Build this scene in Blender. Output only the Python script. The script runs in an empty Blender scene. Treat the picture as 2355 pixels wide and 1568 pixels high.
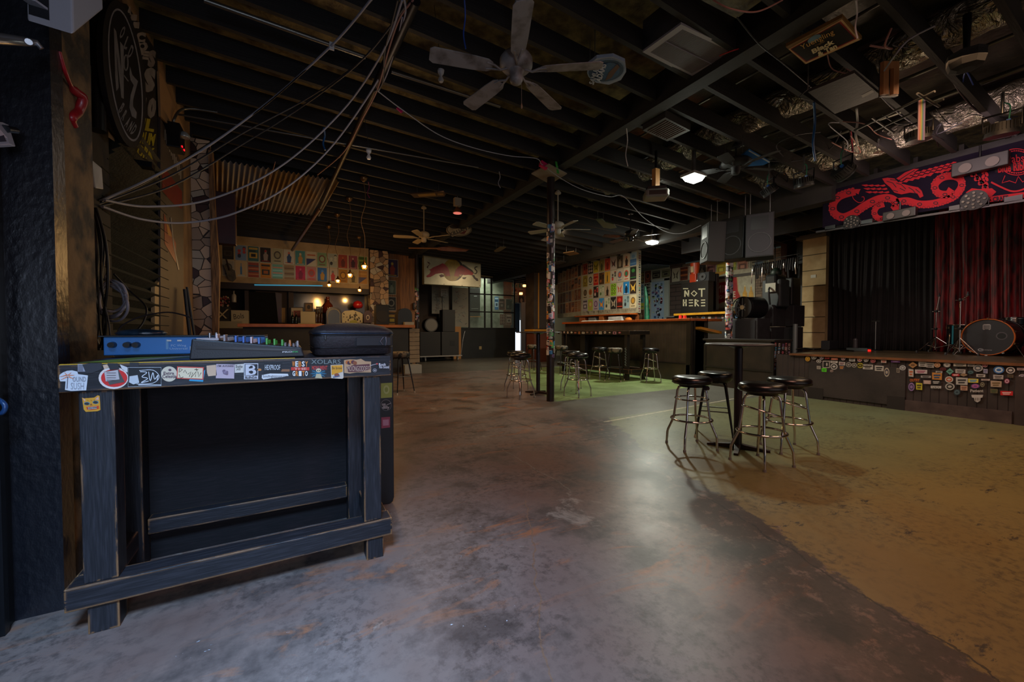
import bpy, math, random
import numpy as np
from mathutils import Vector, Matrix
random.seed(7)
SC = bpy.context.scene
COL = SC.collection
PI = math.pi
# ------------------------------------------------------------------ camera, world, exposure
PSI = math.radians(29.16); TH = math.radians(-1.376); FPX = 916.0; CH = 1.19
cd = bpy.data.cameras.new('camera'); cam = bpy.data.objects.new('camera', cd); COL.objects.link(cam)
cam.location = (0, 0, CH); cam.rotation_euler = (PI/2 + TH, 0, -PSI)
cd.sensor_width = 36.0; cd.sensor_fit = 'HORIZONTAL'; cd.lens = FPX/2355*36.0
cd.clip_start = 0.02; cd.clip_end = 200
SC.camera = cam
SC.view_settings.view_transform = 'Standard'; SC.view_settings.look = 'None'
SC.view_settings.gamma = 1.0; SC.view_settings.exposure = 0.0
SC.view_settings.use_curve_mapping = False
SC.cycles.use_denoising = True
SC.cycles.max_bounces = 8; SC.cycles.diffuse_bounces = 4; SC.cycles.glossy_bounces = 4
SC.cycles.sample_clamp_indirect = 4.0
W = bpy.data.worlds.new('world'); SC.world = W; W.use_nodes = True
wn = W.node_tree.nodes; wl = W.node_tree.links
bg = wn['Background']; sky = wn.new('ShaderNodeTexSky')
sky.sky_type = 'PREETHAM' if False else 'HOSEK_WILKIE'
sky.sun_direction = Vector((-0.5, -0.6, 0.62)).normalized(); sky.turbidity = 3.0
wl.new(sky.outputs[0], bg.inputs[0]); bg.inputs[1].default_value = 0.55

def light(name, typ, loc, energy, col, size=None, size_y=None, rot=None, target=None, spread=None, rad=None):
    l = bpy.data.lights.new(name, typ); o = bpy.data.objects.new(name, l); COL.objects.link(o)
    l.energy = energy; l.color = col; o.location = loc
    if typ == 'AREA':
        l.shape = 'RECTANGLE' if size_y else 'SQUARE'; l.size = size
        if size_y: l.size_y = size_y
        if spread: l.spread = spread
    elif rad is not None: l.shadow_soft_size = rad
    if typ == 'AREA' and 'house' in name: l.spread = math.radians(150)
    if target is not None:
        o.rotation_euler = (Vector(target) - Vector(loc)).to_track_quat('-Z', 'Y').to_euler()
    elif rot: o.rotation_euler = rot
    return o
# daylight through the open roll-up doors behind the camera, then added fill lights without fixtures
light('daylight_entry', 'AREA', (-0.42, -0.25, 2.9), 54, (0.36, 0.62, 1.0), 0.6, 0.6, target=(-0.25, 1.2, 0), spread=math.radians(66))
light('daylight_low', 'AREA', (-0.1, -1.7, 1.3), 16, (0.62, 0.74, 1.0), 0.8, 1.0, target=(-0.7, 2.2, 1.6), spread=math.radians(110))
light('rear_door_fill', 'AREA', (4.0, -3.3, 2.2), 24, (1.0, 0.74, 0.66), 5.0, 2.6, target=(5.0, 4.0, 1.6))  # added warm fill at the rear opening, not daylight itself
light('house_fill_front', 'AREA', (2.6, 0.4, 3.7), 42, (1.0, 0.46, 0.32), 1.4, 1.4, target=(3.2, 1.2, 0))  # added reddish fill overhead, no fixture stands for it
light('house_fill_stage_front', 'AREA', (5.6, 0.9, 3.6), 30, (1.0, 0.58, 0.30), 1.2, 1.2, target=(6.2, 1.6, 0))  # added amber fill for the floor before the stage
light('left_fill_light', 'POINT', (0.9, 5.2, 2.7), 8, (1.0, 0.78, 0.62), rad=0.3)  # invented point fill that lifts the left wall
light('stage_fill_light', 'POINT', (6.9, 2.4, 3.1), 22, (1.0, 0.74, 0.52), rad=0.4)  # invented point fill that lifts the ceiling by the stage
light('bar_fill_light', 'AREA', (6.0, 9.0, 3.6), 30, (1.0, 0.72, 0.42), 1.0, 1.0, target=(8.0, 9.0, 0.8))  # added warm fill for the dark bar front
light('house_fill_warm', 'AREA', (2.2, 6.6, 3.8), 36, (1.0, 0.60, 0.30), 1.2, 1.2, target=(2.2, 7.0, 0))  # added warm fill above the left floor, without a lamp
light('house_fill_back', 'AREA', (6.2, 12.2, 3.5), 44, (1.0, 0.74, 0.48), 1.0, 1.0, target=(6.2, 13.5, 0))  # added fill for the rear of the room
light('stage_fill', 'AREA', (6.9, 1.6, 3.45), 24, (1.0, 0.72, 0.74), 1.5, 0.6, target=(10.5, 2.0, 1.6))  # added fill aimed at the stage, no such lamp hangs here

# ------------------------------------------------------------------ pixel helpers (a pixel of the photo onto a real plane)
_F = Vector((math.sin(PSI)*math.cos(TH), math.cos(PSI)*math.cos(TH), math.sin(TH)))
_R = Vector((math.cos(PSI), -math.sin(PSI), 0)); _U = _R.cross(_F); _C = Vector((0, 0, CH))
def ray(px, py): return _F*FPX + _R*(px-1177.5) + _U*(784-py)
def aX(px, py, X): d = ray(px, py); return _C + d*(X/d.x)
def aY(px, py, Y): d = ray(px, py); return _C + d*(Y/d.y)
def aZ(px, py, Z): d = ray(px, py); return _C + d*((Z-CH)/d.z)
def aD(px, py, w):
    if py < 700: w = min(w, 2.62*FPX/(762-py))
    return _C + ray(px, py)*(w/FPX)
def zc(X): return 3.9 - 0.05*(X-3.88)

def L(c):
    if isinstance(c, str):
        c = c.lstrip('#'); c = [int(c[i:i+2], 16)/255 for i in (0, 2, 4)]
    return tuple((x/12.92 if x <= 0.04045 else ((x+0.055)/1.055)**2.4) for x in c[:3])

# ------------------------------------------------------------------ materials
MT = {}
def newmat(name):
    m = bpy.data.materials.new(name); m.use_nodes = True
    return m, m.node_tree.nodes, m.node_tree.links, m.node_tree.nodes['Principled BSDF']
def mat(name, col, rough=0.6, metal=0.0, col2=None, scale=6.0, bump=0.0, bscale=40.0, stretch=(1, 1, 1), lo=0.35, hi=0.65, detail=4.0, coat=0.0, spec=None):
    if name in MT: return MT[name]
    m, n, l, b = newmat(name); MT[name] = m
    b.inputs['Roughness'].default_value = rough; b.inputs['Metallic'].default_value = metal
    if spec is not None: b.inputs['Specular IOR Level'].default_value = spec
    if coat: b.inputs['Coat Weight'].default_value = coat
    c1 = L(col); b.inputs['Base Color'].default_value = (*c1, 1)
    tc = n.new('ShaderNodeTexCoord'); mp = n.new('ShaderNodeMapping'); mp.inputs['Scale'].default_value = stretch
    l.new(tc.outputs['Object'], mp.inputs[0])
    if col2 is not None:
        no = n.new('ShaderNodeTexNoise'); no.inputs['Scale'].default_value = scale; no.inputs['Detail'].default_value = detail
        l.new(mp.outputs[0], no.inputs['Vector'])
        r = n.new('ShaderNodeValToRGB'); r.color_ramp.elements[0].position = lo; r.color_ramp.elements[1].position = hi
        r.color_ramp.elements[0].color = (*c1, 1); r.color_ramp.elements[1].color = (*L(col2), 1)
        l.new(no.outputs['Fac'], r.inputs[0]); l.new(r.outputs[0], b.inputs['Base Color'])
    if bump:
        nb = n.new('ShaderNodeTexNoise'); nb.inputs['Scale'].default_value = bscale; nb.inputs['Detail'].default_value = 5
        l.new(mp.outputs[0], nb.inputs['Vector'])
        bu = n.new('ShaderNodeBump'); bu.inputs['Strength'].default_value = bump; bu.inputs['Distance'].default_value = 0.01
        l.new(nb.outputs['Fac'], bu.inputs['Height']); l.new(bu.outputs[0], b.inputs['Normal'])
    return m
def emis(name, col, st):
    if name in MT: return MT[name]
    m, n, l, b = newmat(name); MT[name] = m
    b.inputs['Base Color'].default_value = (*L(col), 1)
    b.inputs['Emission Color'].default_value = (*L(col), 1); b.inputs['Emission Strength'].default_value = st
    return m
def vcmat(name, rough=0.6, metal=0.0, dirt=0.0):
    if name in MT: return MT[name]
    m, n, l, b = newmat(name); MT[name] = m
    a = n.new('ShaderNodeAttribute'); a.attribute_name = 'Col'
    b.inputs['Roughness'].default_value = rough; b.inputs['Metallic'].default_value = metal
    if dirt:
        tc = n.new('ShaderNodeTexCoord'); no = n.new('ShaderNodeTexNoise'); no.inputs['Scale'].default_value = 9; no.inputs['Detail'].default_value = 6
        l.new(tc.outputs['Object'], no.inputs['Vector'])
        r = n.new('ShaderNodeMapRange'); r.inputs['From Min'].default_value = 0.35; r.inputs['From Max'].default_value = 0.6
        r.inputs['To Min'].default_value = 1-dirt; r.inputs['To Max'].default_value = 1.0
        l.new(no.outputs['Fac'], r.inputs[0])
        mx = n.new('ShaderNodeVectorMath'); mx.operation = 'SCALE'
        l.new(a.outputs['Color'], mx.inputs[0]); l.new(r.outputs[0], mx.inputs['Scale']); l.new(mx.outputs[0], b.inputs['Base Color'])
    else: l.new(a.outputs['Color'], b.inputs['Base Color'])
    return m
def glass(name, col, rough=0.02, alpha=0.25):
    if name in MT: return MT[name]
    m, n, l, b = newmat(name); MT[name] = m
    b.inputs['Base Color'].default_value = (*L(col), 1); b.inputs['Roughness'].default_value = rough
    b.inputs['Alpha'].default_value = alpha
    return m
def wearwood(name, stretch, wear=0.5, base='#19181c', worn='#94683f', fine='#2c2a2f', amt=0.22):
    """black-painted timber, paint rubbed off along the edges, with raised grain"""
    if name in MT: return MT[name]
    m, n, l, b = newmat(name); MT[name] = m
    tc = n.new('ShaderNodeTexCoord'); mp = n.new('ShaderNodeMapping'); mp.inputs['Scale'].default_value = stretch
    l.new(tc.outputs['Object'], mp.inputs[0])
    bv = n.new('ShaderNodeBevel'); bv.samples = 4; bv.inputs['Radius'].default_value = 0.016
    ge = n.new('ShaderNodeNewGeometry')
    dt = n.new('ShaderNodeVectorMath'); dt.operation = 'DOT_PRODUCT'; l.new(bv.outputs[0], dt.inputs[0]); l.new(ge.outputs['Normal'], dt.inputs[1])
    e = n.new('ShaderNodeMapRange'); e.inputs['From Min'].default_value = 0.999; e.inputs['From Max'].default_value = 0.93
    l.new(dt.outputs['Value'], e.inputs[0])
    no = n.new('ShaderNodeTexNoise'); no.inputs['Scale'].default_value = 5; no.inputs['Detail'].default_value = 8; no.inputs['Roughness'].default_value = 0.7
    l.new(mp.outputs[0], no.inputs['Vector'])
    ad = n.new('ShaderNodeMath'); ad.operation = 'MULTIPLY_ADD'; l.new(e.outputs[0], ad.inputs[0]); ad.inputs[1].default_value = wear*0.5; l.new(no.outputs['Fac'], ad.inputs[2])
    r = n.new('ShaderNodeValToRGB'); r.color_ramp.elements[0].position = 0.70; r.color_ramp.elements[1].position = 0.74
    r.color_ramp.elements[0].color = (0, 0, 0, 1); r.color_ramp.elements[1].color = (1, 1, 1, 1); l.new(ad.outputs[0], r.inputs[0])
    n2 = n.new('ShaderNodeTexNoise'); n2.inputs['Scale'].default_value = 14; n2.inputs['Detail'].default_value = 6; l.new(mp.outputs[0], n2.inputs['Vector'])
    r2 = n.new('ShaderNodeValToRGB'); r2.color_ramp.elements[0].position = 0.45; r2.color_ramp.elements[1].position = 0.75
    r2.color_ramp.elements[0].color = (*L(base), 1); r2.color_ramp.elements[1].color = (*L(fine), 1); l.new(n2.outputs['Fac'], r2.inputs[0])
    mx = n.new('ShaderNodeMix'); mx.data_type = 'RGBA'; l.new(r.outputs[0], mx.inputs[0]); l.new(r2.outputs[0], mx.inputs[6]); mx.inputs[7].default_value = (*L(worn), 1)
    l.new(mx.outputs[2], b.inputs['Base Color']); b.inputs['Roughness'].default_value = 0.75 if name == 'desk_panel' else 0.5; b.inputs['Specular IOR Level'].default_value = 0.15 if name == 'desk_panel' else 0.4
    nb = n.new('ShaderNodeTexNoise'); nb.inputs['Scale'].default_value = 22; nb.inputs['Detail'].default_value = 6; l.new(mp.outputs[0], nb.inputs['Vector'])
    bu = n.new('ShaderNodeBump'); bu.inputs['Strength'].default_value = amt; bu.inputs['Distance'].default_value = 0.006
    l.new(nb.outputs['Fac'], bu.inputs['Height']); l.new(bu.outputs[0], b.inputs['Normal'])
    return m

chrome = mat('chrome', '#cfc9c6', 0.09, 1.0)
steel = mat('brushed_steel', '#9a9a9a', 0.35, 1.0)
dullmetal = mat('galvanized', '#6f706e', 0.45, 0.7, '#4f504e', 5)
blackmetal = mat('black_metal', '#131214', 0.35, 0.3)
blackpaint = mat('black_paint', '#161518', 0.55, 0, '#222024', 3, 0.2, 30)
vinyl = mat('black_vinyl', '#0d0d0f', 0.28, 0, None, bump=0.05, bscale=60)
fabric = mat('black_carpet', '#141416', 0.95, 0, '#1e1e20', 60)
rubber = mat('rubber_foot', '#6d6a66', 0.8)
whiteplastic = mat('white_plastic', '#c9c6c4', 0.45, 0, '#a8a4a0', 4)
beige = mat('beige_plaster', '#8f7a5e', 0.8, 0, '#5c4a36', 5, 0.4, 20)
printed = vcmat('printed_paper', 0.6, 0, 0.0)
printedw = vcmat('printed_worn', 0.65, 0, 0.45)
gloss = vcmat('painted_sign', 0.4, 0, 0.25)
orangewood = mat('orange_varnished_wood', '#b4551c', 0.35, 0, '#8a3d12', 8, 0.1, 20, (1, 8, 1))
plywood = mat('plywood', '#a8794c', 0.7, 0, '#8a5f38', 8, 0.1, 20, (8, 1, 1))
cablegrey = mat('grey_cable', '#8d8c96', 0.5)
cabledark = mat('dark_cable', '#2b2a2e', 0.5)
cableblack = mat('black_cable', '#0c0c0d', 0.45)
cablecopper = mat('pink_cable', '#8f6258', 0.5)
darkwoodX = wearwood('desk_wood_x', (0.6, 9, 9), 0.52)
darkwoodY = wearwood('desk_wood_y', (9, 0.6, 9), 0.5)
darkwoodZ = wearwood('desk_wood_z', (9, 9, 0.6), 0.42)
darkply = wearwood('desk_panel', (0.7, 5, 7), 0.3, '#1b1819', '#4a3428', '#241e20', 0.2)

# ------------------------------------------------------------------ mesh builder
ORG = {}
def org_of(o): return ORG.get(o.name, Vector((0, 0, 0))) if o is not None else None
TXT = {}
def text_geo(s, extra=0.0):
    k = (s, extra)
    if k not in TXT:
        cu = bpy.data.curves.new('t', 'FONT'); cu.body = s; cu.size = 1.0; cu.offset = extra; cu.resolution_u = 2
        ob = bpy.data.objects.new('t', cu); COL.objects.link(ob)
        dg = bpy.context.evaluated_depsgraph_get()
        me = bpy.data.meshes.new_from_object(ob.evaluated_get(dg))
        v = [tuple(p.co) for p in me.vertices]; f = [tuple(p.vertices) for p in me.polygons]
        COL.objects.unlink(ob); bpy.data.objects.remove(ob); bpy.data.curves.remove(cu); bpy.data.meshes.remove(me)
        if v:
            xs = [p[0] for p in v]; ys = [p[1] for p in v]; a, b, c, d = min(xs), max(xs), min(ys), max(ys)
            v = [((p[0]-a)/(b-a), (p[1]-c)/(d-c)) for p in v]
        TXT[k] = (v, f)
    return TXT[k]

class M:
    def __init__(s): s.v = []; s.f = []; s.c = []; s.s = []; s.mi = []; s.T = None; s.col = (0.5, 0.5, 0.5); s.mat = 0
    def add(s, vs, fs, smooth=False, col=None):
        b = len(s.v)
        if s.T is not None: vs = [s.T @ Vector(p) for p in vs]
        s.v.extend([tuple(p) for p in vs])
        c = L(col) if isinstance(col, str) else (col or s.col)
        for f in fs:
            s.f.append(tuple(b+i for i in f)); s.c.append(c); s.s.append(smooth); s.mi.append(s.mat)
        return s
    def hexa(s, p, col=None):   # 8 points: bottom 4 ccw, top 4 ccw
        return s.add(p, [(3, 2, 1, 0), (4, 5, 6, 7), (0, 1, 5, 4), (1, 2, 6, 5), (2, 3, 7, 6), (3, 0, 4, 7)], False, col)
    def box(s, x0, x1, y0, y1, z0, z1, col=None):
        if x0 > x1: x0, x1 = x1, x0
        if y0 > y1: y0, y1 = y1, y0
        if z0 > z1: z0, z1 = z1, z0
        return s.hexa([(x0, y0, z0), (x1, y0, z0), (x1, y1, z0), (x0, y1, z0), (x0, y0, z1), (x1, y0, z1), (x1, y1, z1), (x0, y1, z1)], col)
    def obox(s, c, u, v, w, col=None):  # centre + half vectors
        c, u, v, w = map(Vector, (c, u, v, w))
        return s.hexa([c-u-v-w, c+u-v-w, c+u+v-w, c-u+v-w, c-u-v+w, c+u-v+w, c+u+v+w, c-u+v+w], col)
    def cyl(s, p0, p1, r0, r1=None, n=16, cap=True, col=None, smooth=True):
        p0, p1 = Vector(p0), Vector(p1); r1 = r0 if r1 is None else r1
        a = (p1-p0).normalized(); t = Vector((0, 0, 1)) if abs(a.z) < 0.9 else Vector((1, 0, 0))
        u = a.cross(t).normalized(); w = a.cross(u)
        vs = [p0+(u*math.cos(2*PI*i/n)+w*math.sin(2*PI*i/n))*r0 for i in range(n)]+[p1+(u*math.cos(2*PI*i/n)+w*math.sin(2*PI*i/n))*r1 for i in range(n)]
        s.add(vs, [(i, n+i, n+(i+1) % n, (i+1) % n) for i in range(n)], smooth, col)
        if cap:
            s.add(vs[:n], [tuple(range(n))], False, col); s.add(vs[n:], [tuple(range(n-1, -1, -1))], False, col)
        return s
    def tube(s, pts, r, n=8, col=None, closed=False):
        P = [Vector(p) for p in pts]; m = len(P); rings = []; pu = None
        for i, p in enumerate(P):
            if closed: d = (P[(i+1) % m]-P[i-1]).normalized()
            else: d = ((P[min(i+1, m-1)]-P[max(i-1, 0)])).normalized()
            if pu is None:
                t = Vector((0, 0, 1)) if abs(d.z) < 0.9 else Vector((1, 0, 0)); u = d.cross(t).normalized()
            else:
                u = (pu - d*pu.dot(d)).normalized()
            pu = u; w = d.cross(u); rr = r[i] if isinstance(r, (list, tuple)) else r
            rings.append([p+(u*math.cos(2*PI*k/n)+w*math.sin(2*PI*k/n))*rr for k in range(n)])
        vs = [q for rg in rings for q in rg]; fs = []
        for i in range(m if closed else m-1):
            j = (i+1) % m
            for k in range(n): fs.append((i*n+k, j*n+k, j*n+(k+1) % n, i*n+(k+1) % n))
        s.add(vs, fs, True, col)
        if not closed:
            s.add(rings[0], [tuple(range(n))], False, col); s.add(rings[-1], [tuple(range(n-1, -1, -1))], False, col)
        return s
    def lathe(s, prof, c=(0, 0, 0), n=24, col=None, sx=1, sy=1, smooth=True):  # (r,z) bottom to top
        c = Vector(c); vs = []; fs = []
        for r, z in prof:
            for i in range(n): vs.append(c+Vector((r*sx*math.cos(2*PI*i/n), r*sy*math.sin(2*PI*i/n), z)))
        for j in range(len(prof)-1):
            for i in range(n): fs.append((j*n+i, j*n+(i+1) % n, (j+1)*n+(i+1) % n, (j+1)*n+i))
        s.add(vs, fs, smooth, col)
        if prof[0][0] > 1e-4: s.add(vs[:n], [tuple(range(n-1, -1, -1))], False, col)
        if prof[-1][0] > 1e-4: s.add(vs[-n:], [tuple(range(n))], False, col)
        return s
    def ring(s, c, R, r, n=32, k=8, ax='z', col=None):
        c = Vector(c); pts = []
        for i in range(n):
            a = 2*PI*i/n; x, y = R*math.cos(a), R*math.sin(a)
            pts.append(c+Vector({'z': (x, y, 0), 'x': (0, x, y), 'y': (x, 0, y)}[ax]))
        return s.tube(pts, r, k, col, True)
    def prism(s, pts, off, col=None):   # planar outline extruded by off
        P = [Vector(p) for p in pts]; o = Vector(off); n = len(P)
        nn = sum(((P[i]-P[0]).cross(P[(i+1) % n]-P[0]) for i in range(n)), Vector())
        if nn.dot(o) < 0: P = P[::-1]
        s.add(P+[p+o for p in P], [tuple(range(n-1, -1, -1)), tuple(range(n, 2*n))]+[(i, (i+1) % n, n+(i+1) % n, n+i) for i in range(n)], False, col)
        return s
    def build(s, name, m, parent=None, bevel=0, smooth=None):
        vs = s.v
        if parent is None:
            xs = [p[0] for p in vs]; ys = [p[1] for p in vs]; zs = [p[2] for p in vs]
            o3 = Vector(((min(xs)+max(xs))/2, (min(ys)+max(ys))/2, min(zs)))
        else: o3 = org_of(parent)
        me = bpy.data.meshes.new(name)
        me.from_pydata([(p[0]-o3.x, p[1]-o3.y, p[2]-o3.z) for p in vs], [], s.f)
        ms = m if isinstance(m, (list, tuple)) else [m]
        for q in ms: me.materials.append(q)
        me.polygons.foreach_set('use_smooth', s.s); me.polygons.foreach_set('material_index', s.mi)
        at = me.color_attributes.new('Col', 'FLOAT_COLOR', 'CORNER')
        arr = []
        for p, c in zip(me.polygons, s.c): arr.extend([*c, 1.0]*p.loop_total)
        at.data.foreach_set('color', arr); me.update()
        o = bpy.data.objects.new(name, me); COL.objects.link(o)
        if parent is None: o.location = o3; ORG[o.name] = o3
        else: o.parent = parent; ORG[o.name] = o3
        if bevel:
            b = o.modifiers.new('b', 'BEVEL'); b.width = bevel; b.segments = 2; b.limit_method = 'ANGLE'; b.harden_normals = False
        return o

class Art(M):
    """flat shapes on a plane; f(x,y)->world point; normal n points at the viewer"""
    def __init__(s, f, n, eps=0.0015):
        super().__init__(); s.fn = f; s.n = Vector(n).normalized(); s.eps = eps; s.lay = 1
    def poly(s, pts, col, lay=None):
        lay = s.lay if lay is None else lay
        P = [Vector(s.fn(*p))+s.n*(s.eps*lay) for p in pts]; k = len(P)
        nn = sum(((P[i]-P[0]).cross(P[(i+1) % k]-P[0]) for i in range(k)), Vector())
        if nn.dot(s.n) < 0: P = P[::-1]
        return s.add(P, [tuple(range(k))], False, col)
    def rect(s, x0, y0, x1, y1, col, lay=None): return s.poly([(x0, y0), (x1, y0), (x1, y1), (x0, y1)], col, lay)
    def ell(s, cx, cy, rx, ry, col, lay=None, n=24, a0=0, rot=0):
        c, q = math.cos(rot), math.sin(rot)
        return s.poly([(cx+rx*math.cos(2*PI*i/n+a0)*c-ry*math.sin(2*PI*i/n+a0)*q, cy+rx*math.cos(2*PI*i/n+a0)*q+ry*math.sin(2*PI*i/n+a0)*c) for i in range(n)], col, lay)
    def stroke(s, pts, w, col, lay=None, closed=False):
        P = [Vector((p[0], p[1])) for p in pts]; m = len(P); lay = s.lay if lay is None else lay
        Lf, Rt = [], []
        for i, p in enumerate(P):
            d = (P[(i+1) % m]-P[i-1]) if closed else (P[min(i+1, m-1)]-P[max(i-1, 0)])
            if d.length < 1e-9: d = Vector((1, 0))
            d.normalize(); q = Vector((-d.y, d.x)); ww = (w[i] if isinstance(w, (list, tuple)) else w)/2
            Lf.append(p+q*ww); Rt.append(p-q*ww)
        for i in range(m if closed else m-1):
            j = (i+1) % m
            s.poly([Lf[i], Lf[j], Rt[j], Rt[i]], col, lay)
        return s
    def text(s, t, x0, y0, x1, y1, col, lay=None, bold=0.02, rot=0):  # box corners; y0 is the base line side, y1 the top side
        vs, fs = text_geo(t, bold); lay = s.lay if lay is None else lay
        if not vs: return s
        cx, cy = (x0+x1)/2, (y0+y1)/2; c, q = math.cos(rot), math.sin(rot); P = []
        for a, b in vs:
            x, y = x0+(x1-x0)*a-cx, y0+(y1-y0)*b-cy
            P.append(Vector(s.fn(cx+x*c-y*q, cy+x*q+y*c))+s.n*(s.eps*lay))
        f0 = fs[0]; nn = (P[f0[1]]-P[f0[0]]).cross(P[f0[2]]-P[f0[0]])
        if nn.dot(s.n) < 0: fs = [f[::-1] for f in fs]
        return s.add(P, fs, False, col)
def smoothpts(p, n=6, closed=False):
    P = [Vector(q) for q in p]; out = []; m = len(P)
    for i in range(m if closed else m-1):
        a = P[i-1] if (closed or i > 0) else P[0]; b = P[i]; c = P[(i+1) % m]; d = P[(i+2) % m] if (closed or i+2 < m) else P[-1]
        for k in range(n):
            t = k/n
            out.append(0.5*((2*b)+(-a+c)*t+(2*a-5*b+4*c-d)*t*t+(-a+3*b-3*c+d)*t*t*t))
    if not closed: out.append(P[-1])
    return out
def plane_px(fixed, val):
    f = {'X': aX, 'Y': aY, 'Z': aZ}[fixed]
    return lambda x, y: f(x, y, val)
def frame(o, u, v):
    o, u, v = Vector(o), Vector(u), Vector(v)
    return lambda x, y: o+u*x+v*y

def tag(o, label=None, cat=None, group=None, kind=None):
    if label: o['label'] = label
    if cat: o['category'] = cat
    if group: o['group'] = group
    if kind: o['kind'] = kind
    return o
def struct(o): o['kind'] = 'structure'; return o
def thing(name, label, cat, loc=(0, 0, 0), group=None):
    o = bpy.data.objects.new(name, None); COL.objects.link(o); o.location = loc; ORG[o.name] = Vector(loc)
    o.empty_display_size = 0.1
    return tag(o, label, cat, group)
def dup(root, loc, rz=0, label=None, group=None, scale=None):
    r = root.copy(); COL.objects.link(r); r.location = loc; r.rotation_euler = (0, 0, rz)
    if scale: r.scale = scale
    if label: r['label'] = label
    if group: r['group'] = group
    for ch in list(root.children):
        c = ch.copy(); COL.objects.link(c); c.parent = r
        for g in list(ch.children):
            d = g.copy(); COL.objects.link(d); d.parent = c
    return r
def cable(name, pts, r, m, label, cat='cable', group=None, n=8, sm=8):
    o = M().tube(smoothpts(pts, sm), r, n).build(name, m); return tag(o, label, cat, group)
ORD = ['first', 'second', 'third', 'fourth', 'fifth', 'sixth', 'seventh', 'eighth', 'ninth', 'tenth', 'eleventh', 'twelfth', 'thirteenth', 'fourteenth']
# ================================================================== SETTING
def floor_mat():
    m, n, l, b = newmat('stained_concrete')
    ge = n.new('ShaderNodeNewGeometry'); pos = ge.outputs['Position']
    sp = n.new('ShaderNodeSeparateXYZ'); l.new(pos, sp.inputs[0]); X, Y = sp.outputs[0], sp.outputs[1]
    def math_(op, a, b_=None, c=None):
        q = n.new('ShaderNodeMath'); q.operation = op
        for i, v in enumerate((a, b_, c)):
            if v is None: continue
            if hasattr(v, 'is_output'): l.new(v, q.inputs[i])
            else: q.inputs[i].default_value = v
        return q.outputs[0]
    def noise(scale, detail=4, rough=0.5, stretch=(1, 1, 1), rot=0, dist=0.0):
        mp = n.new('ShaderNodeMapping'); mp.inputs['Scale'].default_value = stretch; mp.inputs['Rotation'].default_value = (0, 0, rot)
        l.new(pos, mp.inputs[0]); q = n.new('ShaderNodeTexNoise'); q.inputs['Scale'].default_value = scale
        q.inputs['Detail'].default_value = detail; q.inputs['Roughness'].default_value = rough; q.inputs['Distortion'].default_value = dist
        l.new(mp.outputs[0], q.inputs['Vector']); return q.outputs['Fac']
    def rng(v, a, b_, inv=False):
        q = n.new('ShaderNodeMapRange'); q.inputs['From Min'].default_value = a; q.inputs['From Max'].default_value = b_
        if inv: q.inputs['To Min'].default_value = 1; q.inputs['To Max'].default_value = 0
        l.new(v, q.inputs[0]); return q.outputs[0]
    def mix(f, a, c):
        q = n.new('ShaderNodeMix'); q.data_type = 'RGBA'
        if hasattr(f, 'is_output'): l.new(f, q.inputs[0])
        else: q.inputs[0].default_value = f
        for i, v in ((6, a), (7, c)):
            if hasattr(v, 'is_output'): l.new(v, q.inputs[i])
            else: q.inputs[i].default_value = (*L(v), 1)
        return q.outputs[2]
    big = noise(0.55, 5, 0.6); mid = noise(2.2, 6, 0.65); fine = noise(22, 6, 0.7); streak = noise(3.0, 7, 0.7, (0.5, 1.6, 1), 0.7, 1.2)
    c = mix(rng(big, 0.36, 0.64), '#5c463e', '#776c66')
    c = mix(math_('MULTIPLY', rng(mid, 0.48, 0.62), 0.75), c, '#332b29')
    c = mix(math_('MULTIPLY', rng(streak, 0.54, 0.64), rng(big, 0.42, 0.56)), c, '#84583f')
    c = mix(math_('MULTIPLY', rng(noise(1.3, 8, 0.75, (1, 1, 1), 0.3, 0.8), 0.6, 0.66), 0.5), c, '#9a9489')
    # reddish oxide stain in the middle, brown towards the left bar
    wob = math_('MULTIPLY_ADD', noise(1.1, 8, 0.7), 1.3, -0.65)
    wob2 = math_('MULTIPLY_ADD', noise(6.0, 8, 0.75), 0.5, -0.25)
    def zone(a, bb, cc, soft=0.04, w=None):   # a*X+bb*Y+cc>0
        e = math_('MULTIPLY_ADD', X, a, cc); e = math_('MULTIPLY_ADD', Y, bb, e)
        if w is not None: e = math_('ADD', e, w)
        return rng(e, -soft, soft)
    # paint beyond the long crack, worn at its edge, ochre near and greener farther
    p0 = aZ(1560, 1090, 0); p1 = aZ(2230, 1568, 0); d = (p1-p0); nx, ny = d.y, -d.x
    q = aZ(2200, 1200, 0)
    if nx*(q.x-p0.x)+ny*(q.y-p0.y) < 0: nx, ny = -nx, -ny
    ln = math.hypot(nx, ny); nx /= ln; ny /= ln; cc = -(nx*p0.x+ny*p0.y)
    wobb = math_('ADD', math_('MULTIPLY', wob, 0.45), math_('MULTIPLY', wob2, 0.7))
    ochre = zone(nx, ny, cc-0.08, 0.015, wobb)
    notgrey = zone(0, -1, 4.12, 0.01)
    ochre = math_('MULTIPLY', ochre, notgrey)
    black_edge = math_('MULTIPLY', zone(nx, ny, cc+0.36, 0.14, wobb), rng(noise(9, 8, 0.75), 0.40, 0.47))
    c = mix(math_('MULTIPLY', black_edge, 0.75), c, '#25211f')
    paint = mix(rng(math_('ADD', Y, math_('MULTIPLY', wob, 0.8)), 0.9, 2.3), '#77663a', '#64694c')
    paint = mix(math_('MULTIPLY', rng(big, 0.4, 0.6), 0.35), paint, '#554b2a')
    scuff = math_('MULTIPLY', rng(noise(5, 9, 0.8, (0.6, 1.7, 1), 0.25), 0.585, 0.625), rng(noise(0.8, 3), 0.38, 0.5))
    paint = mix(math_('MULTIPLY', scuff, 0.9), paint, '#262322')
    c = mix(ochre, c, paint)
    # grey strip and bright green paint near the bar
    strip = math_('MULTIPLY', zone(0, 1, -4.12, 0.01), math_('MULTIPLY', zone(0, -1, 5.52, 0.01), zone(1, 0, -3.75, 0.35, wob2)))
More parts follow.
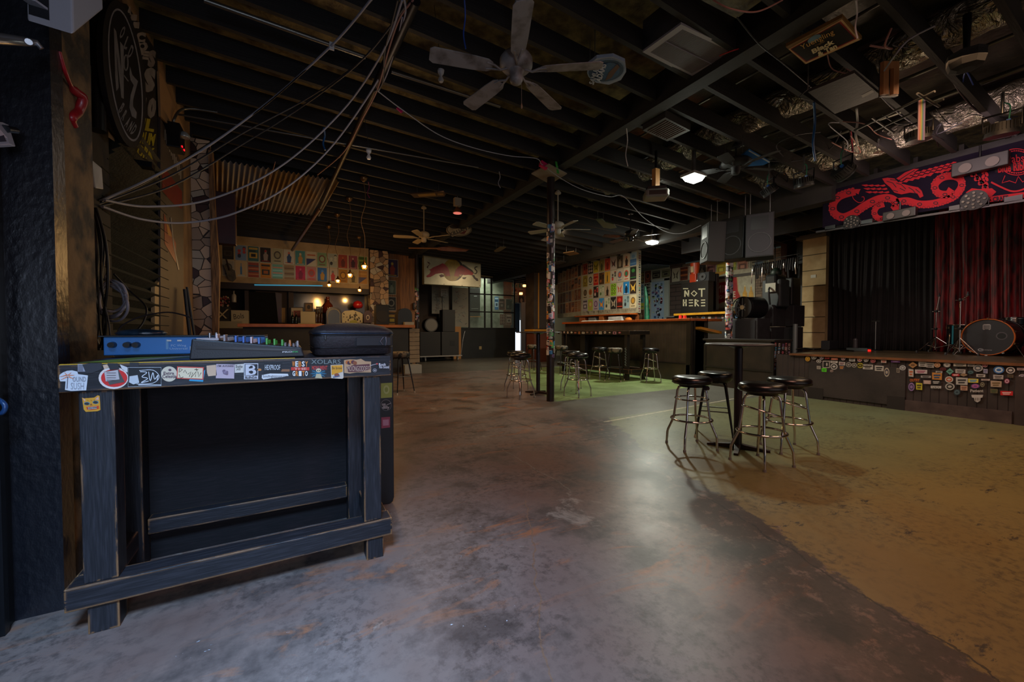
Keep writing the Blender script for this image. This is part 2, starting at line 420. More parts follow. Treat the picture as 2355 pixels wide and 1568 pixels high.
    c = mix(strip, c, '#57564f')
    green = math_('MULTIPLY', zone(0, 1, -5.52, 0.012), zone(1, -0.36, -1.95, 0.05, math_('MULTIPLY', wob2, 0.6)))
    gcol = mix(rng(mid, 0.45, 0.65), '#6a7a4a', '#7a8c58')
    c = mix(green, c, gcol)
    far = math_('MULTIPLY', zone(0, 1, -11.0, 0.05), zone(1, 0, -3.0, 0.1)); c = mix(far, c, '#4e4a42')
    # chalk line across the floor
    line = math_('MULTIPLY', math_('COMPARE', math_('ADD', Y, math_('MULTIPLY', X, -0.08)), 3.675, 0.018), math_('MULTIPLY', zone(1, 0, -3.6, 0.01), zone(-1, 0, 7.9, 0.01)))
    c = mix(math_('MULTIPLY', line, rng(noise(30, 4), 0.3, 0.5)), c, '#a89f86')
    # cracks
    def crack(px0, px1, wv, amp, seed, col, c):
        a = aZ(*px0, 0); e = aZ(*px1, 0); d = e-a; ln = d.length; d /= ln
        t = math_('MULTIPLY_ADD', Y, d.y, math_('MULTIPLY_ADD', X, d.x, -(d.x*a.x+d.y*a.y)))
        s_ = math_('MULTIPLY_ADD', Y, d.x, math_('MULTIPLY_ADD', X, -d.y, (d.y*a.x-d.x*a.y)))
        s_ = math_('ADD', s_, math_('MULTIPLY_ADD', noise(2.5+seed, 7, 0.65), amp, -amp/2))
        k = math_('MULTIPLY', math_('COMPARE', s_, 0.0, wv), math_('MULTIPLY', math_('GREATER_THAN', t, 0), math_('LESS_THAN', t, ln)))
        return mix(math_('MULTIPLY', k, 0.85), c, col), k
    c, k1 = crack((1400, 1010), (2350, 1585), 0.007, 0.30, 0.0, '#1f1a18', c)
    c, k2 = crack((1335, 1015), (1420, 1001), 0.009, 0.12, 0.6, '#14100f', c)
    c, k3 = crack((1210, 1150), (1262, 1568), 0.004, 0.14, 1.1, '#6f5644', c)
    c, k4 = crack((1165, 965), (1232, 985), 0.007, 0.08, 1.7, '#14100f', c)
    c, k5 = crack((1150, 1030), (1320, 1130), 0.005, 0.10, 2.3, '#6a6158', c)
    # white paint flecks near the desk
    fl = math_('MULTIPLY', rng(noise(26, 5, 0.7, (1, 2.2, 1), 0.5), 0.66, 0.68), math_('MULTIPLY', zone(-1, 0, 1.0, 0.3), rng(noise(2.1, 2), 0.56, 0.62)))
    c = mix(fl, c, '#b9c3cf')
    c = mix(math_('MULTIPLY', rng(fine, 0.48, 0.62), math_('MULTIPLY', rng(noise(1.7, 4), 0.35, 0.6), 0.55)), c, '#231e1d')
    l.new(c, b.inputs['Base Color'])
    r = n.new('ShaderNodeMapRange'); r.inputs['To Min'].default_value = 0.28; r.inputs['To Max'].default_value = 0.5
    l.new(mid, r.inputs[0]); l.new(r.outputs[0], b.inputs['Roughness'])
    b.inputs['Specular IOR Level'].default_value = 0.35
    bu = n.new('ShaderNodeBump'); bu.inputs['Strength'].default_value = 0.12; bu.inputs['Distance'].default_value = 0.02
    l.new(math_('ADD', mid, math_('MULTIPLY', fine, 0.25)), bu.inputs['Height']); l.new(bu.outputs[0], b.inputs['Normal'])
    return m
struct(M().box(-6, 16, -5, 24, -0.1, 0).build('floor', floor_mat()))
kraft = mat('kraft_insulation', '#8a7a50', 0.5, 0.25, '#4a3c28', 7, 0.8, 30)
darkbeam = mat('dark_stained_joist', '#1c1815', 0.7, 0, '#141110', 4, 0.3, 14, (0.4, 6, 6))
struct(M().hexa([(-6, -5, 4.62), (16, -5, 4.3), (16, 24, 4.3), (-6, 24, 4.62), (-6, -5, 4.75), (16, -5, 4.45), (16, 24, 4.45), (-6, 24, 4.75)]).build('ceiling', kraft))
# joists: one object each; they run from the left wall to the girder and on to the stage beam
def joist(x0, x1, y, m=darkbeam):
    za, zb = zc(x0), zc(x1)
    o = M().hexa([(x0, y, za), (x1, y, zb), (x1, y+0.05, zb), (x0, y+0.05, za), (x0, y, za+0.2), (x1, y, zb+0.2), (x1, y+0.05, zb+0.2), (x0, y+0.05, za+0.2)]).build('ceiling_joist', m)
    struct(o)
for k in range(-3, 32):
    y = 2.36+0.48*k
    joist(-1.25 if y < 7.4 else -3.4, 3.79, y)
    joist(3.97, 8.15, y+0.0)
    joist(8.45, 11.6, y)
    if y > 13.4: pass
struct(M().hexa([(3.79, -3, 3.84), (3.97, -3, 3.84), (3.97, 22, 3.84), (3.79, 22, 3.84), (3.79, -3, 4.2), (3.97, -3, 4.2), (3.97, 22, 4.2), (3.79, 22, 4.2)]).build('ceiling_girder', mat('girder_paint', '#161514', 0.7, 0, '#24221f', 3, 0.3, 12)))
struct(M().box(8.15, 8.45, 3.35, 17, 3.45, 4.0).build('ceiling_girder', mat('girder_paint', '#242220')))
# walls
black_gloss = mat('black_gloss_wall', '#0d0d11', 0.34, 0, '#15151b', 2, 0.35, 45, (1, 1, 0.6), coat=0.3)
o = M(); o.box(-1.35, -1.0, -3.5, 2.5, 0, 4.3)
for yy in (0.35, 0.95, 1.5, 1.95, 2.3): o.box(-1.0, -0.985, yy, yy+0.03, 0, 4.1)
struct(o.build('wall_left_entry', mat('black_steel_sheet', '#0a0a0c', 0.4, 0.2, '#111116', 2, 0.4, 6, (1, 1, 0.3))))
struct(M().box(-1.25, -0.86, 2.5, 2.52, 0, 4.2).build('trim_1', black_gloss))
o = M(); o.mat = 0; o.box(-1.25, -0.875, 2.52, 2.86, 0, 4.25)
struct(o.build('wall_left_pier', mat('flaking_plaster', '#6e5334', 0.75, 0, '#1a1310', 5, 0.9, 18, lo=0.42, hi=0.56)))
struct(M().box(-1.0, -0.855, 2.40, 2.5, 0, 4.2).build('trim_2', black_gloss))
struct(M().box(-1.4, -1.25, 2.5, 7.5, 0, 4.3).build('wall_left', mat('tan_wall', '#8a6c4a', 0.75, 0, '#6b5238', 3, 0.2, 20)))
struct(M().box(-3.5, -1.25, 7.62, 7.7, 0, 4.3).build('wall_left_return', blackpaint))
struct(M().box(-3.6, -3.5, 7.6, 15, 0, 4.3).build('wall_left_bar', mat('bar_nook_wall', '#2c2019', 0.8)))
struct(M().box(-3.6, 3.0, 14.9, 15.0, 0, 4.4).build('wall_back_bar', mat('bar_back_dark', '#1d1612', 0.8)))
wallcream = mat('cream_wall', '#a58d68', 0.7, 0, '#8d7654', 3)
struct(M().box(-1.75, 2.33, 14.0, 14.08, 2.60, 3.95).build('wall_back_header', wallcream))
struct(M().box(-1.9, 2.33, 13.97, 14.15, 2.42, 2.60).build('trim_3', mat('dark_wood_beam', '#21150f', 0.5)))
struct(M().box(-3.6, 2.33, 14.05, 14.12, 3.9, 4.4).build('wall_back_upper', blackpaint))
struct(M().box(2.95, 4.15, 14.5, 14.6, 0, 4.4).build('wall_back_plank', mat('plank_wall', '#8a5a2c', 0.6, 0, '#5e3a1c', 6, 0.2, 10, (5, 5, 0.3))))
struct(M().box(4.1, 6.2, 16.6, 16.7, 0, 4.4).build('wall_back_middle', mat('brown_wall', '#3a2a1c', 0.75)))
struct(M().box(4.05, 4.15, 14.6, 16.6, 0, 4.4).build('wall_back_jog', mat('brown_wall', '#3a2a1c')))
# windowed partition far back: black wainscot, glazed upper part
o = M(); o.box(6.2, 9.33, 16.4, 16.5, 0, 1.30); o.box(6.2, 9.36, 16.36, 16.5, 1.30, 1.36)
struct(o.build('wall_back_wainscot', mat('wainscot_black', '#16181a', 0.6, 0, '#20211f', 2)))
struct(M().box(6.2, 9.33, 16.4, 16.5, 3.66, 4.15).build('wall_back_fascia', mat('beige_fascia', '#86704f', 0.7)))
struct(M().box(6.2, 9.33, 16.42, 16.5, 4.15, 4.4).build('wall_back_over', blackpaint))
fr = M()
for x in (6.95, 7.72, 8.06, 9.26): fr.box(x, x+0.06, 16.40, 16.47, 1.36, 3.66)
for z in (2.05, 2.85, 3.60): fr.box(6.95, 9.3, 16.41, 16.46, z, z+0.05)
w = struct(fr.build('window_1', mat('window_frame_dark', '#1b1512', 0.5)))
w2 = M().box(7.0, 9.28, 16.43, 16.436, 1.36, 3.6).build('pane', glass('window_glass', '#9fb0a8', 0.05, 0.18), w); w2['kind'] = 'structure'
# room behind the window, light green foil-papered wall with notices
struct(M().box(6.2, 9.33, 17.6, 17.7, 0, 4.2).build('wall_office', mat('office_wall', '#6f7a68', 0.5, 0, '#98a090', 4, 0.6, 8)))
struct(M().box(4.4, 6.3, 16.7, 20, 0, 4.2).build('wall_office_side', blackpaint))
# far doorway with daylight
struct(M().box(9.33, 11.35, 20.5, 20.6, 0, 4.4).build('wall_far_left', mat('tan_far_wall', '#7a4c34', 0.7, 0, '#5f3826', 3)))
o = M(); o.box(11.35, 12.05, 20.5, 20.6, 2.95, 4.4); o.box(12.35, 13.6, 20.5, 20.6, 0, 4.4); o.box(12.05, 12.35, 20.5, 20.6, 2.95, 4.4)
struct(o.build('wall_far_right', mat('tan_far_wall', '#7a4c34')))
struct(M().box(12.05, 12.33, 20.45, 20.55, 0, 2.93).build('door_1', mat('white_door_sheet', '#a8a49a', 0.5)))
sk = M(); sk.box(11.2, 12.6, 21.6, 21.62, 1.15, 2.93); struct(sk.build('window_2', mat('blue_shutter', '#3c5f7d', 0.5)))
struct(M().box(11.0, 12.8, 21.62, 21.66, 0.0, 1.9).build('window_3', emis('daylight_window', '#dfe9f5', 1.3)))
struct(M().box(9.2, 14.0, 22.6, 22.7, 0, 4.2).build('wall_far_room', mat('far_room_wall', '#8b8578', 0.8)))
# right-hand walls
brick = None
def brickmat(name, c1, c2, mort, sc=1.0, axis='X'):
    if name in MT: return MT[name]
    m, n, l, b = newmat(name); MT[name] = m
    ge = n.new('ShaderNodeNewGeometry'); sp = n.new('ShaderNodeSeparateXYZ'); l.new(ge.outputs['Position'], sp.inputs[0])
    cb = n.new('ShaderNodeCombineXYZ'); l.new(sp.outputs[1 if axis == 'X' else 0], cb.inputs[0]); l.new(sp.outputs[2], cb.inputs[1])
    t = n.new('ShaderNodeTexBrick'); t.inputs['Scale'].default_value = sc; t.inputs['Brick Width'].default_value = 0.22; t.inputs['Row Height'].default_value = 0.075
    t.inputs['Mortar Size'].default_value = 0.006; t.inputs['Color1'].default_value = (*L(c1), 1); t.inputs['Color2'].default_value = (*L(c2), 1); t.inputs['Mortar'].default_value = (*L(mort), 1)
    l.new(cb.outputs[0], t.inputs['Vector']); l.new(t.outputs['Color'], b.inputs['Base Color']); b.inputs['Roughness'].default_value = 0.75
    bu = n.new('ShaderNodeBump'); bu.inputs['Strength'].default_value = 0.6; bu.inputs['Distance'].default_value = 0.01; bu.invert = True
    l.new(t.outputs['Fac'], bu.inputs['Height']); l.new(bu.outputs[0], b.inputs['Normal'])
    return m
WR = 11.6
struct(M().box(WR, WR+0.15, 5.9, 8.98, 0, 3.45).build('wall_right', brickmat('pale_brick', '#84705c', '#6d5a4a', '#3a3029')))
struct(M().box(WR, WR+0.15, 8.98, 9.49, 0, 3.5).build('wall_right_clad', brickmat('brown_siding', '#4a3a34', '#443530', '#2a211d', 0.5)))
struct(M().box(WR, WR+0.15, 9.49, 16.4, 0, 3.5).build('wall_right_far', mat('cream_right_wall', '#8e8974', 0.7)))
struct(M().box(9.5, 9.56, 3.5, 7.4, 3.33, 3.9).build('stage_wing_valance', blackpaint))
struct(M().box(WR+0.02, WR+0.15, 5.9, 16.4, 3.5, 4.0).build('wall_right_upper', blackpaint))
struct(M().box(11.9, 12.05, -3.5, 5.9, 0, 4.0).build('wall_stage_back', blackpaint))
struct(M().box(WR, 12.05, 5.75, 5.9, 0, 4.0).build('wall_stage_side', mat('dark_red_wall', '#3a1d16', 0.8)))
struct(M().box(-1.4, -1.2, -5, -3.5, 0, 4.3).build('wall_front', blackpaint))
struct(M().box(8.5, 12.05, -3.6, -3.5, 0, 4.3).build('wall_front_right', blackpaint))
struct(M().box(-1.3, 8.5, -3.6, -3.5, 3.0, 4.4).build('wall_front_header', blackpaint))
# corrugated soffit between the poster wall and the right wall
# ================================================================== THE WORKBENCH DESK AND WHAT STANDS ON IT
desk = thing('sticker_desk', 'black timber workbench desk with stickered front edge standing by the entry', 'desk', (-0.15, 2.5, 0))
M().box(-0.765, 0.463, 2.24, 3.0, 1.02, 1.063).build('desktop', mat('desktop_paint', '#3b3b42', 0.4, 0, '#26262b', 3, 0.1, 20), desk, 0.003)
M().box(-0.765, 0.463, 2.137, 2.245, 0.958, 1.063).build('front_beam', darkwoodX, desk, 0.004)
M().box(-0.765, -0.665, 2.245, 3.0, 0.958, 1.02).build('side_beam', darkwoodY, desk, 0.004)
M().box(0.363, 0.463, 2.245, 3.0, 0.958, 1.02).build('side_beam', darkwoodY, desk, 0.004)
M().box(-0.765, 0.463, 2.137, 2.24, 0.112, 0.203).build('lower_rail', darkwoodX, desk, 0.004)
M().box(-0.765, -0.665, 2.24, 2.72, 0.112, 0.203).build('side_rail', darkwoodY, desk, 0.004)
M().box(0.363, 0.455, 2.24, 2.72, 0.112, 0.203).build('side_rail', darkwoodY, desk, 0.004)
for x0, x1, y0, y1, z0 in ((-0.715, -0.612, 2.15, 2.245, 0.203), (0.325, 0.412, 2.15, 2.24, 0.203), (-0.74, -0.645, 2.60, 2.70, 0), (0.302, 0.39, 2.60, 2.70, 0)):
    M().box(x0, x1, y0, y1, z0, 0.958).build('leg', darkwoodZ, desk, 0.004)
M().box(-0.705, -0.612, 2.15, 2.24, 0, 0.112).build('foot', darkwoodZ, desk, 0.003)
M().box(0.335, 0.42, 2.15, 2.24, 0, 0.112).build('foot', darkwoodZ, desk, 0.003)
M().box(-0.64, 0.30, 2.64, 2.71, 0.160, 0.238).build('stretcher', darkwoodX, desk, 0.004)
M().box(-0.70, 0.36, 2.715, 2.735, 0.0, 0.958).build('back_panel', darkply, desk)
# coloured edge strip on the top
M().box(-0.76, 0.02, 2.139, 2.152, 1.063, 1.066).build('yellow_strip', mat('yellow_tape', '#c79a20', 0.5), desk)
a = Art(lambda x, y: Vector((x, y, 1.063)), (0, 0, 1), 0.001)
a.poly([(-0.75, 2.25), (-0.62, 2.22), (-0.30, 2.62), (-0.5, 2.9), (-0.56, 2.9), (-0.66, 2.6)], '#6f8a3a'); a.poly([(-0.62, 2.3), (-0.57, 2.3), (-0.38, 2.62), (-0.43, 2.7)], '#8d8c94', 2)
a.build('painted_stripe', printed, desk)
# stickers on the front beam: pixel outlines put onto the beam's face
DF = plane_px('Y', 2.137)
def c3(x, y): return (100+x/5.1196, 700+y/5.1196)
def c4(x, y): return (500+x/5.1196, 700+y/5.1196)
def stick(parent, label, draw, f, n, name='sticker', eps=0.0012, m=None):
    a = Art(f, n, eps); draw(a); o = a.build(name, m or printed, parent); o['label'] = label; return o
def D3(fn): return lambda a: fn(a, [])
f3 = lambda x, y: DF(*c3(x, y)); f4 = lambda x, y: DF(*c4(x, y)); NY = (0, -1, 0)
def s_palm(a):
    a.poly([(185, 870), (190, 830), (230, 800), (280, 780), (340, 775), (400, 790), (410, 820), (525, 835), (505, 1010), (330, 1018), (255, 1005), (262, 905), (200, 905)], '#c9c8cc')
    for q in ((200, 850, 280, 830), (210, 885, 285, 850), (370, 830, 300, 835), (330, 800, 290, 835), (370, 880, 300, 850), (250, 800, 285, 835)):
        a.stroke([(q[0], q[1]), (q[2], q[3])], [3, 14], '#d07a52', 2)
    a.stroke([(290, 850), (280, 990)], 10, '#5c5560', 2)
    a.text('OUND', 345, 910, 505, 850, '#85838a', 2); a.text('SUSH', 325, 1000, 480, 920, '#85838a', 2, 0.0)
stick(desk, 'white palm tree sticker', s_palm, f3, NY)
def s_tape(a):
    a.poly([(405, 700), (480, 702), (560, 790), (500, 790), (405, 790)], '#9a98a4'); a.poly([(460, 705), (560, 690), (690, 690), (690, 760), (560, 810), (500, 800)], '#2c2a2f', 2)
    for k in range(6): a.rect(412, 712+k*13, 470, 717+k*13, '#3a3840', 2)
stick(desk, 'torn black tape over a small white label', s_tape, f3, NY)
def s_redring(a):
    a.ell(825, 865, 175, 130, '#d9c8c0'); a.ell(835, 865, 155, 105, '#c8201c', 2); a.poly([(715, 790), (885, 765), (960, 910), (780, 945)], '#4b4642', 3)
    a.poly([(720, 795), (880, 768), (900, 880), (740, 905)], '#b5a9a8', 4); a.poly([(760, 690), (880, 690), (900, 760), (790, 770)], '#242226', 5)
    for k in range(4): a.rect(750, 800+k*28, 860, 808+k*28, '#6a5f60', 5)
    a.poly([(700, 715), (750, 705), (775, 745), (715, 760)], '#c9a58a', 1); a.poly([(900, 705), (990, 740), (990, 800), (930, 770)], '#c9c4c0', 1)
stick(desk, 'round red and white sticker with a torn paper slip', s_redring, f3, NY)
def s_bw(a):
    a.rect(998, 740, 1388, 968, '#121114'); a.stroke([(998, 740), (1388, 740), (1388, 958), (998, 968)], 4, '#c9c9cc', 2, True)
    a.poly([(1015, 845), (1110, 830), (1130, 920), (1060, 940), (1010, 915)], '#b9b9bc', 2)
    a.stroke(smoothpts([(1140, 790), (1220, 800), (1160, 850), (1230, 870), (1150, 920), (1240, 900)], 4), 8, '#d4d4d8', 2)
    a.stroke(smoothpts([(1240, 790), (1260, 900), (1290, 800), (1310, 880), (1350, 830), (1340, 890)], 4), 8, '#d4d4d8', 2)
    a.stroke(smoothpts([(1130, 778), (1290, 772), (1365, 850), (1290, 925), (1100, 935)], 5), 6, '#d4d4d8', 2); a.rect(1120, 942, 1388, 950, '#d4d4d8', 2)
    a.rect(1018, 682, 1125, 735, '#242226', 3)
stick(desk, 'black sticker with white scrawled lettering', s_bw, f3, NY)
def s_extra(a):
    a.ell(1480, 818, 95, 90, '#cbb9a0'); a.text('Extra', 1415, 825, 1540, 790, '#4d3242', 2); a.text('Celestia', 1400, 865, 1570, 825, '#4d3242', 2); a.ell(1490, 770, 18, 14, '#5a3d4c', 2)
stick(desk, 'round cream sticker with dark lettering', s_extra, f3, NY)
def s_por(a):
    a.poly([(1720, 880), (1905, 770), (1880, 910), (1715, 900)], '#2a8ab0'); a.poly([(1575, 728), (1890, 738), (1885, 885), (1568, 872)], '#c43c30', 2); a.poly([(1586, 740), (1878, 748), (1873, 873), (1580, 862)], '#d8c4a2', 3)
    for st in ([(1600, 800), (1605, 750), (1640, 765), (1610, 790)], [(1650, 800), (1670, 770), (1690, 810)], [(1700, 820), (1740, 790), (1720, 850)], [(1760, 800), (1740, 860), (1800, 790), (1790, 850)], [(1820, 790), (1830, 850), (1860, 800)], [(1600, 820), (1615, 865), (1650, 850)], [(1780, 765), (1825, 765)], [(1800, 750), (1810, 785)]):
        a.stroke(st, 6, '#2c221c', 4)
stick(desk, 'tan sticker with red border and black handwriting', s_por, f3, NY)
def s_tan(a): a.poly([(1920, 720), (2030, 710), (2040, 835), (1940, 845), (1925, 800)], '#c4a184')
stick(desk, 'torn plain tan sticker', s_tan, f3, NY)
def s_aware(a):
    a.poly([(2035, 700), (2250, 705), (2245, 872), (2030, 868)], '#b39ca4'); a.text("I'M AWARE", 2050, 735, 2240, 710, '#4a3a42', 2)
    for k in range(7): a.ell(2140+math.cos(k)*18, 795+math.sin(k*1.3)*16, 18, 16, '#8a7486' if k % 2 else '#6f5a6c', 2+k*0.2)
stick(desk, "pale pink sticker reading I'M AWARE", s_aware, f3, NY)
def s_jazz(a):
    a.poly([(205, 705), (312, 698), (308, 800), (205, 805)], '#cbc0b4'); a.text('Solo', 215, 745, 298, 712, '#2c2622', 2); a.text('JAZZ', 225, 778, 275, 752, '#2c2622', 2)
stick(desk, 'small off-white sticker with script', s_jazz, f4, NY)
def s_b(a):
    a.rect(313, 692, 480, 880, '#c2bcc0'); a.rect(322, 702, 472, 836, '#1a181c', 2); a.text('B', 330, 832, 460, 706, '#c2bcc0', 3, 0.04); a.ell(400, 735, 18, 15, '#1a181c', 4); a.ell(400, 795, 22, 18, '#1a181c', 4); a.text('BLENDA', 328, 872, 468, 844, '#1a181c', 3)
stick(desk, 'black and white sticker with a large letter B', s_b, f4, NY)
def s_hex(a):
    a.poly([(550, 680), (765, 685), (755, 810), (540, 815)], '#0f0e11'); a.text('HEXPROOF', 560, 770, 740, 710, '#cfcfd2', 2, 0.0); a.poly([(525, 830), (620, 812), (830, 815), (838, 840), (760, 855), (650, 865), (540, 882), (522, 865)], '#cfcac8', 2); a.text('Sonofnightstrong.com', 535, 868, 825, 828, '#3a3438', 3, 0.0)
    a.rect(750, 762, 850, 790, '#8a5a38', 1); a.ell(495, 768, 24, 14, '#c07a40', 1)
stick(desk, 'black sticker with jagged white lettering', s_hex, f4, NY)
def s_web(a):
    a.rect(868, 660, 1082, 850, '#141216')
    for i, (ch, c) in enumerate(zip('WEBSY', ['#d87a1e', '#dcd8d4', '#d87a1e', '#dcd8d4', '#d87a1e'])): a.text(ch, 880+i*38, 732, 914+i*38, 668, c, 2, 0.03)
    a.rect(868, 738, 1082, 776, '#c22a1c', 2); a.text('THE', 900, 770, 1050, 744, '#d8a090', 3, 0.02)
    for i, (ch, c) in enumerate(zip('GRITO', ['#dcd8d4', '#d87a1e', '#dcd8d4', '#d87a1e', '#dcd8d4'])): a.text(ch, 884+i*37, 842, 916+i*37, 782, c, 2, 0.03)
stick(desk, 'orange, white and red block-lettered sticker', s_web, f4, NY)
def s_skull(a):
    a.poly([(1095, 650), (1130, 640), (1440, 640), (1455, 690), (1100, 705)], '#1c1e20'); a.text('XOLARS', 1105, 700, 1450, 648, '#7c8480', 2, 0.0)
    a.text('MONUMENT', 1112, 770, 1295, 720, '#b33328', 2, 0.03); a.ell(1190, 800, 80, 70, '#1d3444', 1); a.ell(1190, 775, 30, 24, '#c9b896', 3)
    for k in range(10): a.stroke([(1190, 810), (1190+95*math.cos(k*0.63), 815+60*math.sin(k*0.63))], [10, 3], '#2f7f9c', 2)
    a.ell(1180, 777, 6, 6, '#14110f', 4); a.ell(1202, 777, 6, 6, '#14110f', 4); a.poly([(1150, 865), (1165, 815), (1215, 815), (1235, 870)], '#b8a884', 3)
stick(desk, 'dark sticker of a skull with blue rays', s_skull, f4, NY)
def s_be(a):
    a.poly([(1332, 712), (1480, 705), (1485, 862), (1470, 875), (1340, 868)], '#c9b9a8'); a.poly([(1340, 718), (1472, 712), (1474, 790), (1345, 830)], '#d8941c', 2); a.text('Be brew', 1350, 762, 1466, 732, '#4a3018', 3, 0.0); a.ell(1405, 830, 30, 22, '#8a4a30', 3); a.stroke([(1360, 855), (1440, 838)], 10, '#3a5a8a', 4)
stick(desk, 'amber square sticker with a small picture', s_be, f4, NY)
def s_moon(a):
    a.poly([(1490, 655), (1560, 645), (1640, 650), (1690, 640), (1740, 668), (1808, 672), (1808, 800), (1640, 800), (1560, 812), (1492, 805)], '#b9906a')
    for k in range(5): a.ell(1530+k*22, 680+8*math.sin(k*2), 24, 22, ['#b8642a', '#4a2230', '#c27a34', '#5c2c34', '#8a4a2a'][k], 2+k*0.2)
    a.poly([(1520, 735), (1600, 712), (1790, 700), (1800, 760), (1700, 790), (1540, 795)], '#5a2a30', 3); a.text('MOONGODDESS', 1530, 785, 1792, 722, '#c4a48c', 4, 0.0)
stick(desk, 'tan sticker with maroon fantasy lettering', s_moon, f4, NY)
def s_turn(a):
    a.ell(1945, 725, 72, 70, '#0f0e12'); a.ell(1945, 725, 74, 72, '#35323a', 0.5); a.text('Rock', 1900, 722, 1985, 690, '#cfc9cc', 2, 0.03); a.text('Rio Sound', 1905, 752, 2020, 718, '#cfc9cc', 2, 0.02)
    a.stroke([(1795, 722), (1830, 710), (1885, 698)], 6, '#b5b0b4', 2); a.ell(1878, 698, 12, 9, '#c04a48', 3); a.ell(1852, 775, 24, 22, '#8d888c', 2); a.ell(1852, 775, 16, 15, '#232126', 3); a.ell(1852, 775, 9, 8, '#b5b0b4', 4)
stick(desk, 'black record player sticker', s_turn, f4, NY)
def s_tiger(a):
    a.poly([(455, 1095), (480, 1105), (600, 1095), (640, 1068), (662, 1075), (668, 1150), (672, 1240), (640, 1255), (500, 1264), (475, 1235)], '#c98a1e')
    a.poly([(462, 1100), (500, 1120), (490, 1145)], '#c9988a', 2); a.poly([(610, 1115), (650, 1080), (655, 1125)], '#c9988a', 2)
    a.ell(515, 1165, 36, 20, '#5a8088', 2); a.ell(617, 1150, 36, 20, '#5a8088', 2); a.ell(515, 1165, 28, 14, '#2a2420', 3); a.ell(617, 1150, 28, 14, '#2a2420', 3)
    a.poly([(505, 1205), (655, 1190), (658, 1225), (560, 1242), (515, 1235)], '#c4401c', 2); a.poly([(525, 1210), (632, 1198), (634, 1222), (528, 1232)], '#1a1412', 3)
    for k in range(7): a.poly([(530+k*15, 1209-k*1.5), (541+k*15, 1208-k*1.5), (536+k*15, 1220-k*1.5)], '#d8d0c8', 4); a.poly([(530+k*15, 1232-k*1.2), (541+k*15, 1231-k*1.2), (536+k*15, 1219-k*1.5)], '#d8d0c8', 4)
    a.poly([(550, 1185), (580, 1183), (566, 1160)], '#8a4a1c', 3)
    for k in (520, 560, 600): a.stroke([(k, 1120), (k+12, 1136)], 4, '#5a3214', 3)
DL = plane_px('Y', 2.149)
stick(desk, 'orange tiger face sticker on the front leg', s_tiger, lambda x, y: DL(*c3(x, y)), NY)

# upright black board with stickers behind the desk's end
bd = thing('upright_board', 'tall black board with a green and a round script sticker, standing behind the desk end', 'board', (0.52, 2.85, 0))
o = M(); pts = [(0.47, 2.79, 1.17), (0.47, 2.79, 0.02), (0.59, 2.79, 0.0), (0.61, 2.79, 0.01), (0.62, 2.79, 0.04), (0.62, 2.79, 1.17)]
o.prism(pts, (0, 0.06, 0)).build('board', mat('black_laminate', '#0e0d0f', 0.45, 0, '#161416', 3), bd, 0.004)
BF = plane_px('Y', 2.79); c5 = lambda x, y: (780+x/7.84, 740+y/7.84); f5 = lambda x, y: BF(*c5(x, y))
stick(bd, 'green square sticker', lambda a: (a.poly([(752, 1108), (955, 1095), (952, 1362), (752, 1375)], '#8a9440'), a.ell(850, 1220, 55, 80, '#a0a866', 2), a.ell(850, 1220, 30, 45, '#7e8838', 3)), f5, NY)
stick(bd, 'round white script sticker', lambda a: (a.ell(845, 1500, 95, 100, '#8c8888'), a.ell(845, 1500, 90, 95, '#121114', 2), a.text('on', 770, 1510, 835, 1470, '#aaa6a6', 3), a.text('dilly', 775, 1580, 905, 1510, '#aaa6a6', 3), a.stroke([(850, 1500), (935, 1460)], 8, '#aaa6a6', 3)), f5, NY)
fb2 = lambda x, y: BF(150+x/2.613, 880+y/2.613)
stick(bd, 'pink square sticker', lambda a: (a.poly([(1899, 208), (1952, 204), (1952, 268), (1900, 274)], '#8a3a50'), a.poly([(1908, 222), (1944, 219), (1944, 255), (1909, 258)], '#a8788c', 2)), fb2, NY)

# ---- mixing console seen from its end
mx = thing('mixing_console', 'black wedge-shaped audio mixer with coloured faders beside the zipped bag', 'audio mixer', (-0.16, 2.35, 1.066))
o = M(); o.hexa([(-0.385, 2.20, 1.066), (0.063, 2.20, 1.066), (0.063, 2.57, 1.066), (-0.385, 2.57, 1.066), (-0.375, 2.20, 1.158), (0.05, 2.20, 1.112), (0.05, 2.57, 1.112), (-0.375, 2.57, 1.158)])
o.build('body', mat('mixer_plastic', '#1d1a1c', 0.5, 0, None, bump=0.1, bscale=200), mx, 0.006)
def mz(x): return 1.158-(x+0.375)*0.108
M().hexa([(-0.36, 2.195, 1.115), (0.03, 2.195, 1.095), (0.03, 2.2, 1.095), (-0.36, 2.2, 1.115), (-0.36, 2.195, 1.128), (0.03, 2.195, 1.103), (0.03, 2.2, 1.103), (-0.36, 2.2, 1.128)]).build('side_groove', blackmetal, mx)
a = Art(lambda x, y: Vector((x, 2.197, y)), NY, 0.001); a.text('PRO', -0.032, 1.088, 0.010, 1.095, '#c2c0c0', bold=0.04); a.text('FX', 0.011, 1.088, 0.036, 1.095, '#3fa05a', bold=0.05)
lb = a.build('lettering', printed, mx); lb['label'] = 'white and green PROFX lettering'
fc = ['#c9b8b8', '#8d8484', '#2f62ad', '#2f62ad', '#c4b0b4', '#3c6cb0', '#3f9a3a', '#3f9a3a', '#3f9a3a', '#c4763a', '#a09696']
for i, c in enumerate(fc):
    x = aY(508+i*17.6-(8 if i < 2 else 0), 770, 2.24).x; z = mz(x)
    mm = mat('fader_'+c[1:], c, 0.4)
    k = M(); k.box(x-0.004, x+0.004, 2.215, 2.29, z, z+0.030); k.build('fader_cap', mm, mx, 0.0015)
    for j in range(3): M().cyl((x, 2.34+j*0.08, z), (x, 2.34+j*0.08, z+0.018), 0.008, 0.006, 10).build('knob', mm, mx)
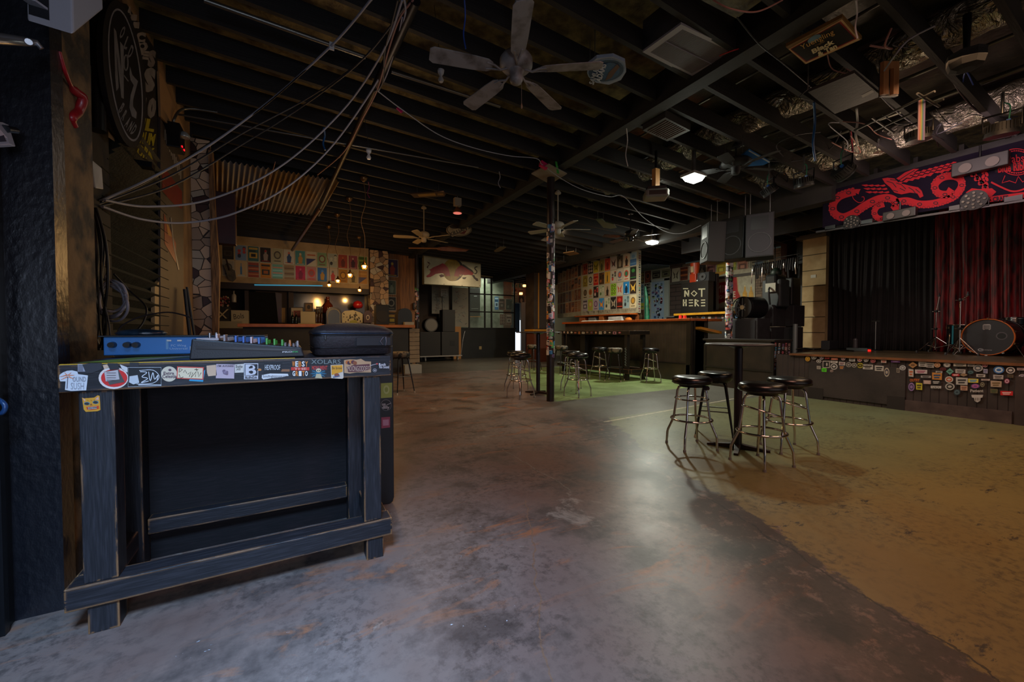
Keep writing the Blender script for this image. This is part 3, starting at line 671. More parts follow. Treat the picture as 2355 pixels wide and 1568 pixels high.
for x, r, hh in ((-0.325, 0.010, 0.03), (-0.30, 0.010, 0.035)):
    M().cyl((x, 2.3, mz(x)), (x, 2.3, mz(x)+hh), r*0.6, r*0.6, 12).build('jack_plug', steel, mx)
for i in range(4):
    for j in range(4):
        x = -0.02+i*0.018
        M().cyl((x, 2.22+j*0.05, mz(x)), (x, 2.22+j*0.05, mz(x)+0.014), 0.006, 0.005, 10).build('knob', mat('knob_grey', '#7d7272', 0.4), mx)
M().box(-0.36, -0.28, 2.21, 2.5, 1.150, 1.160).build('jack_strip', mat('mixer_light', '#a39898', 0.5), mx)

# ---- blue rack unit
bl = thing('blue_light_controller', 'blue flat lighting control box with round sockets behind the mixer', 'control box', (-0.48, 2.72, 1.066))
M().box(-0.775, -0.12, 2.60, 2.92, 1.075, 1.163).build('case', mat('blue_enamel', '#2f72b4', 0.45, 0.1), bl, 0.004)
M().box(-0.79, -0.12, 2.59, 2.93, 1.163, 1.170).build('top_plate', mat('dark_top', '#1d2026', 0.4), bl, 0.002)
M().box(-0.75, -0.15, 2.64, 2.88, 1.066, 1.075).build('base_feet', blackmetal, bl)
for px in (258, 293, 313):
    p = aY(px, 793, 2.59); M().cyl((p.x, 2.57, p.z), (p.x, 2.60, p.z), 0.013, 0.015, 16).build('round_socket', blackmetal, bl)
for px in (389, 413):
    p = aY(px, 783, 2.597); M().box(p.x-0.009, p.x+0.009, 2.595, 2.60, p.z-0.004, p.z+0.004).build('port', steel, bl)
a = Art(lambda x, y: Vector((x, 2.5985, y)), NY, 0.0008)
a.rect(-0.545, 1.10, -0.535, 1.15, '#6a9ac4'); a.text('PC Wing', -0.525, 1.110, -0.465, 1.124, '#a9c4dc', bold=0); a.text('Universal', -0.53, 1.098, -0.46, 1.108, '#a9c4dc', bold=0); a.rect(-0.45, 1.093, -0.38, 1.113, '#b9c4cc')
a.build('panel_print', printed, bl)
tag(M().lathe([(0.10, 0), (0.11, 0.01), (0.09, 0.025), (0.03, 0.033), (0.0, 0.034)], (-0.70, 2.86, 1.170), 20, sx=1.0, sy=0.5).build('crumpled_blue_bag', mat('blue_film', '#163a54', 0.3, 0, '#0b1e2c', 12, 0.9, 14)), 'crumpled translucent blue plastic bag lying on the blue control box', 'bag')

# ---- soft equipment bag
bag = thing('equipment_bag', 'dark zipped padded equipment bag lying on the right end of the desk', 'bag', (0.29, 2.45, 1.066))
def rrect(cx, cy, hx, hy, r, n=8):
    out = []
    for (sx, sy, a0) in ((1, 1, 0), (-1, 1, PI/2), (-1, -1, PI), (1, -1, 3*PI/2)):
        for k in range(n+1):
            a = a0+k/n*PI/2; out.append((cx+sx*(hx-r)+r*math.cos(a), cy+sy*(hy-r)+r*math.sin(a)))
    return out
def loft(o, levels, cx, cy, col=None, smooth=True):
    vs = []; rings = []
    for hx, hy, r, z in levels:
        rg = rrect(cx, cy, hx, hy, r); rings.append(len(rg)); vs += [(x, y, z) for x, y in rg]
    n = rings[0]; fs = []
    for j in range(len(levels)-1):
        for i in range(n): fs.append((j*n+i, j*n+(i+1) % n, (j+1)*n+(i+1) % n, (j+1)*n+i))
    o.add(vs, fs, smooth, col); o.add(vs[:n], [tuple(range(n-1, -1, -1))], False, col); o.add(vs[-n:], [tuple(range(n))], smooth, col); return o
bagm = mat('bag_nylon', '#332a2c', 0.6, 0, '#241e20', 5, 0.3, 90)
cx, cy = 0.297, 2.47
loft(M(), [(0.175, 0.25, 0.04, 1.067), (0.19, 0.27, 0.045, 1.074), (0.193, 0.273, 0.045, 1.170), (0.192, 0.272, 0.045, 1.180)], cx, cy).build('body', bagm, bag)
loft(M(), [(0.195, 0.274, 0.045, 1.180), (0.198, 0.278, 0.045, 1.187), (0.192, 0.27, 0.05, 1.197), (0.165, 0.235, 0.07, 1.216), (0.12, 0.18, 0.1, 1.231), (0.05, 0.1, 0.05, 1.237)], cx, cy).build('lid', bagm, bag)
for z in (1.108, 1.170): M().tube([(x, y, z) for x, y in rrect(cx, cy, 0.195, 0.275, 0.045)], 0.002, 6, None, True).build('piping', blackmetal, bag)
zp = [(x, y, 1.180) for x, y in rrect(cx, cy, 0.198, 0.279, 0.045)]
M().tube(zp, 0.0035, 6, None, True).build('zip', mat('zip_metal', '#3b4a60', 0.25, 0.8), bag)
M().box(0.150, 0.160, 2.190, 2.194, 1.148, 1.172).build('zip_pull', blackmetal, bag, 0.002)
o = M(); o.box(0.30, 0.475, 2.190, 2.196, 1.115, 1.158); o.build('side_pocket', mat('pocket_webbing', '#1d191c', 0.6), bag, 0.002)
o = M(); o.tube([(0.432, 2.188, 1.118), (0.418, 2.184, 1.138), (0.436, 2.188, 1.160)], 0.0035, 6); o.tube([(0.447, 2.188, 1.116), (0.449, 2.182, 1.138), (0.447, 2.188, 1.160)], 0.004, 6); o.build('carry_ring', mat('grey_ring', '#6a6268', 0.4, 0.5), bag)
a = Art(lambda x, y: Vector((x, y, 1.2285)), (0, 0, 1), 0.001); a.poly([(0.28, 2.44), (0.34, 2.40), (0.345, 2.41), (0.285, 2.45)], '#8d8488'); a.build('badge', steel, bag)

# ================================================================== STOOLS AND TABLES
def stool_chrome(tilt_ring=False):
    t = thing('bar_stool', 'chrome stool', 'bar stool')
    M().lathe([(0.150, 0.650), (0.178, 0.655), (0.190, 0.670), (0.192, 0.690), (0.186, 0.712), (0.165, 0.727), (0.11, 0.733), (0, 0.735)], n=36).build('seat', vinyl, t)
    M().ring((0, 0, 0.668), 0.190, 0.004, 40, 6).build('seat_welt', vinyl, t)
    M().cyl((0, 0, 0.625), (0, 0, 0.650), 0.12, 0.13, 20).build('swivel_plate', blackmetal, t)
    for i, rt in enumerate((PI/4, 3*PI/4)):
        c, s_ = math.cos(rt), math.sin(rt)
        for sg in (1, -1):
            prof = [(0.0, 0.632), (0.075, 0.632), (0.105, 0.626), (0.128, 0.608), (0.140, 0.575), (0.148, 0.50), (0.175, 0.29), (0.184, 0.265), (0.232, 0.150), (0.238, 0.130), (0.246, 0.012)]
            M().tube([(sg*r*c, sg*r*s_, z) for r, z in prof], 0.0115, 10).build('leg', chrome, t)
            M().cyl((sg*0.2465*c, sg*0.2465*s_, 0), (sg*0.246*c, sg*0.246*s_, 0.022), 0.015, 0.0135, 12).build('rubber_foot', rubber, t)
    M().ring((0, 0, 0.29), 0.195, 0.0105, 40, 8).build('foot_ring', chrome, t)
    o = M()
    if tilt_ring: o.T = Matrix.Translation((0, 0, 0.475)) @ Matrix.Rotation(math.radians(17), 4, (0.35, 1, 0))
    else: o.T = Matrix.Translation((0, 0, 0.50))
    o.ring((0, 0, 0), 0.158, 0.008, 40, 8); o.build('upper_ring', chrome, t)
    return t
def stool_black():
    t = thing('bar_stool', 'black stool', 'bar stool')
    M().lathe([(0.165, 0.635), (0.176, 0.65), (0.180, 0.69), (0.176, 0.715), (0.155, 0.728), (0.1, 0.733), (0, 0.735)], n=36).build('seat', vinyl, t)
    M().cyl((0, 0, 0.615), (0, 0, 0.635), 0.14, 0.15, 20).build('seat_pan', blackmetal, t)
    for k in range(4):
        a = PI/4+k*PI/2; c, s_ = math.cos(a), math.sin(a)
        M().tube([(0.06*c, 0.06*s_, 0.618), (0.125*c, 0.125*s_, 0.618), (0.15*c, 0.15*s_, 0.59), (0.262*c, 0.262*s_, 0.03)], [0.016, 0.016, 0.016, 0.009], 10).build('leg', blackmetal, t)
        M().cyl((0.270*c, 0.270*s_, 0), (0.263*c, 0.263*s_, 0.035), 0.012, 0.011, 12).build('ferrule', mat('worn_ferrule', '#a59a88', 0.5), t)
    o = M(); q = [(0.208*math.cos(PI/4+k*PI/2), 0.208*math.sin(PI/4+k*PI/2), 0.30) for k in range(4)]
    for k in range(4): o.tube([q[k], q[(k+1) % 4]], 0.007, 8)
    o.build('foot_rail', dullmetal, t)
    return t
s0 = stool_chrome(); s0.location = (3.61, 2.67, 0); s0.rotation_euler[2] = math.radians(-67+45)
s0['label'] = 'chrome stool with torn seat underside, left of the near pub table'
M().lathe([(0.03, 0.0), (0.034, 0.02), (0.02, 0.04)], (0.10, -0.09, 0.60), 10).build('torn_lining', mat('torn_lining', '#3a2c30', 0.9), s0)
G1 = 'stools around the near pub table'; s0['group'] = G1
sB = stool_chrome(True); sB.location = (3.70, 2.02, 0); sB.rotation_euler[2] = math.radians(-55+45); sB['label'] = 'nearest chrome stool, its upper ring hanging tilted'; sB['group'] = G1
dup(sB, (4.38, 2.13, 0), math.radians(-32), 'chrome stool on the right of the near pub table, closest to the stage', G1)
sD = stool_black(); sD.location = (4.23, 2.83, 0); sD.rotation_euler[2] = math.radians(-57); sD['label'] = 'stool with black tapered legs behind the near pub table'; sD['group'] = G1
M().tube([(-0.175, 0.02, 0.70), (-0.1, 0.012, 0.7325), (0, 0, 0.737), (0.1, -0.01, 0.7325), (0.175, -0.02, 0.70)], 0.002, 6).build('seat_seam', mat('seam_pale', '#8a8f8c', 0.6), sD)
sc = (1.0, 1.0, 1.09)
G2 = 'stools around the far pub table'
dup(sB, (3.62, 6.17, 0), math.radians(12), 'chrome stool in front and left of the far pub table', G2, sc)
dup(sB, (3.98, 6.95, 0), math.radians(30), 'chrome stool with cracked seat behind the far pub table on its left', G2, sc)
dup(sB, (4.62, 5.80, 0), math.radians(12), 'chrome stool just right of the sticker-covered post', G2, sc)
dup(sB, (5.05, 6.55, 0), math.radians(40), 'chrome stool half hidden behind the post, on the far side of the pub table', G2, sc)
G3 = 'stools at the stickered bar table'
dup(sB, (6.83, 7.70, 0), math.radians(5), 'chrome stool at the middle of the stickered bar table', G3, sc)
dup(sB, (7.50, 6.66, 0), math.radians(-25), 'chrome stool standing alone at the near end of the stickered bar table', G3, sc)
cr = mat('cracked_vinyl', '#15130f', 0.7, 0, '#6a5c48', 9, 0.8, 12, lo=0.5, hi=0.56)
sE = stool_black(); sE.location = (6.6, 9.0, 0); sE.scale = sc; sE['label'] = 'black-legged stool with badly cracked seat at the far end of the stickered table'; sE['group'] = G3
for ch in sE.children:
    if ch.name.startswith('seat') and 'pan' not in ch.name: ch.data.materials[0] = cr
dup(sE, (6.83, 7.16, 0), math.radians(33), 'cracked black-legged stool between the two chrome stools at the stickered table', G3, sc)
dup(sE, (6.35, 10.1, 0), math.radians(20), 'cracked stool furthest back along the stickered table', G3, sc)
sL = dup(sE, (1.86, 7.75, 0), math.radians(18), 'black-legged stool with ragged tan seat beside the left bar', 'stools at the left bar', (1, 1, 1.1))
dup(sB, (1.55, 8.35, 0), math.radians(10), 'chrome stool peeking out beyond the desk end at the left bar', 'stools at the left bar', sc)

def pub_table(x, y, h, r, label):
    t = thing('pub_table', label, 'table', (x, y, 0), 'round pub tables'); o = org_of(t)
    M().cyl((x, y, h-0.022), (x, y, h-0.003), r-0.002, r, 48).cyl((x, y, h-0.003), (x, y, h), r, r-0.004, 48).build('tabletop', mat('table_laminate', '#232022', 0.35, 0, '#3a2c2c', 4), t)
    M().ring((x, y, h-0.012), r, 0.008, 48, 8).build('edge_band', mat('edge_rubber', '#3c3a3e', 0.4), t)
    M().cyl((x, y, h-0.05), (x, y, h-0.022), 0.045, 0.12, 20).build('mount_plate', blackmetal, t)
    M().cyl((x, y, 0.04), (x, y, h-0.04), 0.038, 0.038, 24).build('column', mat('column_paint', '#251e24', 0.28, 0.2), t)
    o = M()
    for k in range(4):
        a = k*PI/2+0.5; c, s_ = math.cos(a), math.sin(a)
        o.hexa([(x+0.03*s_, y-0.03*c, 0.0), (x+0.28*c+0.02*s_, y+0.28*s_-0.02*c, 0.0), (x+0.28*c-0.02*s_, y+0.28*s_+0.02*c, 0.0), (x-0.03*s_, y+0.03*c, 0.0),
                (x+0.03*s_, y-0.03*c, 0.055), (x+0.28*c+0.02*s_, y+0.28*s_-0.02*c, 0.022), (x+0.28*c-0.02*s_, y+0.28*s_+0.02*c, 0.022), (x-0.03*s_, y+0.03*c, 0.055)])
    o.build('cross_base', mat('rusty_iron', '#1a1412', 0.5, 0.4, '#3a241a', 9), t, 0.004)
    return t
pub_table(3.97, 2.40, 1.07, 0.305, 'black round pub table with four stools close around it')
pub_table(4.157, 6.42, 1.185, 0.42, 'dark round pub table behind the sticker-covered post')

# sticker-wrapped round posts
def post(x, y, z0, z1, r, s0, s1, label, seed, dens=95, name='support_post'):
    t = thing(name, label, 'post', (x, y, z0), 'round steel roof posts')
    M().cyl((x, y, z0), (x, y, z1), r, r, 24).build('shaft', mat('post_paint', '#1b1516', 0.4, 0.2, '#2a1d1b', 5), t)
    rn = random.Random(seed); o = M(); pal = ['#b5a9a4', '#d0c8c0', '#1a1a1c', '#141416', '#b0aab0', '#c8c4c0', '#6a4a7a', '#a83a30', '#2f6a9a', '#c87a30', '#3f8a4a', '#c9a0b8', '#2a2628', '#8f8894', '#d8d4cc', '#3a3a3e']
    for i in range(dens):
        z = s0+(s1-s0)*rn.random(); h = rn.uniform(0.03, 0.12); a = rn.uniform(-PI, PI); w = rn.uniform(0.5, 1.3); rr = r+0.0006+0.00006*(i % 60); c = rn.choice(pal)
        n = 6; vs = []; sk = rn.uniform(-0.02, 0.02)
        for k in range(n+1):
            b = a+w*k/n; vs += [(x+rr*math.cos(b), y+rr*math.sin(b), z+sk*k/n), (x+rr*math.cos(b), y+rr*math.sin(b), z+h+sk*k/n)]
        o.add(vs, [(2*k, 2*k+2, 2*k+3, 2*k+1) for k in range(n)], True, c)
        if rn.random() < 0.6:
            c2 = rn.choice(pal); rr += 0.00005; nb = rn.randint(1, 3)
            for b_ in range(nb):
                za = z+h*(0.15+0.7*b_/nb); zb = za+h*0.5/nb; vs = []
                for k in range(n+1):
                    b = a+w*0.12+w*0.76*k/n; vs += [(x+rr*math.cos(b), y+rr*math.sin(b), za+sk*k/n), (x+rr*math.cos(b), y+rr*math.sin(b), zb+sk*k/n)]
                o.add(vs, [(2*k, 2*k+2, 2*k+3, 2*k+1) for k in range(n)], True, c2)
    q = o.build('stickers', printed, t); q['kind'] = 'stuff'
    return t
post(3.88, 5.607, 0, 3.84, 0.066, 0.75, 3.0, 'round post wrapped in band stickers in the middle of the room', 3, 330)
post(3.88, 13.75, 0, 3.84, 0.07, 1.5, 2.75, 'distant post with colourful stickers left of the hanging bull sign', 5, 110)
post(8.86, 5.60, 0, 3.5, 0.075, 1.0, 2.75, 'post plastered in white stickers behind the black booth', 9, 260)
# ================================================================== POSTERS
def poster(fn, nrm, x0, y0, x1, y1, bg, motif, c1, c2, label, group, rim='#b9b2a0', name='gig_poster'):
    """x0<x1 across, y0 top, y1 bottom, in the plane's own units"""
    a = Art(fn, nrm, 0.002); w, h = x1-x0, y1-y0
    X = lambda t: x0+w*t; Y = lambda t: y0+h*t
    # thin paper with a rim
    P = [Vector(fn(X(0), Y(0))), Vector(fn(X(1), Y(0))), Vector(fn(X(1), Y(1))), Vector(fn(X(0), Y(1)))]
    a.prism([p+a.n*0.0005 for p in P], a.n*0.0015, rim)
    a.poly([(X(.03), Y(.02)), (X(.97), Y(.02)), (X(.97), Y(.98)), (X(.03), Y(.98))], bg, 2)
    E = lambda cx, cy, rx, ry, c, l: a.poly([(X(cx+rx*math.cos(2*PI*i/16)), Y(cy+ry*math.sin(2*PI*i/16))) for i in range(16)], c, l)
    R = lambda u0, v0, u1, v1, c, l=3: a.poly([(X(u0), Y(v0)), (X(u1), Y(v0)), (X(u1), Y(v1)), (X(u0), Y(v1))], c, l)
    Pg = lambda pts, c, l=3: a.poly([(X(u), Y(v)) for u, v in pts], c, l)
    if motif == 'round': E(.5, .45, .33, .27, c1, 3); E(.5, .45, .22, .18, c2, 4); R(.2, .82, .8, .88, c1)
    elif motif == 'figure': Pg([(.35, .9), (.3, .5), (.42, .4), (.4, .22), (.5, .15), (.62, .22), (.6, .4), (.74, .5), (.66, .9)], c1); E(.5, .25, .1, .08, c2, 4); R(.15, .88, .85, .93, c2)
    elif motif == 'block': R(.12, .1, .88, .22, c1); R(.12, .28, .7, .36, c2); R(.15, .42, .85, .78, c1); R(.3, .5, .7, .7, c2, 4)
    elif motif == 'bottle': Pg([(.42, .85), (.42, .4), (.47, .3), (.47, .12), (.53, .12), (.53, .3), (.58, .4), (.58, .85)], c1); R(.2, .88, .8, .93, c2)
    elif motif == 'diag': Pg([(.03, .5), (.97, .5), (.03, .98)], c1); R(.1, .2, .9, .3, c2)
    elif motif == 'wings': Pg([(.5, .5), (.1, .2), (.3, .6), (.2, .8), (.5, .65), (.8, .85), (.72, .55), (.9, .15)], c1); E(.5, .56, .1, .12, c2, 4)
    elif motif == 'waves':
        for k in range(4): R(.06, .2+k*.18, .94, .28+k*.18, c1 if k % 2 == 0 else c2)
    elif motif == 'splash':
        for k in range(7): E(.5+.28*math.cos(k*2.1), .45+.28*math.sin(k*1.7), .14, .1, c1 if k % 2 else c2, 3+k*.1)
    elif motif == 'letters':
        for k in range(3):
            for j in range(2): E(.3+.4*j, .2+.28*k, .16, .11, c1, 3); E(.3+.4*j, .2+.28*k, .07, .05, c2, 4)
    elif motif == 'half': R(.03, .5, .97, .98, c1); E(.5, .3, .25, .14, c2, 3); R(.1, .78, .9, .84, c2, 4)
    o = a.build(name, printed)
    return tag(o, label, 'poster', group)
MW = {'round': 'a round emblem', 'figure': 'a standing figure', 'block': 'stacked block shapes', 'bottle': 'a bottle shape', 'diag': 'a diagonal wedge', 'wings': 'a winged shape', 'waves': 'wide horizontal bands', 'splash': 'scattered blobs', 'letters': 'paired ring letters', 'half': 'a two-tone split'}
# ---- poster wall above the back bar: section A faces the room, section B bends away behind it
pw = cream = mat('cream_partition', '#a09a84', 0.6, 0, '#8a846e', 4)
WA = 9.33
struct(M().box(WA, WA+0.12, 8.80, 11.51, 1.76, 3.68).build('wall_bar_partition', pw))
B0 = Vector((WA, 11.51, 0)); B1 = Vector((9.98, 13.90, 0)); dB = (B1-B0).normalized(); nB = Vector((-dB.y, dB.x, 0))
q = [B0, B1, B1-nB*0.12, B0-nB*0.12]
if nB.x > 0: nB = -nB; q = [B0, B1, B1-nB*0.12, B0-nB*0.12]
o = M(); o.prism([(p.x, p.y, 1.76) for p in q], (0, 0, 1.92)); struct(o.build('wall_bar_partition_rear', pw))
PA = [  # rows top to bottom, columns from the room's far end to the near end
 [('#6e3a24', 'block', '#8a4a2a', '#2c1712'), ('#8a3c2a', 'splash', '#b2502c', '#4a1c18'), ('#1f1420', 'letters', '#c9bcae', '#7a2a3a'), ('#b5a32c', 'wings', '#23302a', '#b5a32c'), ('#8d7f45', 'figure', '#4a4a2c', '#a89a5c'), ('#b2402a', 'figure', '#7a241a', '#c86a3c'), ('#b5a8a0', 'wings', '#3a2a2a', '#7a4a4a'), ('#4a4034', 'figure', '#948a74', '#2a241c'), ('#c0ae94', 'figure', '#2f2420', '#b0593a'), ('#8fa8b4', 'half', '#3f6a9a', '#6a94b4')],
 [('#8a7a2c', 'round', '#6a4a24', '#9a8a3c'), ('#b0a890', 'round', '#2f3038', '#8d8874'), ('#b8281f', 'block', '#c86a3c', '#8a1c18'), ('#4a3018', 'splash', '#9a5a2c', '#2a1a10'), ('#c99a3a', 'bottle', '#2a3a2c', '#a8762a'), ('#b9b4a4', 'splash', '#b0342c', '#4a4a44'), ('#b9b2a2', 'round', '#5a6a8a', '#c25a3c'), ('#c2bda8', 'round', '#c23a2c', '#2f7a5a'), ('#14241a', 'half', '#1c1c1e', '#2f7a3c')],
 [('#a89a80', 'round', '#3a2c20', '#6a563c'), ('#a8a48c', 'round', '#b8642a', '#8a4a20'), ('#2c2420', 'splash', '#c9b4a4', '#b83c34'), ('#a3ab90', 'splash', '#4f6a34', '#c0bca0'), ('#b09c80', 'figure', '#2c2218', '#7a6244'), ('#8ab82a', 'letters', '#2a4a1c', '#c8d83c'), ('#bdb7a4', 'wings', '#c04a34', '#bdb7a4'), ('#1f7fc0', 'figure', '#10283c', '#d5d8d8'), ('#2a1c16', 'wings', '#d8b048', '#c89a3a')],
 [('#94888a', 'block', '#4a4244', '#b0a4a4'), ('#9aa83a', 'round', '#c26a5a', '#b4b85a'), ('#a89aa0', 'round', '#6f4a6c', '#a08aa0'), ('#3a8ac0', 'wings', '#d8762a', '#d8b030'), ('#b9b7a0', 'splash', '#2f3a2a', '#8a9a74'), ('#1c1a1a', 'wings', '#bcae94', '#6a5a48'), ('#8a1a14', 'half', '#3a1410', '#c8452c'), ('#8aa3a8', 'splash', '#1f2a2c', '#5a7478'), ('#c6b890', 'round', '#6a5434', '#b8862c')]]
CN = {}
def cname(hx):
    c = hx.lstrip('#'); r, g, b = [int(c[i:i+2], 16) for i in (0, 2, 4)]; mx_, mn = max(r, g, b), min(r, g, b)
    if mx_ < 60: return 'black'
    if mx_-mn < 26: return 'grey' if mx_ < 150 else 'off-white'
    if r == mx_ and g > 0.82*r and b < 0.75*g: return 'yellow'
    if r == mx_ and g > 0.6*r: return 'tan' if r < 200 else 'orange'
    if r == mx_ and g < 0.45*r: return 'red'
    if r == mx_: return 'brown'
    if g == mx_: return 'green'
    return 'blue'
rows = ['top', 'second', 'third', 'bottom']
fA = lambda y, z: Vector((WA, y, z)); colw = 0.287
for r, row in enumerate(PA):
    nc = len(row)
    for i, (bg_, mo, c1, c2) in enumerate(row):
        k = nc-1-i; y1 = 8.86+colw*k; y0 = y1+colw*0.96
        zt = 3.64-0.435*r; zb = zt-0.415
        if y0 > 11.5: y0 = 11.49
        poster(fA, (-1, 0, 0), y0, zt, y1, zb, bg_, mo, c1, c2, f'{cname(bg_)} poster with {MW[mo]}, {ORD[k]} from near end, {rows[r]} row above bar', 'posters on the lit partition above the bar')
rn = random.Random(11); palB = ['#7a4a34', '#8a5a3c', '#4a3430', '#a0684a', '#5a4a54', '#6a5a60', '#9a7a5c', '#3c2c2c', '#8d6a5a', '#b07a50']  # palette kept dark and reddish, painting in the dimmer light back there
fB = lambda t, z: B0+dB*t+Vector((0, 0, z)); LB = (B1-B0).length
mk = list(MW)
for r in range(4):
    for i in range(8):
        t0 = 0.04+i*0.305
        poster(fB, nB, t0+0.29, 3.64-0.435*r, t0, 3.64-0.435*r-0.415, rn.choice(palB), rn.choice(mk), rn.choice(palB), rn.choice(palB), f'dim reddish poster, {ORD[i]} along the bent rear partition, {rows[r]} row', 'posters on the bent rear part of the bar partition')
# scrawled base strip and sticker-covered end of the partition
a = Art(fA, (-1, 0, 0), 0.002); rn = random.Random(4)
for i in range(90):
    y = rn.uniform(8.85, 11.4); z = rn.uniform(1.80, 1.88); h = rn.uniform(0.02, 0.09); d = rn.uniform(-0.02, 0.02)
    a.stroke([(y, z), (y+d, z+h), (y+d*2+0.02, z+h*0.5)], 0.006, '#37342a', 2)
o = a.build('marker_scrawl', printed); tag(o, 'black marker scrawl along the foot of the lit poster partition', 'graffiti', kind='thing')
a = Art(lambda x, z: Vector((x, 8.80, z)), (0, -1, 0), 0.002)
for i in range(26):
    z = 1.8+i*0.07; w = rn.uniform(0.02, 0.05); c = rn.choice(['#2a2a2c', '#3a6a4a', '#8a5a3a', '#55555a', '#1c1c1e', '#6a3a3a'])
    (a.rect(WA+0.06-w, z, WA+0.06+w*0.8, z+0.045, c, 2) if i % 2 else a.ell(WA+0.06, z+0.02, w, 0.025, c, 2))
o = a.build('end_stickers', printed); tag(o, 'column of small stickers on the near end of the poster partition', 'stickers')
struct(M().box(9.0, 9.34, 8.82, 11.5, 1.71, 1.745).build('shelf_under_partition', orangewood))
for y in (8.85, 10.1, 11.4): struct(M().box(9.36, 9.44, y, y+0.08, 0, 1.76).build('trim_4', mat('orange_post', '#7a3f1c', 0.5)))
struct(M().box(9.42, 9.5, 8.9, 11.5, 0.0, 1.76).build('wall_back_bar_lower', mat('brown_bar_back', '#5a2f1a', 0.6, 0, '#3a1e12', 4)))
# things on the back-bar shelf
tag(M().box(9.0, 9.3, 9.15, 9.75, 1.50, 1.66).build('white_tray', whiteplastic, bevel=0.01), 'pale grey tray on the back bar under the near end of the partition', 'tray')
struct(M().box(8.95, 9.42, 8.9, 11.5, 1.42, 1.5).build('shelf_back_bar', mat('dark_counter', '#2a1a12', 0.4)))
for i, (y, w, hh, c, nm) in enumerate(((10.4, .35, .16, '#6a6864', 'grey'), (10.95, .3, .18, '#8a4a20', 'brown'), (10.0, .22, .2, '#96582a', 'orange'))):
    tag(M().box(9.02, 9.3, y, y+w, 1.5, 1.5+hh).build('storage_box', mat('box_%d' % i, c, 0.6), bevel=0.006), f'{nm} box on the back bar under the partition', 'box')
tag(M().lathe([(0.06, 0), (0.10, 0.03), (0.09, 0.09), (0.03, 0.13), (0, 0.135)], (9.1, 8.96, 1.50), 16, sx=0.9, sy=1.3).build('orange_cloth', mat('orange_cloth', '#c8701c', 0.8, 0, '#a85a14', 9, 0.8, 12)), 'crumpled orange cloth at the near end of the back bar', 'cloth')
# ---- the bar
bar = thing('bar_counter', 'long dark beadboard bar with an orange varnished top under the poster partition', 'bar', (8.5, 8.6, 0))
def beadmat(name, c, c2, axis='Y', step=0.045):
    if name in MT: return MT[name]
    m, n, l, b = newmat(name); MT[name] = m
    ge = n.new('ShaderNodeNewGeometry'); sp = n.new('ShaderNodeSeparateXYZ'); l.new(ge.outputs['Position'], sp.inputs[0])
    s1 = n.new('ShaderNodeMath'); s1.operation = 'PINGPONG'; l.new(sp.outputs[1 if axis == 'Y' else 0], s1.inputs[0]); s1.inputs[1].default_value = step
    r = n.new('ShaderNodeMapRange'); r.inputs['From Min'].default_value = 0; r.inputs['From Max'].default_value = step*0.14; l.new(s1.outputs[0], r.inputs[0])
    no = n.new('ShaderNodeTexNoise'); no.inputs['Scale'].default_value = 3; no.inputs['Detail'].default_value = 6
    rr = n.new('ShaderNodeValToRGB'); rr.color_ramp.elements[0].position = .35; rr.color_ramp.elements[1].position = .7; rr.color_ramp.elements[0].color = (*L(c), 1); rr.color_ramp.elements[1].color = (*L(c2), 1)
    l.new(ge.outputs['Position'], no.inputs['Vector']); l.new(no.outputs['Fac'], rr.inputs[0]); l.new(rr.outputs[0], b.inputs['Base Color']); b.inputs['Roughness'].default_value = 0.5
    bu = n.new('ShaderNodeBump'); bu.inputs['Strength'].default_value = 1.0; bu.inputs['Distance'].default_value = 0.008; l.new(r.outputs[0], bu.inputs['Height']); l.new(bu.outputs[0], b.inputs['Normal'])
    return m
bead = beadmat('beadboard_dark', '#3d332a', '#52453a')
M().box(8.22, 8.75, 6.15, 11.0, 0.0, 1.44).build('bar_front', bead, bar)
M().box(8.19, 8.22, 6.12, 11.0, 0.0, 0.42).build('kick_board', mat('kick_board', '#382f27', 0.5, 0, '#463829', 4), bar)
M().box(8.185, 8.22, 6.1, 11.0, 0.40, 0.43).box(8.19, 8.24, 6.1, 6.22, 0, 1.44).box(8.32, 8.37, 6.105, 6.15, 0, 1.44).build('corner_trim', mat('bar_trim', '#231d19', 0.45), bar)
M().box(8.12, 8.80, 6.08, 11.05, 1.44, 1.50).build('counter_top', orangewood, bar, 0.006)
M().box(8.75, 9.35, 6.08, 6.45, 1.44, 1.50).build('counter_return', orangewood, bar, 0.006)
M().box(8.40, 8.9, 6.15, 6.4, 0, 1.44).build('end_panel', mat('bar_end_panel', '#2a2520', 0.5), bar)
M().hexa([(8.40, 5.98, 1.24), (9.0, 5.86, 1.13), (9.0, 6.15, 1.13), (8.40, 6.15, 1.24), (8.40, 5.98, 1.30), (9.0, 5.86, 1.19), (9.0, 6.15, 1.19), (8.40, 6.15, 1.30)]).build('slanted_shelf', mat('amber_shelf', '#b87820', 0.4, 0, '#9a5f18', 5), bar)
tag(M().hexa([(8.3, 9.0, 1.5), (8.6, 9.0, 1.5), (8.6, 10.3, 1.5), (8.3, 10.3, 1.5), (8.31, 9.02, 1.53), (8.59, 9.02, 1.53), (8.58, 10.2, 1.545), (8.32, 10.2, 1.545)]).build('folded_towels', mat('white_towel', '#c9c6bc', 0.9, 0, '#a9a69c', 9, 0.8, 18), bevel=0.01), 'flat row of folded white towels on the bar counter', 'towels')
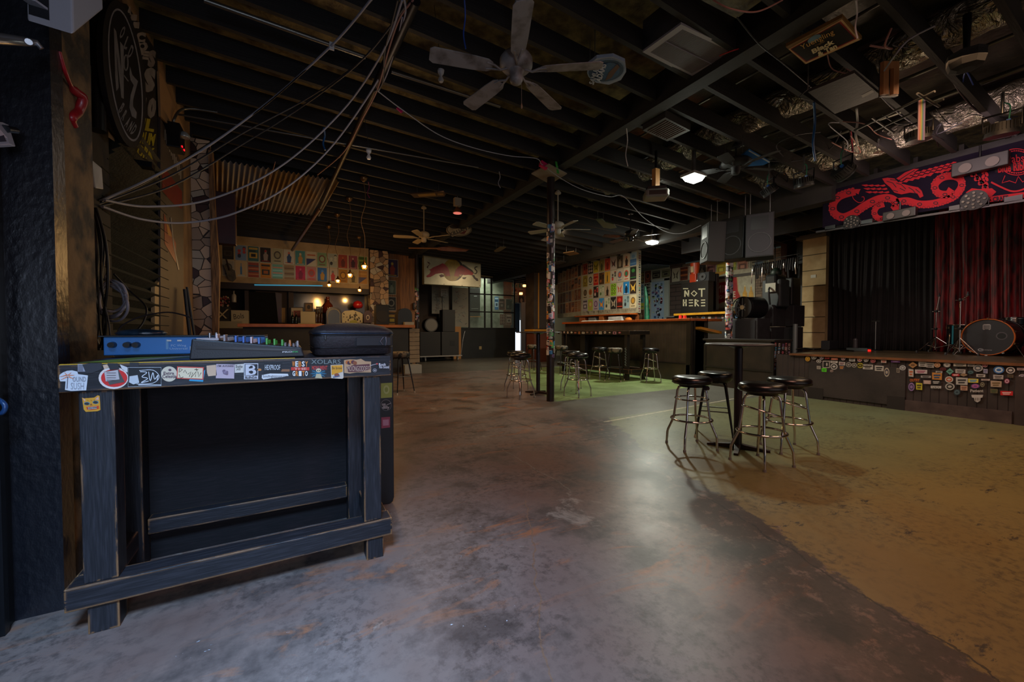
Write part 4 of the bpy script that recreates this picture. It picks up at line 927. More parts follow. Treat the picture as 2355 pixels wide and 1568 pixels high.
# ---- stickered bar table in front
tt = thing('stickered_bar_table', 'long dark timber bar table with stickered edge standing in front of the bar', 'table', (7.5, 8.4, 0))
TX0, TX1, TY0, TY1 = 7.12, 7.82, 6.98, 9.9
M().box(TX0, TX1, TY0, TY1, 1.11, 1.21).build('tabletop', wearwood('bar_table_wood', (6, 0.6, 6), 0.5, '#1b1613', '#7a5a3a', '#2c241e'), tt, 0.004)
for x in (TX0+0.03, TX1-0.13):
    for y in (TY0+0.10, TY1-0.25):
        M().box(x, x+0.09, y, y+0.09, 0.0, 1.11).build('leg', mat('bar_table_leg', '#201a16', 0.5, 0, '#4a3826', 6, lo=.55, hi=.7), tt)
wr = wearwood('bar_table_rail', (6, 0.6, 6), 0.8, '#1b1613', '#9a6a3c', '#2c241e')
M().box(TX0-0.02, TX0+0.08, TY0, TY1, 0.17, 0.27).build('lower_rail', wr, tt, 0.004); M().box(TX1-0.1, TX1, TY0, TY1, 0.17, 0.27).build('lower_rail', wr, tt, 0.004)
M().box(TX0+0.08, TX1-0.1, TY0, TY0+0.1, 0.17, 0.27).build('cross_rail', wr, tt, 0.004)
M().box(TX0+0.33, TX0+0.36, TY0+0.5, TY1, 0.27, 1.11).build('centre_panel', mat('bar_table_panel', '#151210', 0.6), tt)
M().box(TX0+0.1, TX0+0.2, 8.75, 8.95, 0.0, 1.11).build('centre_post', mat('bar_table_panel', '#151210'), tt)
rn = random.Random(21); spal = ['#b3a89a', '#a07c60', '#7a2f2c', '#c8bcae', '#2f5f86', '#c88a9a', '#b06a30', '#8a8a88', '#d0c8bc', '#4a3a38']
def ministicker(f, n, cx, cy, w, h, parent, rn=rn, pal=spal, nm='sticker', lab=None):
    a = Art(f, n, 0.0025); c = rn.choice(pal); k = rn.randint(0, 3)
    if k == 0: a.ell(cx, cy, w/2, h/2, c, 1, 16)
    elif k == 1: a.poly([(cx-w/2, cy-h/2), (cx+w/2, cy-h/2*0.9), (cx+w/2*0.95, cy+h/2), (cx-w/2, cy+h/2*0.95)], c, 1)
    elif k == 2: a.poly([(cx+w/2*math.cos(t*PI/3)*(1 if t % 2 else 0.75), cy+h/2*math.sin(t*PI/3)) for t in range(6)], c, 1)
    else: a.rect(cx-w/2, cy-h/2, cx+w/2, cy+h/2, c, 1)
    c2 = rn.choice(pal+['#1c1a1a', '#222'*2, '#33302c'])
    if len(c2) != 7: c2 = '#222222'
    (a.ell(cx, cy, w*.28, h*.28, c2, 2, 12) if rn.random() < .5 else a.rect(cx-w*.34, cy-h*.12, cx+w*.34, cy+h*.16, c2, 2))
    o = a.build(nm, printed, parent)
    if lab: o['label'] = lab
    return o
fT = lambda y, z: Vector((TX0, y, z))
for i in range(15): ministicker(fT, (-1, 0, 0), 9.75-i*0.175, 1.158+rn.uniform(-.008, .008), rn.uniform(.07, .13), rn.uniform(.05, .075), tt)
a = Art(lambda y, z: Vector((TX0+0.03, y, z)), (-1, 0, 0), 0.002)
for k in range(7): a.stroke([(7.10, 0.35+k*0.065), (7.15, 0.38+k*0.065), (7.11, 0.40+k*0.065)], 0.012, '#9fb0b8', 1)
a.build('chalk_writing', printed, tt)
# ---- stickered drink rail seen beyond the counter, on the far side of the bar
rail = thing('stickered_drink_rail', 'dark drink rail with a yellow top and small stickers beyond the bar corner', 'shelf', (10.0, 7.6, 1.45))
pL, pR = aX(1535, 716, 10.2), aX(1690, 707, 10.2)
M().hexa([(10.15, pR.y, 1.50), (10.5, pR.y, 1.50), (10.5, pL.y, 1.50), (10.15, pL.y, 1.50), (10.15, pR.y, 1.66), (10.5, pR.y, 1.66), (10.5, pL.y, 1.66), (10.15, pL.y, 1.66)]).build('rail_body', mat('rail_black', '#1b1816', 0.5), rail)
M().box(10.05, 10.5, pR.y, pL.y-0.35, 1.66, 1.72).build('yellow_top', mat('yellow_varnish', '#c08a1e', 0.4, 0, '#a87418', 5), rail)
M().box(10.08, 10.5, pL.y-0.35, pL.y, 1.62, 1.65).build('grey_end', mat('grey_end', '#4a4a4c', 0.5), rail)
for i in range(10): ministicker(lambda y, z: Vector((10.15, y, z)), (-1, 0, 0), pL.y-0.5-i*0.19, 1.58, rn.uniform(.07, .12), .09, rail)
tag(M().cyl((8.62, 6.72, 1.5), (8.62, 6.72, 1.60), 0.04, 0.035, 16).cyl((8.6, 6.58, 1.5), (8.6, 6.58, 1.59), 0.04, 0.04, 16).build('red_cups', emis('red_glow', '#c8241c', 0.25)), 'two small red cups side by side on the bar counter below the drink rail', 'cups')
M().box(10.1, 10.5, pR.y, pL.y, 0.0, 1.5).build('rail_cabinet', mat('rail_cabinet', '#241b16', 0.6), rail)
# ---- black booth with stickered end
bo = thing('black_booth', 'low black panelled booth with a stickered end between the bar and the stage', 'booth', (8.4, 4.95, 0))
M().box(8.12, 8.72, 4.22, 5.70, 0, 0.99).build('body', mat('booth_paint', '#221e1b', 0.5, 0, '#352c25', 3, 0.15, 20), bo)
M().box(8.09, 8.75, 4.20, 5.72, 0.99, 1.03).build('top', mat('booth_top', '#262321', 0.4), bo, 0.004)
M().box(8.10, 8.12, 4.22, 5.70, 0.40, 0.43).box(8.105, 8.12, 4.22, 4.27, 0, 0.99).box(8.105, 8.12, 5.65, 5.70, 0, 0.99).box(8.105, 8.12, 4.22, 5.70, 0.92, 0.99).build('panel_trim', mat('booth_trim', '#1c1917', 0.45), bo)
rn = random.Random(8); bp = ['#8d7f88', '#a0525a', '#3a7a94', '#b3a494', '#6a4a7a', '#958a84', '#c2b2ac', '#7a6a62', '#b08a84']
fb = lambda x, z: Vector((x, 4.22, z))
for i in range(34): ministicker(fb, (0, -1, 0), 8.17+(i % 5)*0.125+rn.uniform(-.02, .02), 0.93-(i//5)*0.075+rn.uniform(-.01, .01), rn.uniform(.05, .10), rn.uniform(.05, .08), bo, rn, bp)

# ================================================================== RIGHT WALL AND THE GEAR IN FRONT OF IT
fW = plane_px('X', WR)
def wallart(name, draw, label, cat, off=0.0, f=None, n=(-1, 0, 0), group=None, m=None):
    a = Art(f or fW, n, 0.002); a.lay = 1; draw(a); return tag(a.build(name, m or gloss), label, cat, group)
c1_ = lambda x, y: (1480+x/5.2275, 560+y/5.2275)
fW1 = lambda x, y: fW(*c1_(x, y))
# big beer mural board
def mural(a):
    a.poly([(862, 345), (1345, 290), (1345, 752), (872, 775)], '#a8a48e')
    a.poly([(862, 348), (1100, 318), (872, 400)], '#c08a2c', 2)
    a.poly([(872, 470), (985, 450), (1035, 420), (1062, 375), (1120, 372), (1140, 410), (1150, 560), (1185, 640), (1160, 672), (1050, 680), (885, 745), (872, 745)], '#b09a70', 3)
    a.poly([(872, 480), (990, 460), (1042, 430), (1070, 385), (1112, 382), (1128, 415), (1140, 565), (1170, 640), (1150, 660), (1045, 668), (885, 732), (872, 732)], '#a01c20', 4)
    a.text('Mi', 880, 590, 960, 500, '#c9c0a8', 5, 0.0); a.text('ller', 950, 585, 1060, 500, '#c9c0a8', 5, 0.0)
    a.text('HIGH', 878, 668, 975, 620, '#c9c0a8', 5, 0.02); a.text('LIFE', 1000, 645, 1112, 575, '#c9c0a8', 5, 0.02)
    for x in (1225, 1300):
        a.poly([(x-28, 690), (x-28, 600), (x-10, 560), (x-9, 500), (x+9, 500), (x+10, 560), (x+28, 600), (x+28, 690), (x+24, 745), (x-24, 745)], '#b88a2c', 3)
        a.rect(x-24, 610, x+24, 650, '#c99a3a', 4); a.rect(x-9, 500, x+9, 520, '#c2b58a', 4); a.ell(x, 665, 22, 20, '#c9c2a0' if x < 1250 else '#2f4f8a', 4)
o = M(); P = [fW1(*p) for p in ((862, 345), (1345, 290), (1345, 752), (872, 775))]
mb = thing('beer_mural_sign', 'large painted beer sign board with red shape and two bottles on the right wall', 'sign', tuple(P[3]))
o = M(); o.prism([p+Vector((-0.001, 0, 0)) for p in P], (-0.02, 0, 0)); o.build('board', mat('sign_board', '#a8a48e', 0.6), mb)
a = Art(lambda x, y: fW1(x, y)+Vector((-0.022, 0, 0)), (-1, 0, 0), 0.0015); mural(a); a.build('painting', gloss, mb)
# poster frieze above it
PF = [('#a8a08a', 'wings', '#4a4034', '#a8a08a'), ('#5a2a1a', 'waves', '#a05a2c', '#3a1a12'), ('#b0a898', 'round', '#8a2c24', '#b0a898'), ('#1c1a1a', 'figure', '#6a6a64', '#2a2a28'), ('#6a3a3a', 'block', '#8a5a54', '#3a2020'), ('#b0a030', 'block', '#8a7a20', '#c8b84a'), ('#7a8a3a', 'splash', '#3a4a1c', '#a8a84a'), ('#8a5a4a', 'block', '#5a3a30', '#aa7a64')]
fz = lambda y, z: Vector((WR-0.001, y, z))
for i, (bg_, mo, c1, c2) in enumerate(PF):
    y0 = 9.40-i*0.33
    poster(fz, (-1, 0, 0), y0, 3.36, y0-0.31, 2.90, bg_, mo, c1, c2, f'{cname(bg_)} poster with {MW[mo]} {ORD[i]} from door, high wall strip', 'posters in the strip high on the right wall')
struct(M().box(WR-0.05, WR, 5.95, 9.45, 2.80, 2.88).build('trim_5', mat('grey_ledge', '#4a4540', 0.6)))
tag(M().hexa([(WR-1.1, 9.5, 3.44), (WR-.01, 9.5, 3.44), (WR-.01, 12.6, 3.44), (WR-1.1, 12.6, 3.44), (WR-1.1, 9.5, 3.46), (WR-.01, 9.5, 3.5), (WR-.01, 12.6, 3.5), (WR-1.1, 12.6, 3.46)]).build('corrugated_awning', brickmat('blue_corrugation', '#6a7a88', '#5a6a78', '#20262c', 1.0)), 'strip of bluish corrugated metal above the stickered door', 'awning')
# posters left of the door and the stickered door itself
PD = [('#3a2c20', 'letters', '#a08a4c', '#3a2c20'), ('#5a2c20', 'round', '#8a4a30', '#3a1c14'), ('#7f98a0', 'letters', '#2c3a40', '#7f98a0'), ('#1c1a18', 'letters', '#a8a498', '#1c1a18'), ('#6a9aa0', 'half', '#a8a83c', '#2c5a6a'), ('#b8a440', 'round', '#a8241c', '#2a241c'), ('#5a3a24', 'figure', '#a08a6a', '#2c1c14'), ('#1f1c18', 'round', '#a8a074', '#3a3424')]
for i, (bg_, mo, c1, c2) in enumerate(PD):
    cc_ = i % 2; rr = i//2; y0 = 10.94-cc_*0.32
    poster(fz, (-1, 0, 0), y0, 3.44-rr*0.475, y0-0.31, 2.98-rr*0.475, bg_, mo, c1, c2, f'{cname(bg_)} poster with {MW[mo]}, {"farther" if cc_ == 0 else "nearer"} column by stickered door, {ORD[rr]} row down', 'posters beside the stickered door')
for i in range(2):
    y0 = 10.27-i*0.42
    poster(fz, (-1, 0, 0), y0, 3.38, y0-0.38, 3.10, ['#2c241c', '#5a5a3c'][i], 'block', '#6a6454', '#1c1814', ['dark wide poster over the left half of the stickered door', 'olive wide poster over the right half of the stickered door'][i], 'posters above the stickered door')
struct(M().box(WR-0.06, WR, 10.26, 10.31, 0, 3.05).box(WR-0.06, WR, 9.5, 9.68, 0, 3.05).box(WR-0.06, WR, 9.5, 10.31, 2.98, 3.06).build('trim_6', mat('white_door_frame', '#9a9e98', 0.5)))
d2 = M().box(WR-0.04, WR-0.005, 9.68, 10.26, 0, 2.98).build('door_2', mat('pale_blue_door', '#8fa0b4', 0.45)); struct(d2)
M().cyl((WR-0.04, 9.74, 1.25), (WR-0.1, 9.74, 1.25), 0.03, 0.03, 12).build('door_handle', steel, d2)
rn = random.Random(31); dp = ['#23304a', '#1c1c22', '#3a5a8a', '#8a2c34', '#c0c8d0', '#4a6aa0', '#2a2a30', '#9aa84a', '#30343c']
for i in range(60): ministicker(lambda y, z: Vector((WR-0.04, y, z)), (-1, 0, 0), rn.uniform(9.74, 10.2), rn.uniform(1.5, 2.9), rn.uniform(.04, .12), rn.uniform(.04, .12), d2, rn, dp)
# green pool-cue bag hanging at the partition end
tag(M().tube([(9.75, 8.9, 2.6), (9.76, 8.85, 2.2), (9.74, 8.8, 1.3), (9.74, 8.78, 0.0)], [0.03, 0.06, 0.09, 0.02], 10).build('green_umbrella', mat('green_cloth', '#1c6a4a', 0.5, 0, '#12402c', 8)), 'closed green umbrella leaning behind the partition end', 'umbrella')

# ---- things standing near the right wall; each placed on its own real plane
def bxp(name, x0px, x1px, ytop, ybot, X, depth, m, label, cat, group=None, bev=0.01, parts=None):
    """box whose room-facing side lies on plane X, outlined by its pixels"""
    p = aX(x0px, ytop, X); q = aX(x1px, ybot or 760, X)
    if ybot is None: q.z = 0
    o = M().box(X, X+depth, min(p.y, q.y), max(p.y, q.y), q.z, p.z)
    return o, p, q
nh = thing('black_cabinet', "tall black cabinet painted with white letters NOT HERE", 'cabinet', (10.9, 8.6, 0))
pa, pb = aX(1567, 652, 10.7), aX(1628, 712, 10.7)
M().box(10.7, 10.95, pb.y, pa.y, 0, pa.z).build('body', mat('cabinet_black', '#100f10', 0.5), nh)
a = Art(lambda x, y: plane_px('X', 10.7)(*c1_(x, y)), (-1, 0, 0), 0.002); wl_ = '#b4b094'
def seg(x0, y0, x1, y1, w=16): a.stroke([(x0, y0), (x1, y1)], w, wl_, 2)
seg(476, 542, 538, 542, 12); seg(498, 565, 498, 640); seg(498, 565, 542, 635); seg(542, 560, 542, 638)
a.stroke([(575, 600), (608, 568), (642, 598), (610, 632)], 14, wl_, 2, True)
seg(660, 548, 742, 545); seg(700, 548, 700, 640)
seg(482, 672, 482, 752); seg(512, 672, 512, 752); seg(482, 712, 512, 712)
for y in (680, 712, 748): seg(545, y, 595, y-2, 13)
seg(622, 670, 622, 755); a.stroke([(622, 674), (662, 690), (628, 712), (665, 752)], 14, wl_, 2)
for y in (680, 712, 748): seg(692, y, 742, y-2, 13)
a.build('painted_letters', printed, nh)
o, p, q = bxp('', 1639, 1647, 630, 712, 11.1, 0.12, None, '', ''); tag(o.build('dark_side_cabinet', mat('dark_maroon', '#1f1214', 0.5)), 'dark maroon cabinet side right of the NOT HERE cabinet', 'cabinet')
mo_ = thing('studio_monitor', 'small grey speaker with round cone on top of the NOT HERE cabinet', 'speaker', (10.8, 8.2, 2.55))
p, q = aX(1604, 628, 10.75), aX(1630, 652, 10.75); q.z = pa.z; M().box(10.75, 11.05, q.y, p.y, q.z, p.z).build('box', mat('speaker_grey', '#2c3036', 0.5), mo_)
cc2 = (p+q)/2; M().cyl((10.75, cc2.y, cc2.z), (10.72, cc2.y, cc2.z), 0.10, 0.11, 24).build('cone', mat('cone_grey', '#4a4e52', 0.5), mo_)
M().cyl((10.72, cc2.y, cc2.z), (10.71, cc2.y, cc2.z), 0.035, 0.03, 16).build('dust_cap', blackmetal, mo_)
fe = thing('red_grinder', 'red and orange bar machine on top of the black cabinet', 'machine', (10.8, 8.7, 2.4))
p, q = aX(1586, 606, 10.72), aX(1600, 652, 10.72); q.z = pa.z; M().box(10.72, 10.95, q.y, p.y, q.z, q.z+0.25).build('base', mat('machine_red', '#a83416', 0.35), fe, 0.01)
M().cyl((10.83, (p.y+q.y)/2, q.z+0.25), (10.83, (p.y+q.y)/2, p.z), 0.11, 0.14, 16).build('hopper', mat('machine_red2', '#b2401c', 0.35), fe); M().box(10.69, 10.715, (p.y+q.y)/2-.05, (p.y+q.y)/2+.05, q.z+.3, p.z-.1).build('paper_label', mat('label_tan', '#b09a7a', .6), fe)
tag(M().lathe([(0.08, 0), (0.10, 0.03), (0.06, 0.10), (0.03, 0.2), (0.045, 0.24), (0, 0.25)], (10.72+.12, aX(1603, 650, 10.8).y, pa.z), 16).build('glass_jug', mat('grey_glass', '#8a8a84', 0.1, 0.6)), 'small shiny pitcher on the black cabinet in front of the speaker', 'jug')
# speaker stacks
spk = mat('speaker_black', '#1d1a1c', 0.7, 0, '#262225', 8)
def cab(px0, px1, y0, y1, X, d, label, grp, m=spk, grille=True):
    o, p, q = bxp('', px0, px1, y0, y1, X, d, None, '', '')
    t = thing('speaker_cabinet', label, 'speaker', (X+d/2, (p.y+q.y)/2, q.z), grp); o.build('box', m, t, 0.012)
    if grille:
        g = M().box(X-0.012, X, q.y+0.05, p.y-0.05, q.z+0.05, p.z-0.05); g.build('grille', mat('grille_cloth', '#252224', 0.9, 0, None, bump=0.5, bscale=250), t)
    return t
cab(1735, 1778, 703, 750, 9.7, 0.5, 'upper black speaker box of the stack left of the beige pier', 'stacked speaker boxes')
cab(1735, 1775, 752, None, 9.7, 0.5, 'lower black speaker box of the stack left of the beige pier', 'stacked speaker boxes')
cab(1787, 1825, 703, 750, 10.25, 0.5, 'upper black speaker box right beside the beige pier', 'stacked speaker boxes')
cab(1787, 1822, 752, None, 10.25, 0.5, 'lower black speaker box right beside the beige pier', 'stacked speaker boxes')
cab(1682, 1742, 733, None, 9.0, 0.5, 'black guitar amplifier with grey edging behind the booth', 'amps behind the booth')
wd = thing('stage_fan_monitor', 'round black ported drum fan lying on the amplifier behind the booth', 'fan', (9.2, 5.2, 1.4))
p = aX(1708, 718, 9.0); p.z = aX(1682, 733, 9.0).z+0.252; M().cyl((9.0, p.y, p.z), (9.45, p.y-0.12, p.z), 0.24, 0.24, 32).build('housing', mat('fan_black', '#151517', 0.35, 0.2), wd)
M().ring((8.99, p.y, p.z), 0.235, 0.012, 32, 8, 'x').build('rim', blackmetal, wd)
for k in range(8):
    a_ = k*PI/4; M().obox((8.985, p.y+0.12*math.cos(a_), p.z+0.12*math.sin(a_)), (0.004, 0, 0), (0, 0.09*math.cos(a_), 0.09*math.sin(a_)), (0, -0.012*math.sin(a_), 0.012*math.cos(a_))).build('fan_blade', mat('fan_grey', '#3a3a3c', 0.5), wd)
M().cyl((8.97, p.y, p.z), (8.99, p.y, p.z), 0.05, 0.06, 16).build('hub', steel, wd)
wt = thing('water_tank_cart', 'tall dark grey equipment cart with black lid against the pale bricks', 'cart', (10.6, 6.6, 1.5))
o, p, q = bxp('', 1752, 1795, 645, 705, 9.75, 0.4, None, '', ''); o.build('body', mat('cart_grey', '#34383a', 0.5, 0, '#2a2e30', 3), wt, 0.04)
zt = p.z; M().box(9.72, 10.17, q.y+0.08, p.y-0.08, zt-0.25, zt+0.12).build('lid', mat('cart_lid', '#141618', 0.3), wt, 0.05)
cy_ = (p.y+q.y)/2; M().lathe([(0.09, 0), (0.12, 0.05), (0.1, 0.12), (0.05, 0.18), (0, 0.19)], (9.95, cy_, zt+0.10), 16).build('top_knob', mat('dark_green_plastic', '#14241a', 0.5), wt)
M().box(9.70, 9.72, cy_-0.12, cy_+0.10, q.z+0.35, q.z+0.55).build('socket_plate', mat('pale_plate', '#a8a494', 0.5), wt); M().tube(smoothpts([(9.69, cy_, q.z+0.45), (9.62, cy_-0.02, q.z+0.35), (9.66, cy_-0.03, q.z+0.05)]), 0.02, 8).build('power_lead', cableblack, wt)
tag(M().box(10.4, 10.8, aX(1822, 700, 10.4).y, aX(1800, 640, 10.4).y, aX(1787, 703, 10.25).z+.005, aX(1800, 640, 10.4).z).build('equipment_case', mat('black_trunk', '#121113', 0.5), bevel=0.03), 'black bulky case beside the grey cart', 'case')
tag(M().cyl((10.1, aX(1829, 740, 10.1).y, 0), (10.1, aX(1829, 740, 10.1).y, 1.36), 0.05, 0.05, 16).build('grey_cylinder', mat('grey_tube', '#7a7c7a', 0.4, 0.4)), 'pale grey cylinder standing by the beige pier', 'gas bottle')
cable('yellow_cord', [aX(1834, 650, 11.58), aX(1833, 700, 11.58), aX(1832, 735, 11.58)], 0.012, mat('yellow_cord', '#a8761c', 0.5), 'vertical yellow cord hanging left of the beige pier', 'cord')
# rack of hanging cables on the brick wall
ra = thing('cable_rack', 'black metal rack with hanging cables high on the brick wall', 'rack', (11.3, 6.6, 2.8))
o = M(); pts = [aX(1730, 612, 11.3), aX(1840, 592, 11.3)]
for dz in (0, 0.10, 0.5): o.cyl(pts[0]+Vector((0, 0, dz)), pts[1]+Vector((0, 0, dz)), 0.014, 0.014, 8)
for t_ in (0.1, 0.5, 0.95):
    b_ = pts[0].lerp(pts[1], t_); o.cyl(b_, b_+Vector((0, 0, 0.5)), 0.012, 0.012, 8)
o.build('bars', blackmetal, ra)
rn = random.Random(2)
for i in range(22):
    b_ = pts[0].lerp(pts[1], i/22+0.02); ln_ = rn.uniform(0.15, 0.5)
    M().tube([b_+Vector((-.02, 0, 0.02)), b_+Vector((-.03, 0.01, -ln_*0.5)), b_+Vector((-.02, rn.uniform(-.03, .03), -ln_))], rn.uniform(0.012, 0.03), 6).build('hanging_cable', blackpaint if i % 5 else chrome, ra)
fr_ = lambda y, z: Vector((WR-0.002, y, z))
poster(fr_, (-1, 0, 0), 6.75, 3.32, 6.2, 2.95, '#6a6a58', 'figure', '#3a5060', '#8a8a74', 'greenish framed picture behind the cable rack', 'pictures by the cable rack', name='framed_picture')
# ---- hanging PA cluster
GP = 'hanging loudspeakers left of the stage'
def hang(c, w, h, d, yaw, pitch, label, gm):
    t = thing('hanging_speaker', label, 'speaker', tuple(c), GP); Rm = Matrix.Rotation(yaw, 3, 'Z') @ Matrix.Rotation(pitch, 3, 'Y')
    u = Rm @ Vector((0, w/2, 0)); v = Rm @ Vector((0, 0, h/2)); nn = Rm @ Vector((-d/2, 0, 0)); c = Vector(c)
    M().obox(c, nn*-1, u, v).build('cabinet', mat('pa_black', '#151416', 0.6), t, 0.01)
    g = M().obox(c+nn*1.02, nn*0.03, u*0.93, v*0.95); g.build('grille', gm, t)
    cc_ = c+nn*1.06-v*0.35; o = M(); n_ = nn.normalized()
    pts = [cc_+u.normalized()*math.cos(k*PI/16)*w*0.40+v.normalized()*math.sin(k*PI/16)*w*0.40 for k in range(32)]
    o.tube(pts, 0.008, 6, None, True); o.build('cone_ring', mat('ring_grey', '#4a4a4e', 0.5), t)
    M().obox(c+nn*1.05+v*0.55, nn*0.02, u*0.62, v*0.30).build('horn', mat('horn_grey', '#26262a', 0.5), t)
    for sg in (-0.7, 0.7): M().cyl(c+v+u*sg, c+v+u*sg+Vector((0, 0, 0.42)), 0.008, 0.008, 8).build('hanging_bolt', steel, t)
g1 = mat('grille_bluegrey', '#38373d', 0.8, 0, None, bump=0.4, bscale=300); g2 = mat('grille_dark', '#1a1716', 0.8, 0); g3 = mat('grille_grey', '#2c2f30', 0.8, 0)
cR = aD(1747, 545, 7.3); hang(cR, 0.44, 0.80, 0.32, math.radians(28), 0.06, 'rightmost hanging loudspeaker with blue-grey mesh', g1)
cM_ = aD(1693, 551, 7.7); hang(cM_, 0.44, 0.80, 0.32, math.radians(4), 0.05, 'middle hanging loudspeaker with dark open cone', g2)
cL_ = aD(1640, 560, 7.9); hang(cL_, 0.40, 0.78, 0.32, math.radians(-34), 0.04, 'left hanging loudspeaker turned towards the bar', g3)
# ================================================================== CEILING GEAR
foil = None
def foilmat():
    m, n, l, b = newmat('duct_foil'); b.inputs['Metallic'].default_value = 0.8; b.inputs['Roughness'].default_value = 0.25
    b.inputs['Base Color'].default_value = (*L('#b8b2a0'), 1)
    tc = n.new('ShaderNodeTexCoord'); v = n.new('ShaderNodeTexVoronoi'); v.inputs['Scale'].default_value = 9; mp = n.new('ShaderNodeMapping'); mp.inputs['Scale'].default_value = (1, 0.5, 1)
    no = n.new('ShaderNodeTexNoise'); no.inputs['Scale'].default_value = 4; no.inputs['Detail'].default_value = 6; no.inputs['Distortion'].default_value = 1.5
    l.new(tc.outputs['Object'], no.inputs['Vector'])
    ad = n.new('ShaderNodeMix'); ad.data_type = 'VECTOR'; ad.inputs[0].default_value = 0.4; l.new(tc.outputs['Object'], ad.inputs[4]); l.new(no.outputs['Color'], ad.inputs[5]); l.new(ad.outputs[1], v.inputs['Vector'])
    bu = n.new('ShaderNodeBump'); bu.inputs['Strength'].default_value = 1.0; bu.inputs['Distance'].default_value = 0.05
    l.new(v.outputs['Distance'], bu.inputs['Height']); l.new(bu.outputs[0], b.inputs['Normal']); MT['foil'] = m; return m
foil = foilmat()
def duct(x, z, r, y0, y1, label, seed):
    rn = random.Random(seed); pts = []; rs = []
    y = y0; i = 0
    while y < y1:
        pts.append((x+0.03*math.sin(y*1.3+seed), y, z+0.02*math.sin(y*2.1))); rs.append(r*(1.0 if i % 3 else 0.93)*rn.uniform(.96, 1.03)); y += 0.11; i += 1
    tag(M().tube(pts, rs, 18).build('foil_duct', foil), label, 'duct', 'foil ducts above the joists')
duct(5.65, 4.14, 0.19, -1.5, 7.5, 'crinkled silver foil duct above the joists, nearer the grille', 1)
duct(7.75, 4.03, 0.19, -1.5, 4.6, 'crinkled silver foil duct above the joists, nearer the stage', 2)
tag(M().box(4.6, 8.1, -2.5, 6.5, 4.335, 4.345).build('foil_blanket', mat('foil_blanket', '#4a4438', 0.4, 0.6, '#2a241c', 3, 1.0, 9)), 'dull silver insulation blanket under the roof deck by the ducts', 'insulation')
cond = mat('conduit', '#6c6a62', 0.35, 0.8)
for x, z, r, y0, y1, lb in ((4.75, 4.19, 0.016, -2, 9, 'thin steel conduit beside the girder above the joists'), (6.15, 4.06, 0.02, -2, 9, 'steel conduit running between the two foil ducts'), (6.9, 4.02, 0.03, -2, 4.5, 'thick steel pipe below the foil ducts'), (8.0, 3.99, 0.014, -2, 5.5, 'copper-coloured pipe along the stage beam'), (2.3, 4.24, 0.018, -2, 3, 'conduit above the near ceiling fan')):
    tag(M().cyl((x, y0, z), (x, y1, z), r, r, 12).build('conduit_pipe', cond if r != .014 else mat('copper', '#7a4a30', .4, .8)), lb, 'pipe', 'pipes running along the ceiling')
for a_, b_, r, lb in (((469, 0), (840, 131), 0.02, 'grey conduit crossing the dark joists at the upper left'), ((900, 165), (1150, 245), 0.018, 'pale conduit continuing beyond the hanging cables'), ((405, 262), (1100, 385), 0.012, 'thin pale pipe arching from the left wall across the joists')):
    p, q = aZ(*a_, 3.95), aZ(*b_, 3.95)
    tag(M().cyl(p, q, r, r, 12).build('conduit_pipe', cond), lb, 'pipe')
tag(M().tube(smoothpts([aX(398, 310, -1.2), aX(400, 275, -1.15), aZ(425, 250, 3.9), aZ(500, 258, 3.95)]), 0.014, 8).build('conduit_elbow', cond), 'curved end of the pale pipe where it meets the left wall', 'pipe')
# diagonal dark pole under the joists on the left
tag(M().cyl(aZ(862, 205, 3.9), aZ(735, 480, 3.9), 0.035, 0.035, 12).build('ceiling_pole', mat('dark_brown_pole', '#2c1c12', 0.5)), 'dark pole slung under the joists towards the left bar', 'pole')
tag(M().cyl(aZ(735, 480, 3.88), aY(672, 575, 13.6), 0.035, 0.04, 12).build('ceiling_pole_end', mat('lit_brown_pole', '#5a3614', 0.45)), 'bronze-lit lower length of the pole over the poster header', 'pole')  # same pole, its lamplit tone painted in as a lighter brown
tag(M().cyl(aZ(955, 0, 3.83), aZ(862, 205, 3.86), 0.045, 0.045, 12).build('ceiling_pipe', mat('black_pipe', '#151216', 0.4, 0.3)), 'black sprinkler pipe running from overhead towards the left bar', 'pipe')
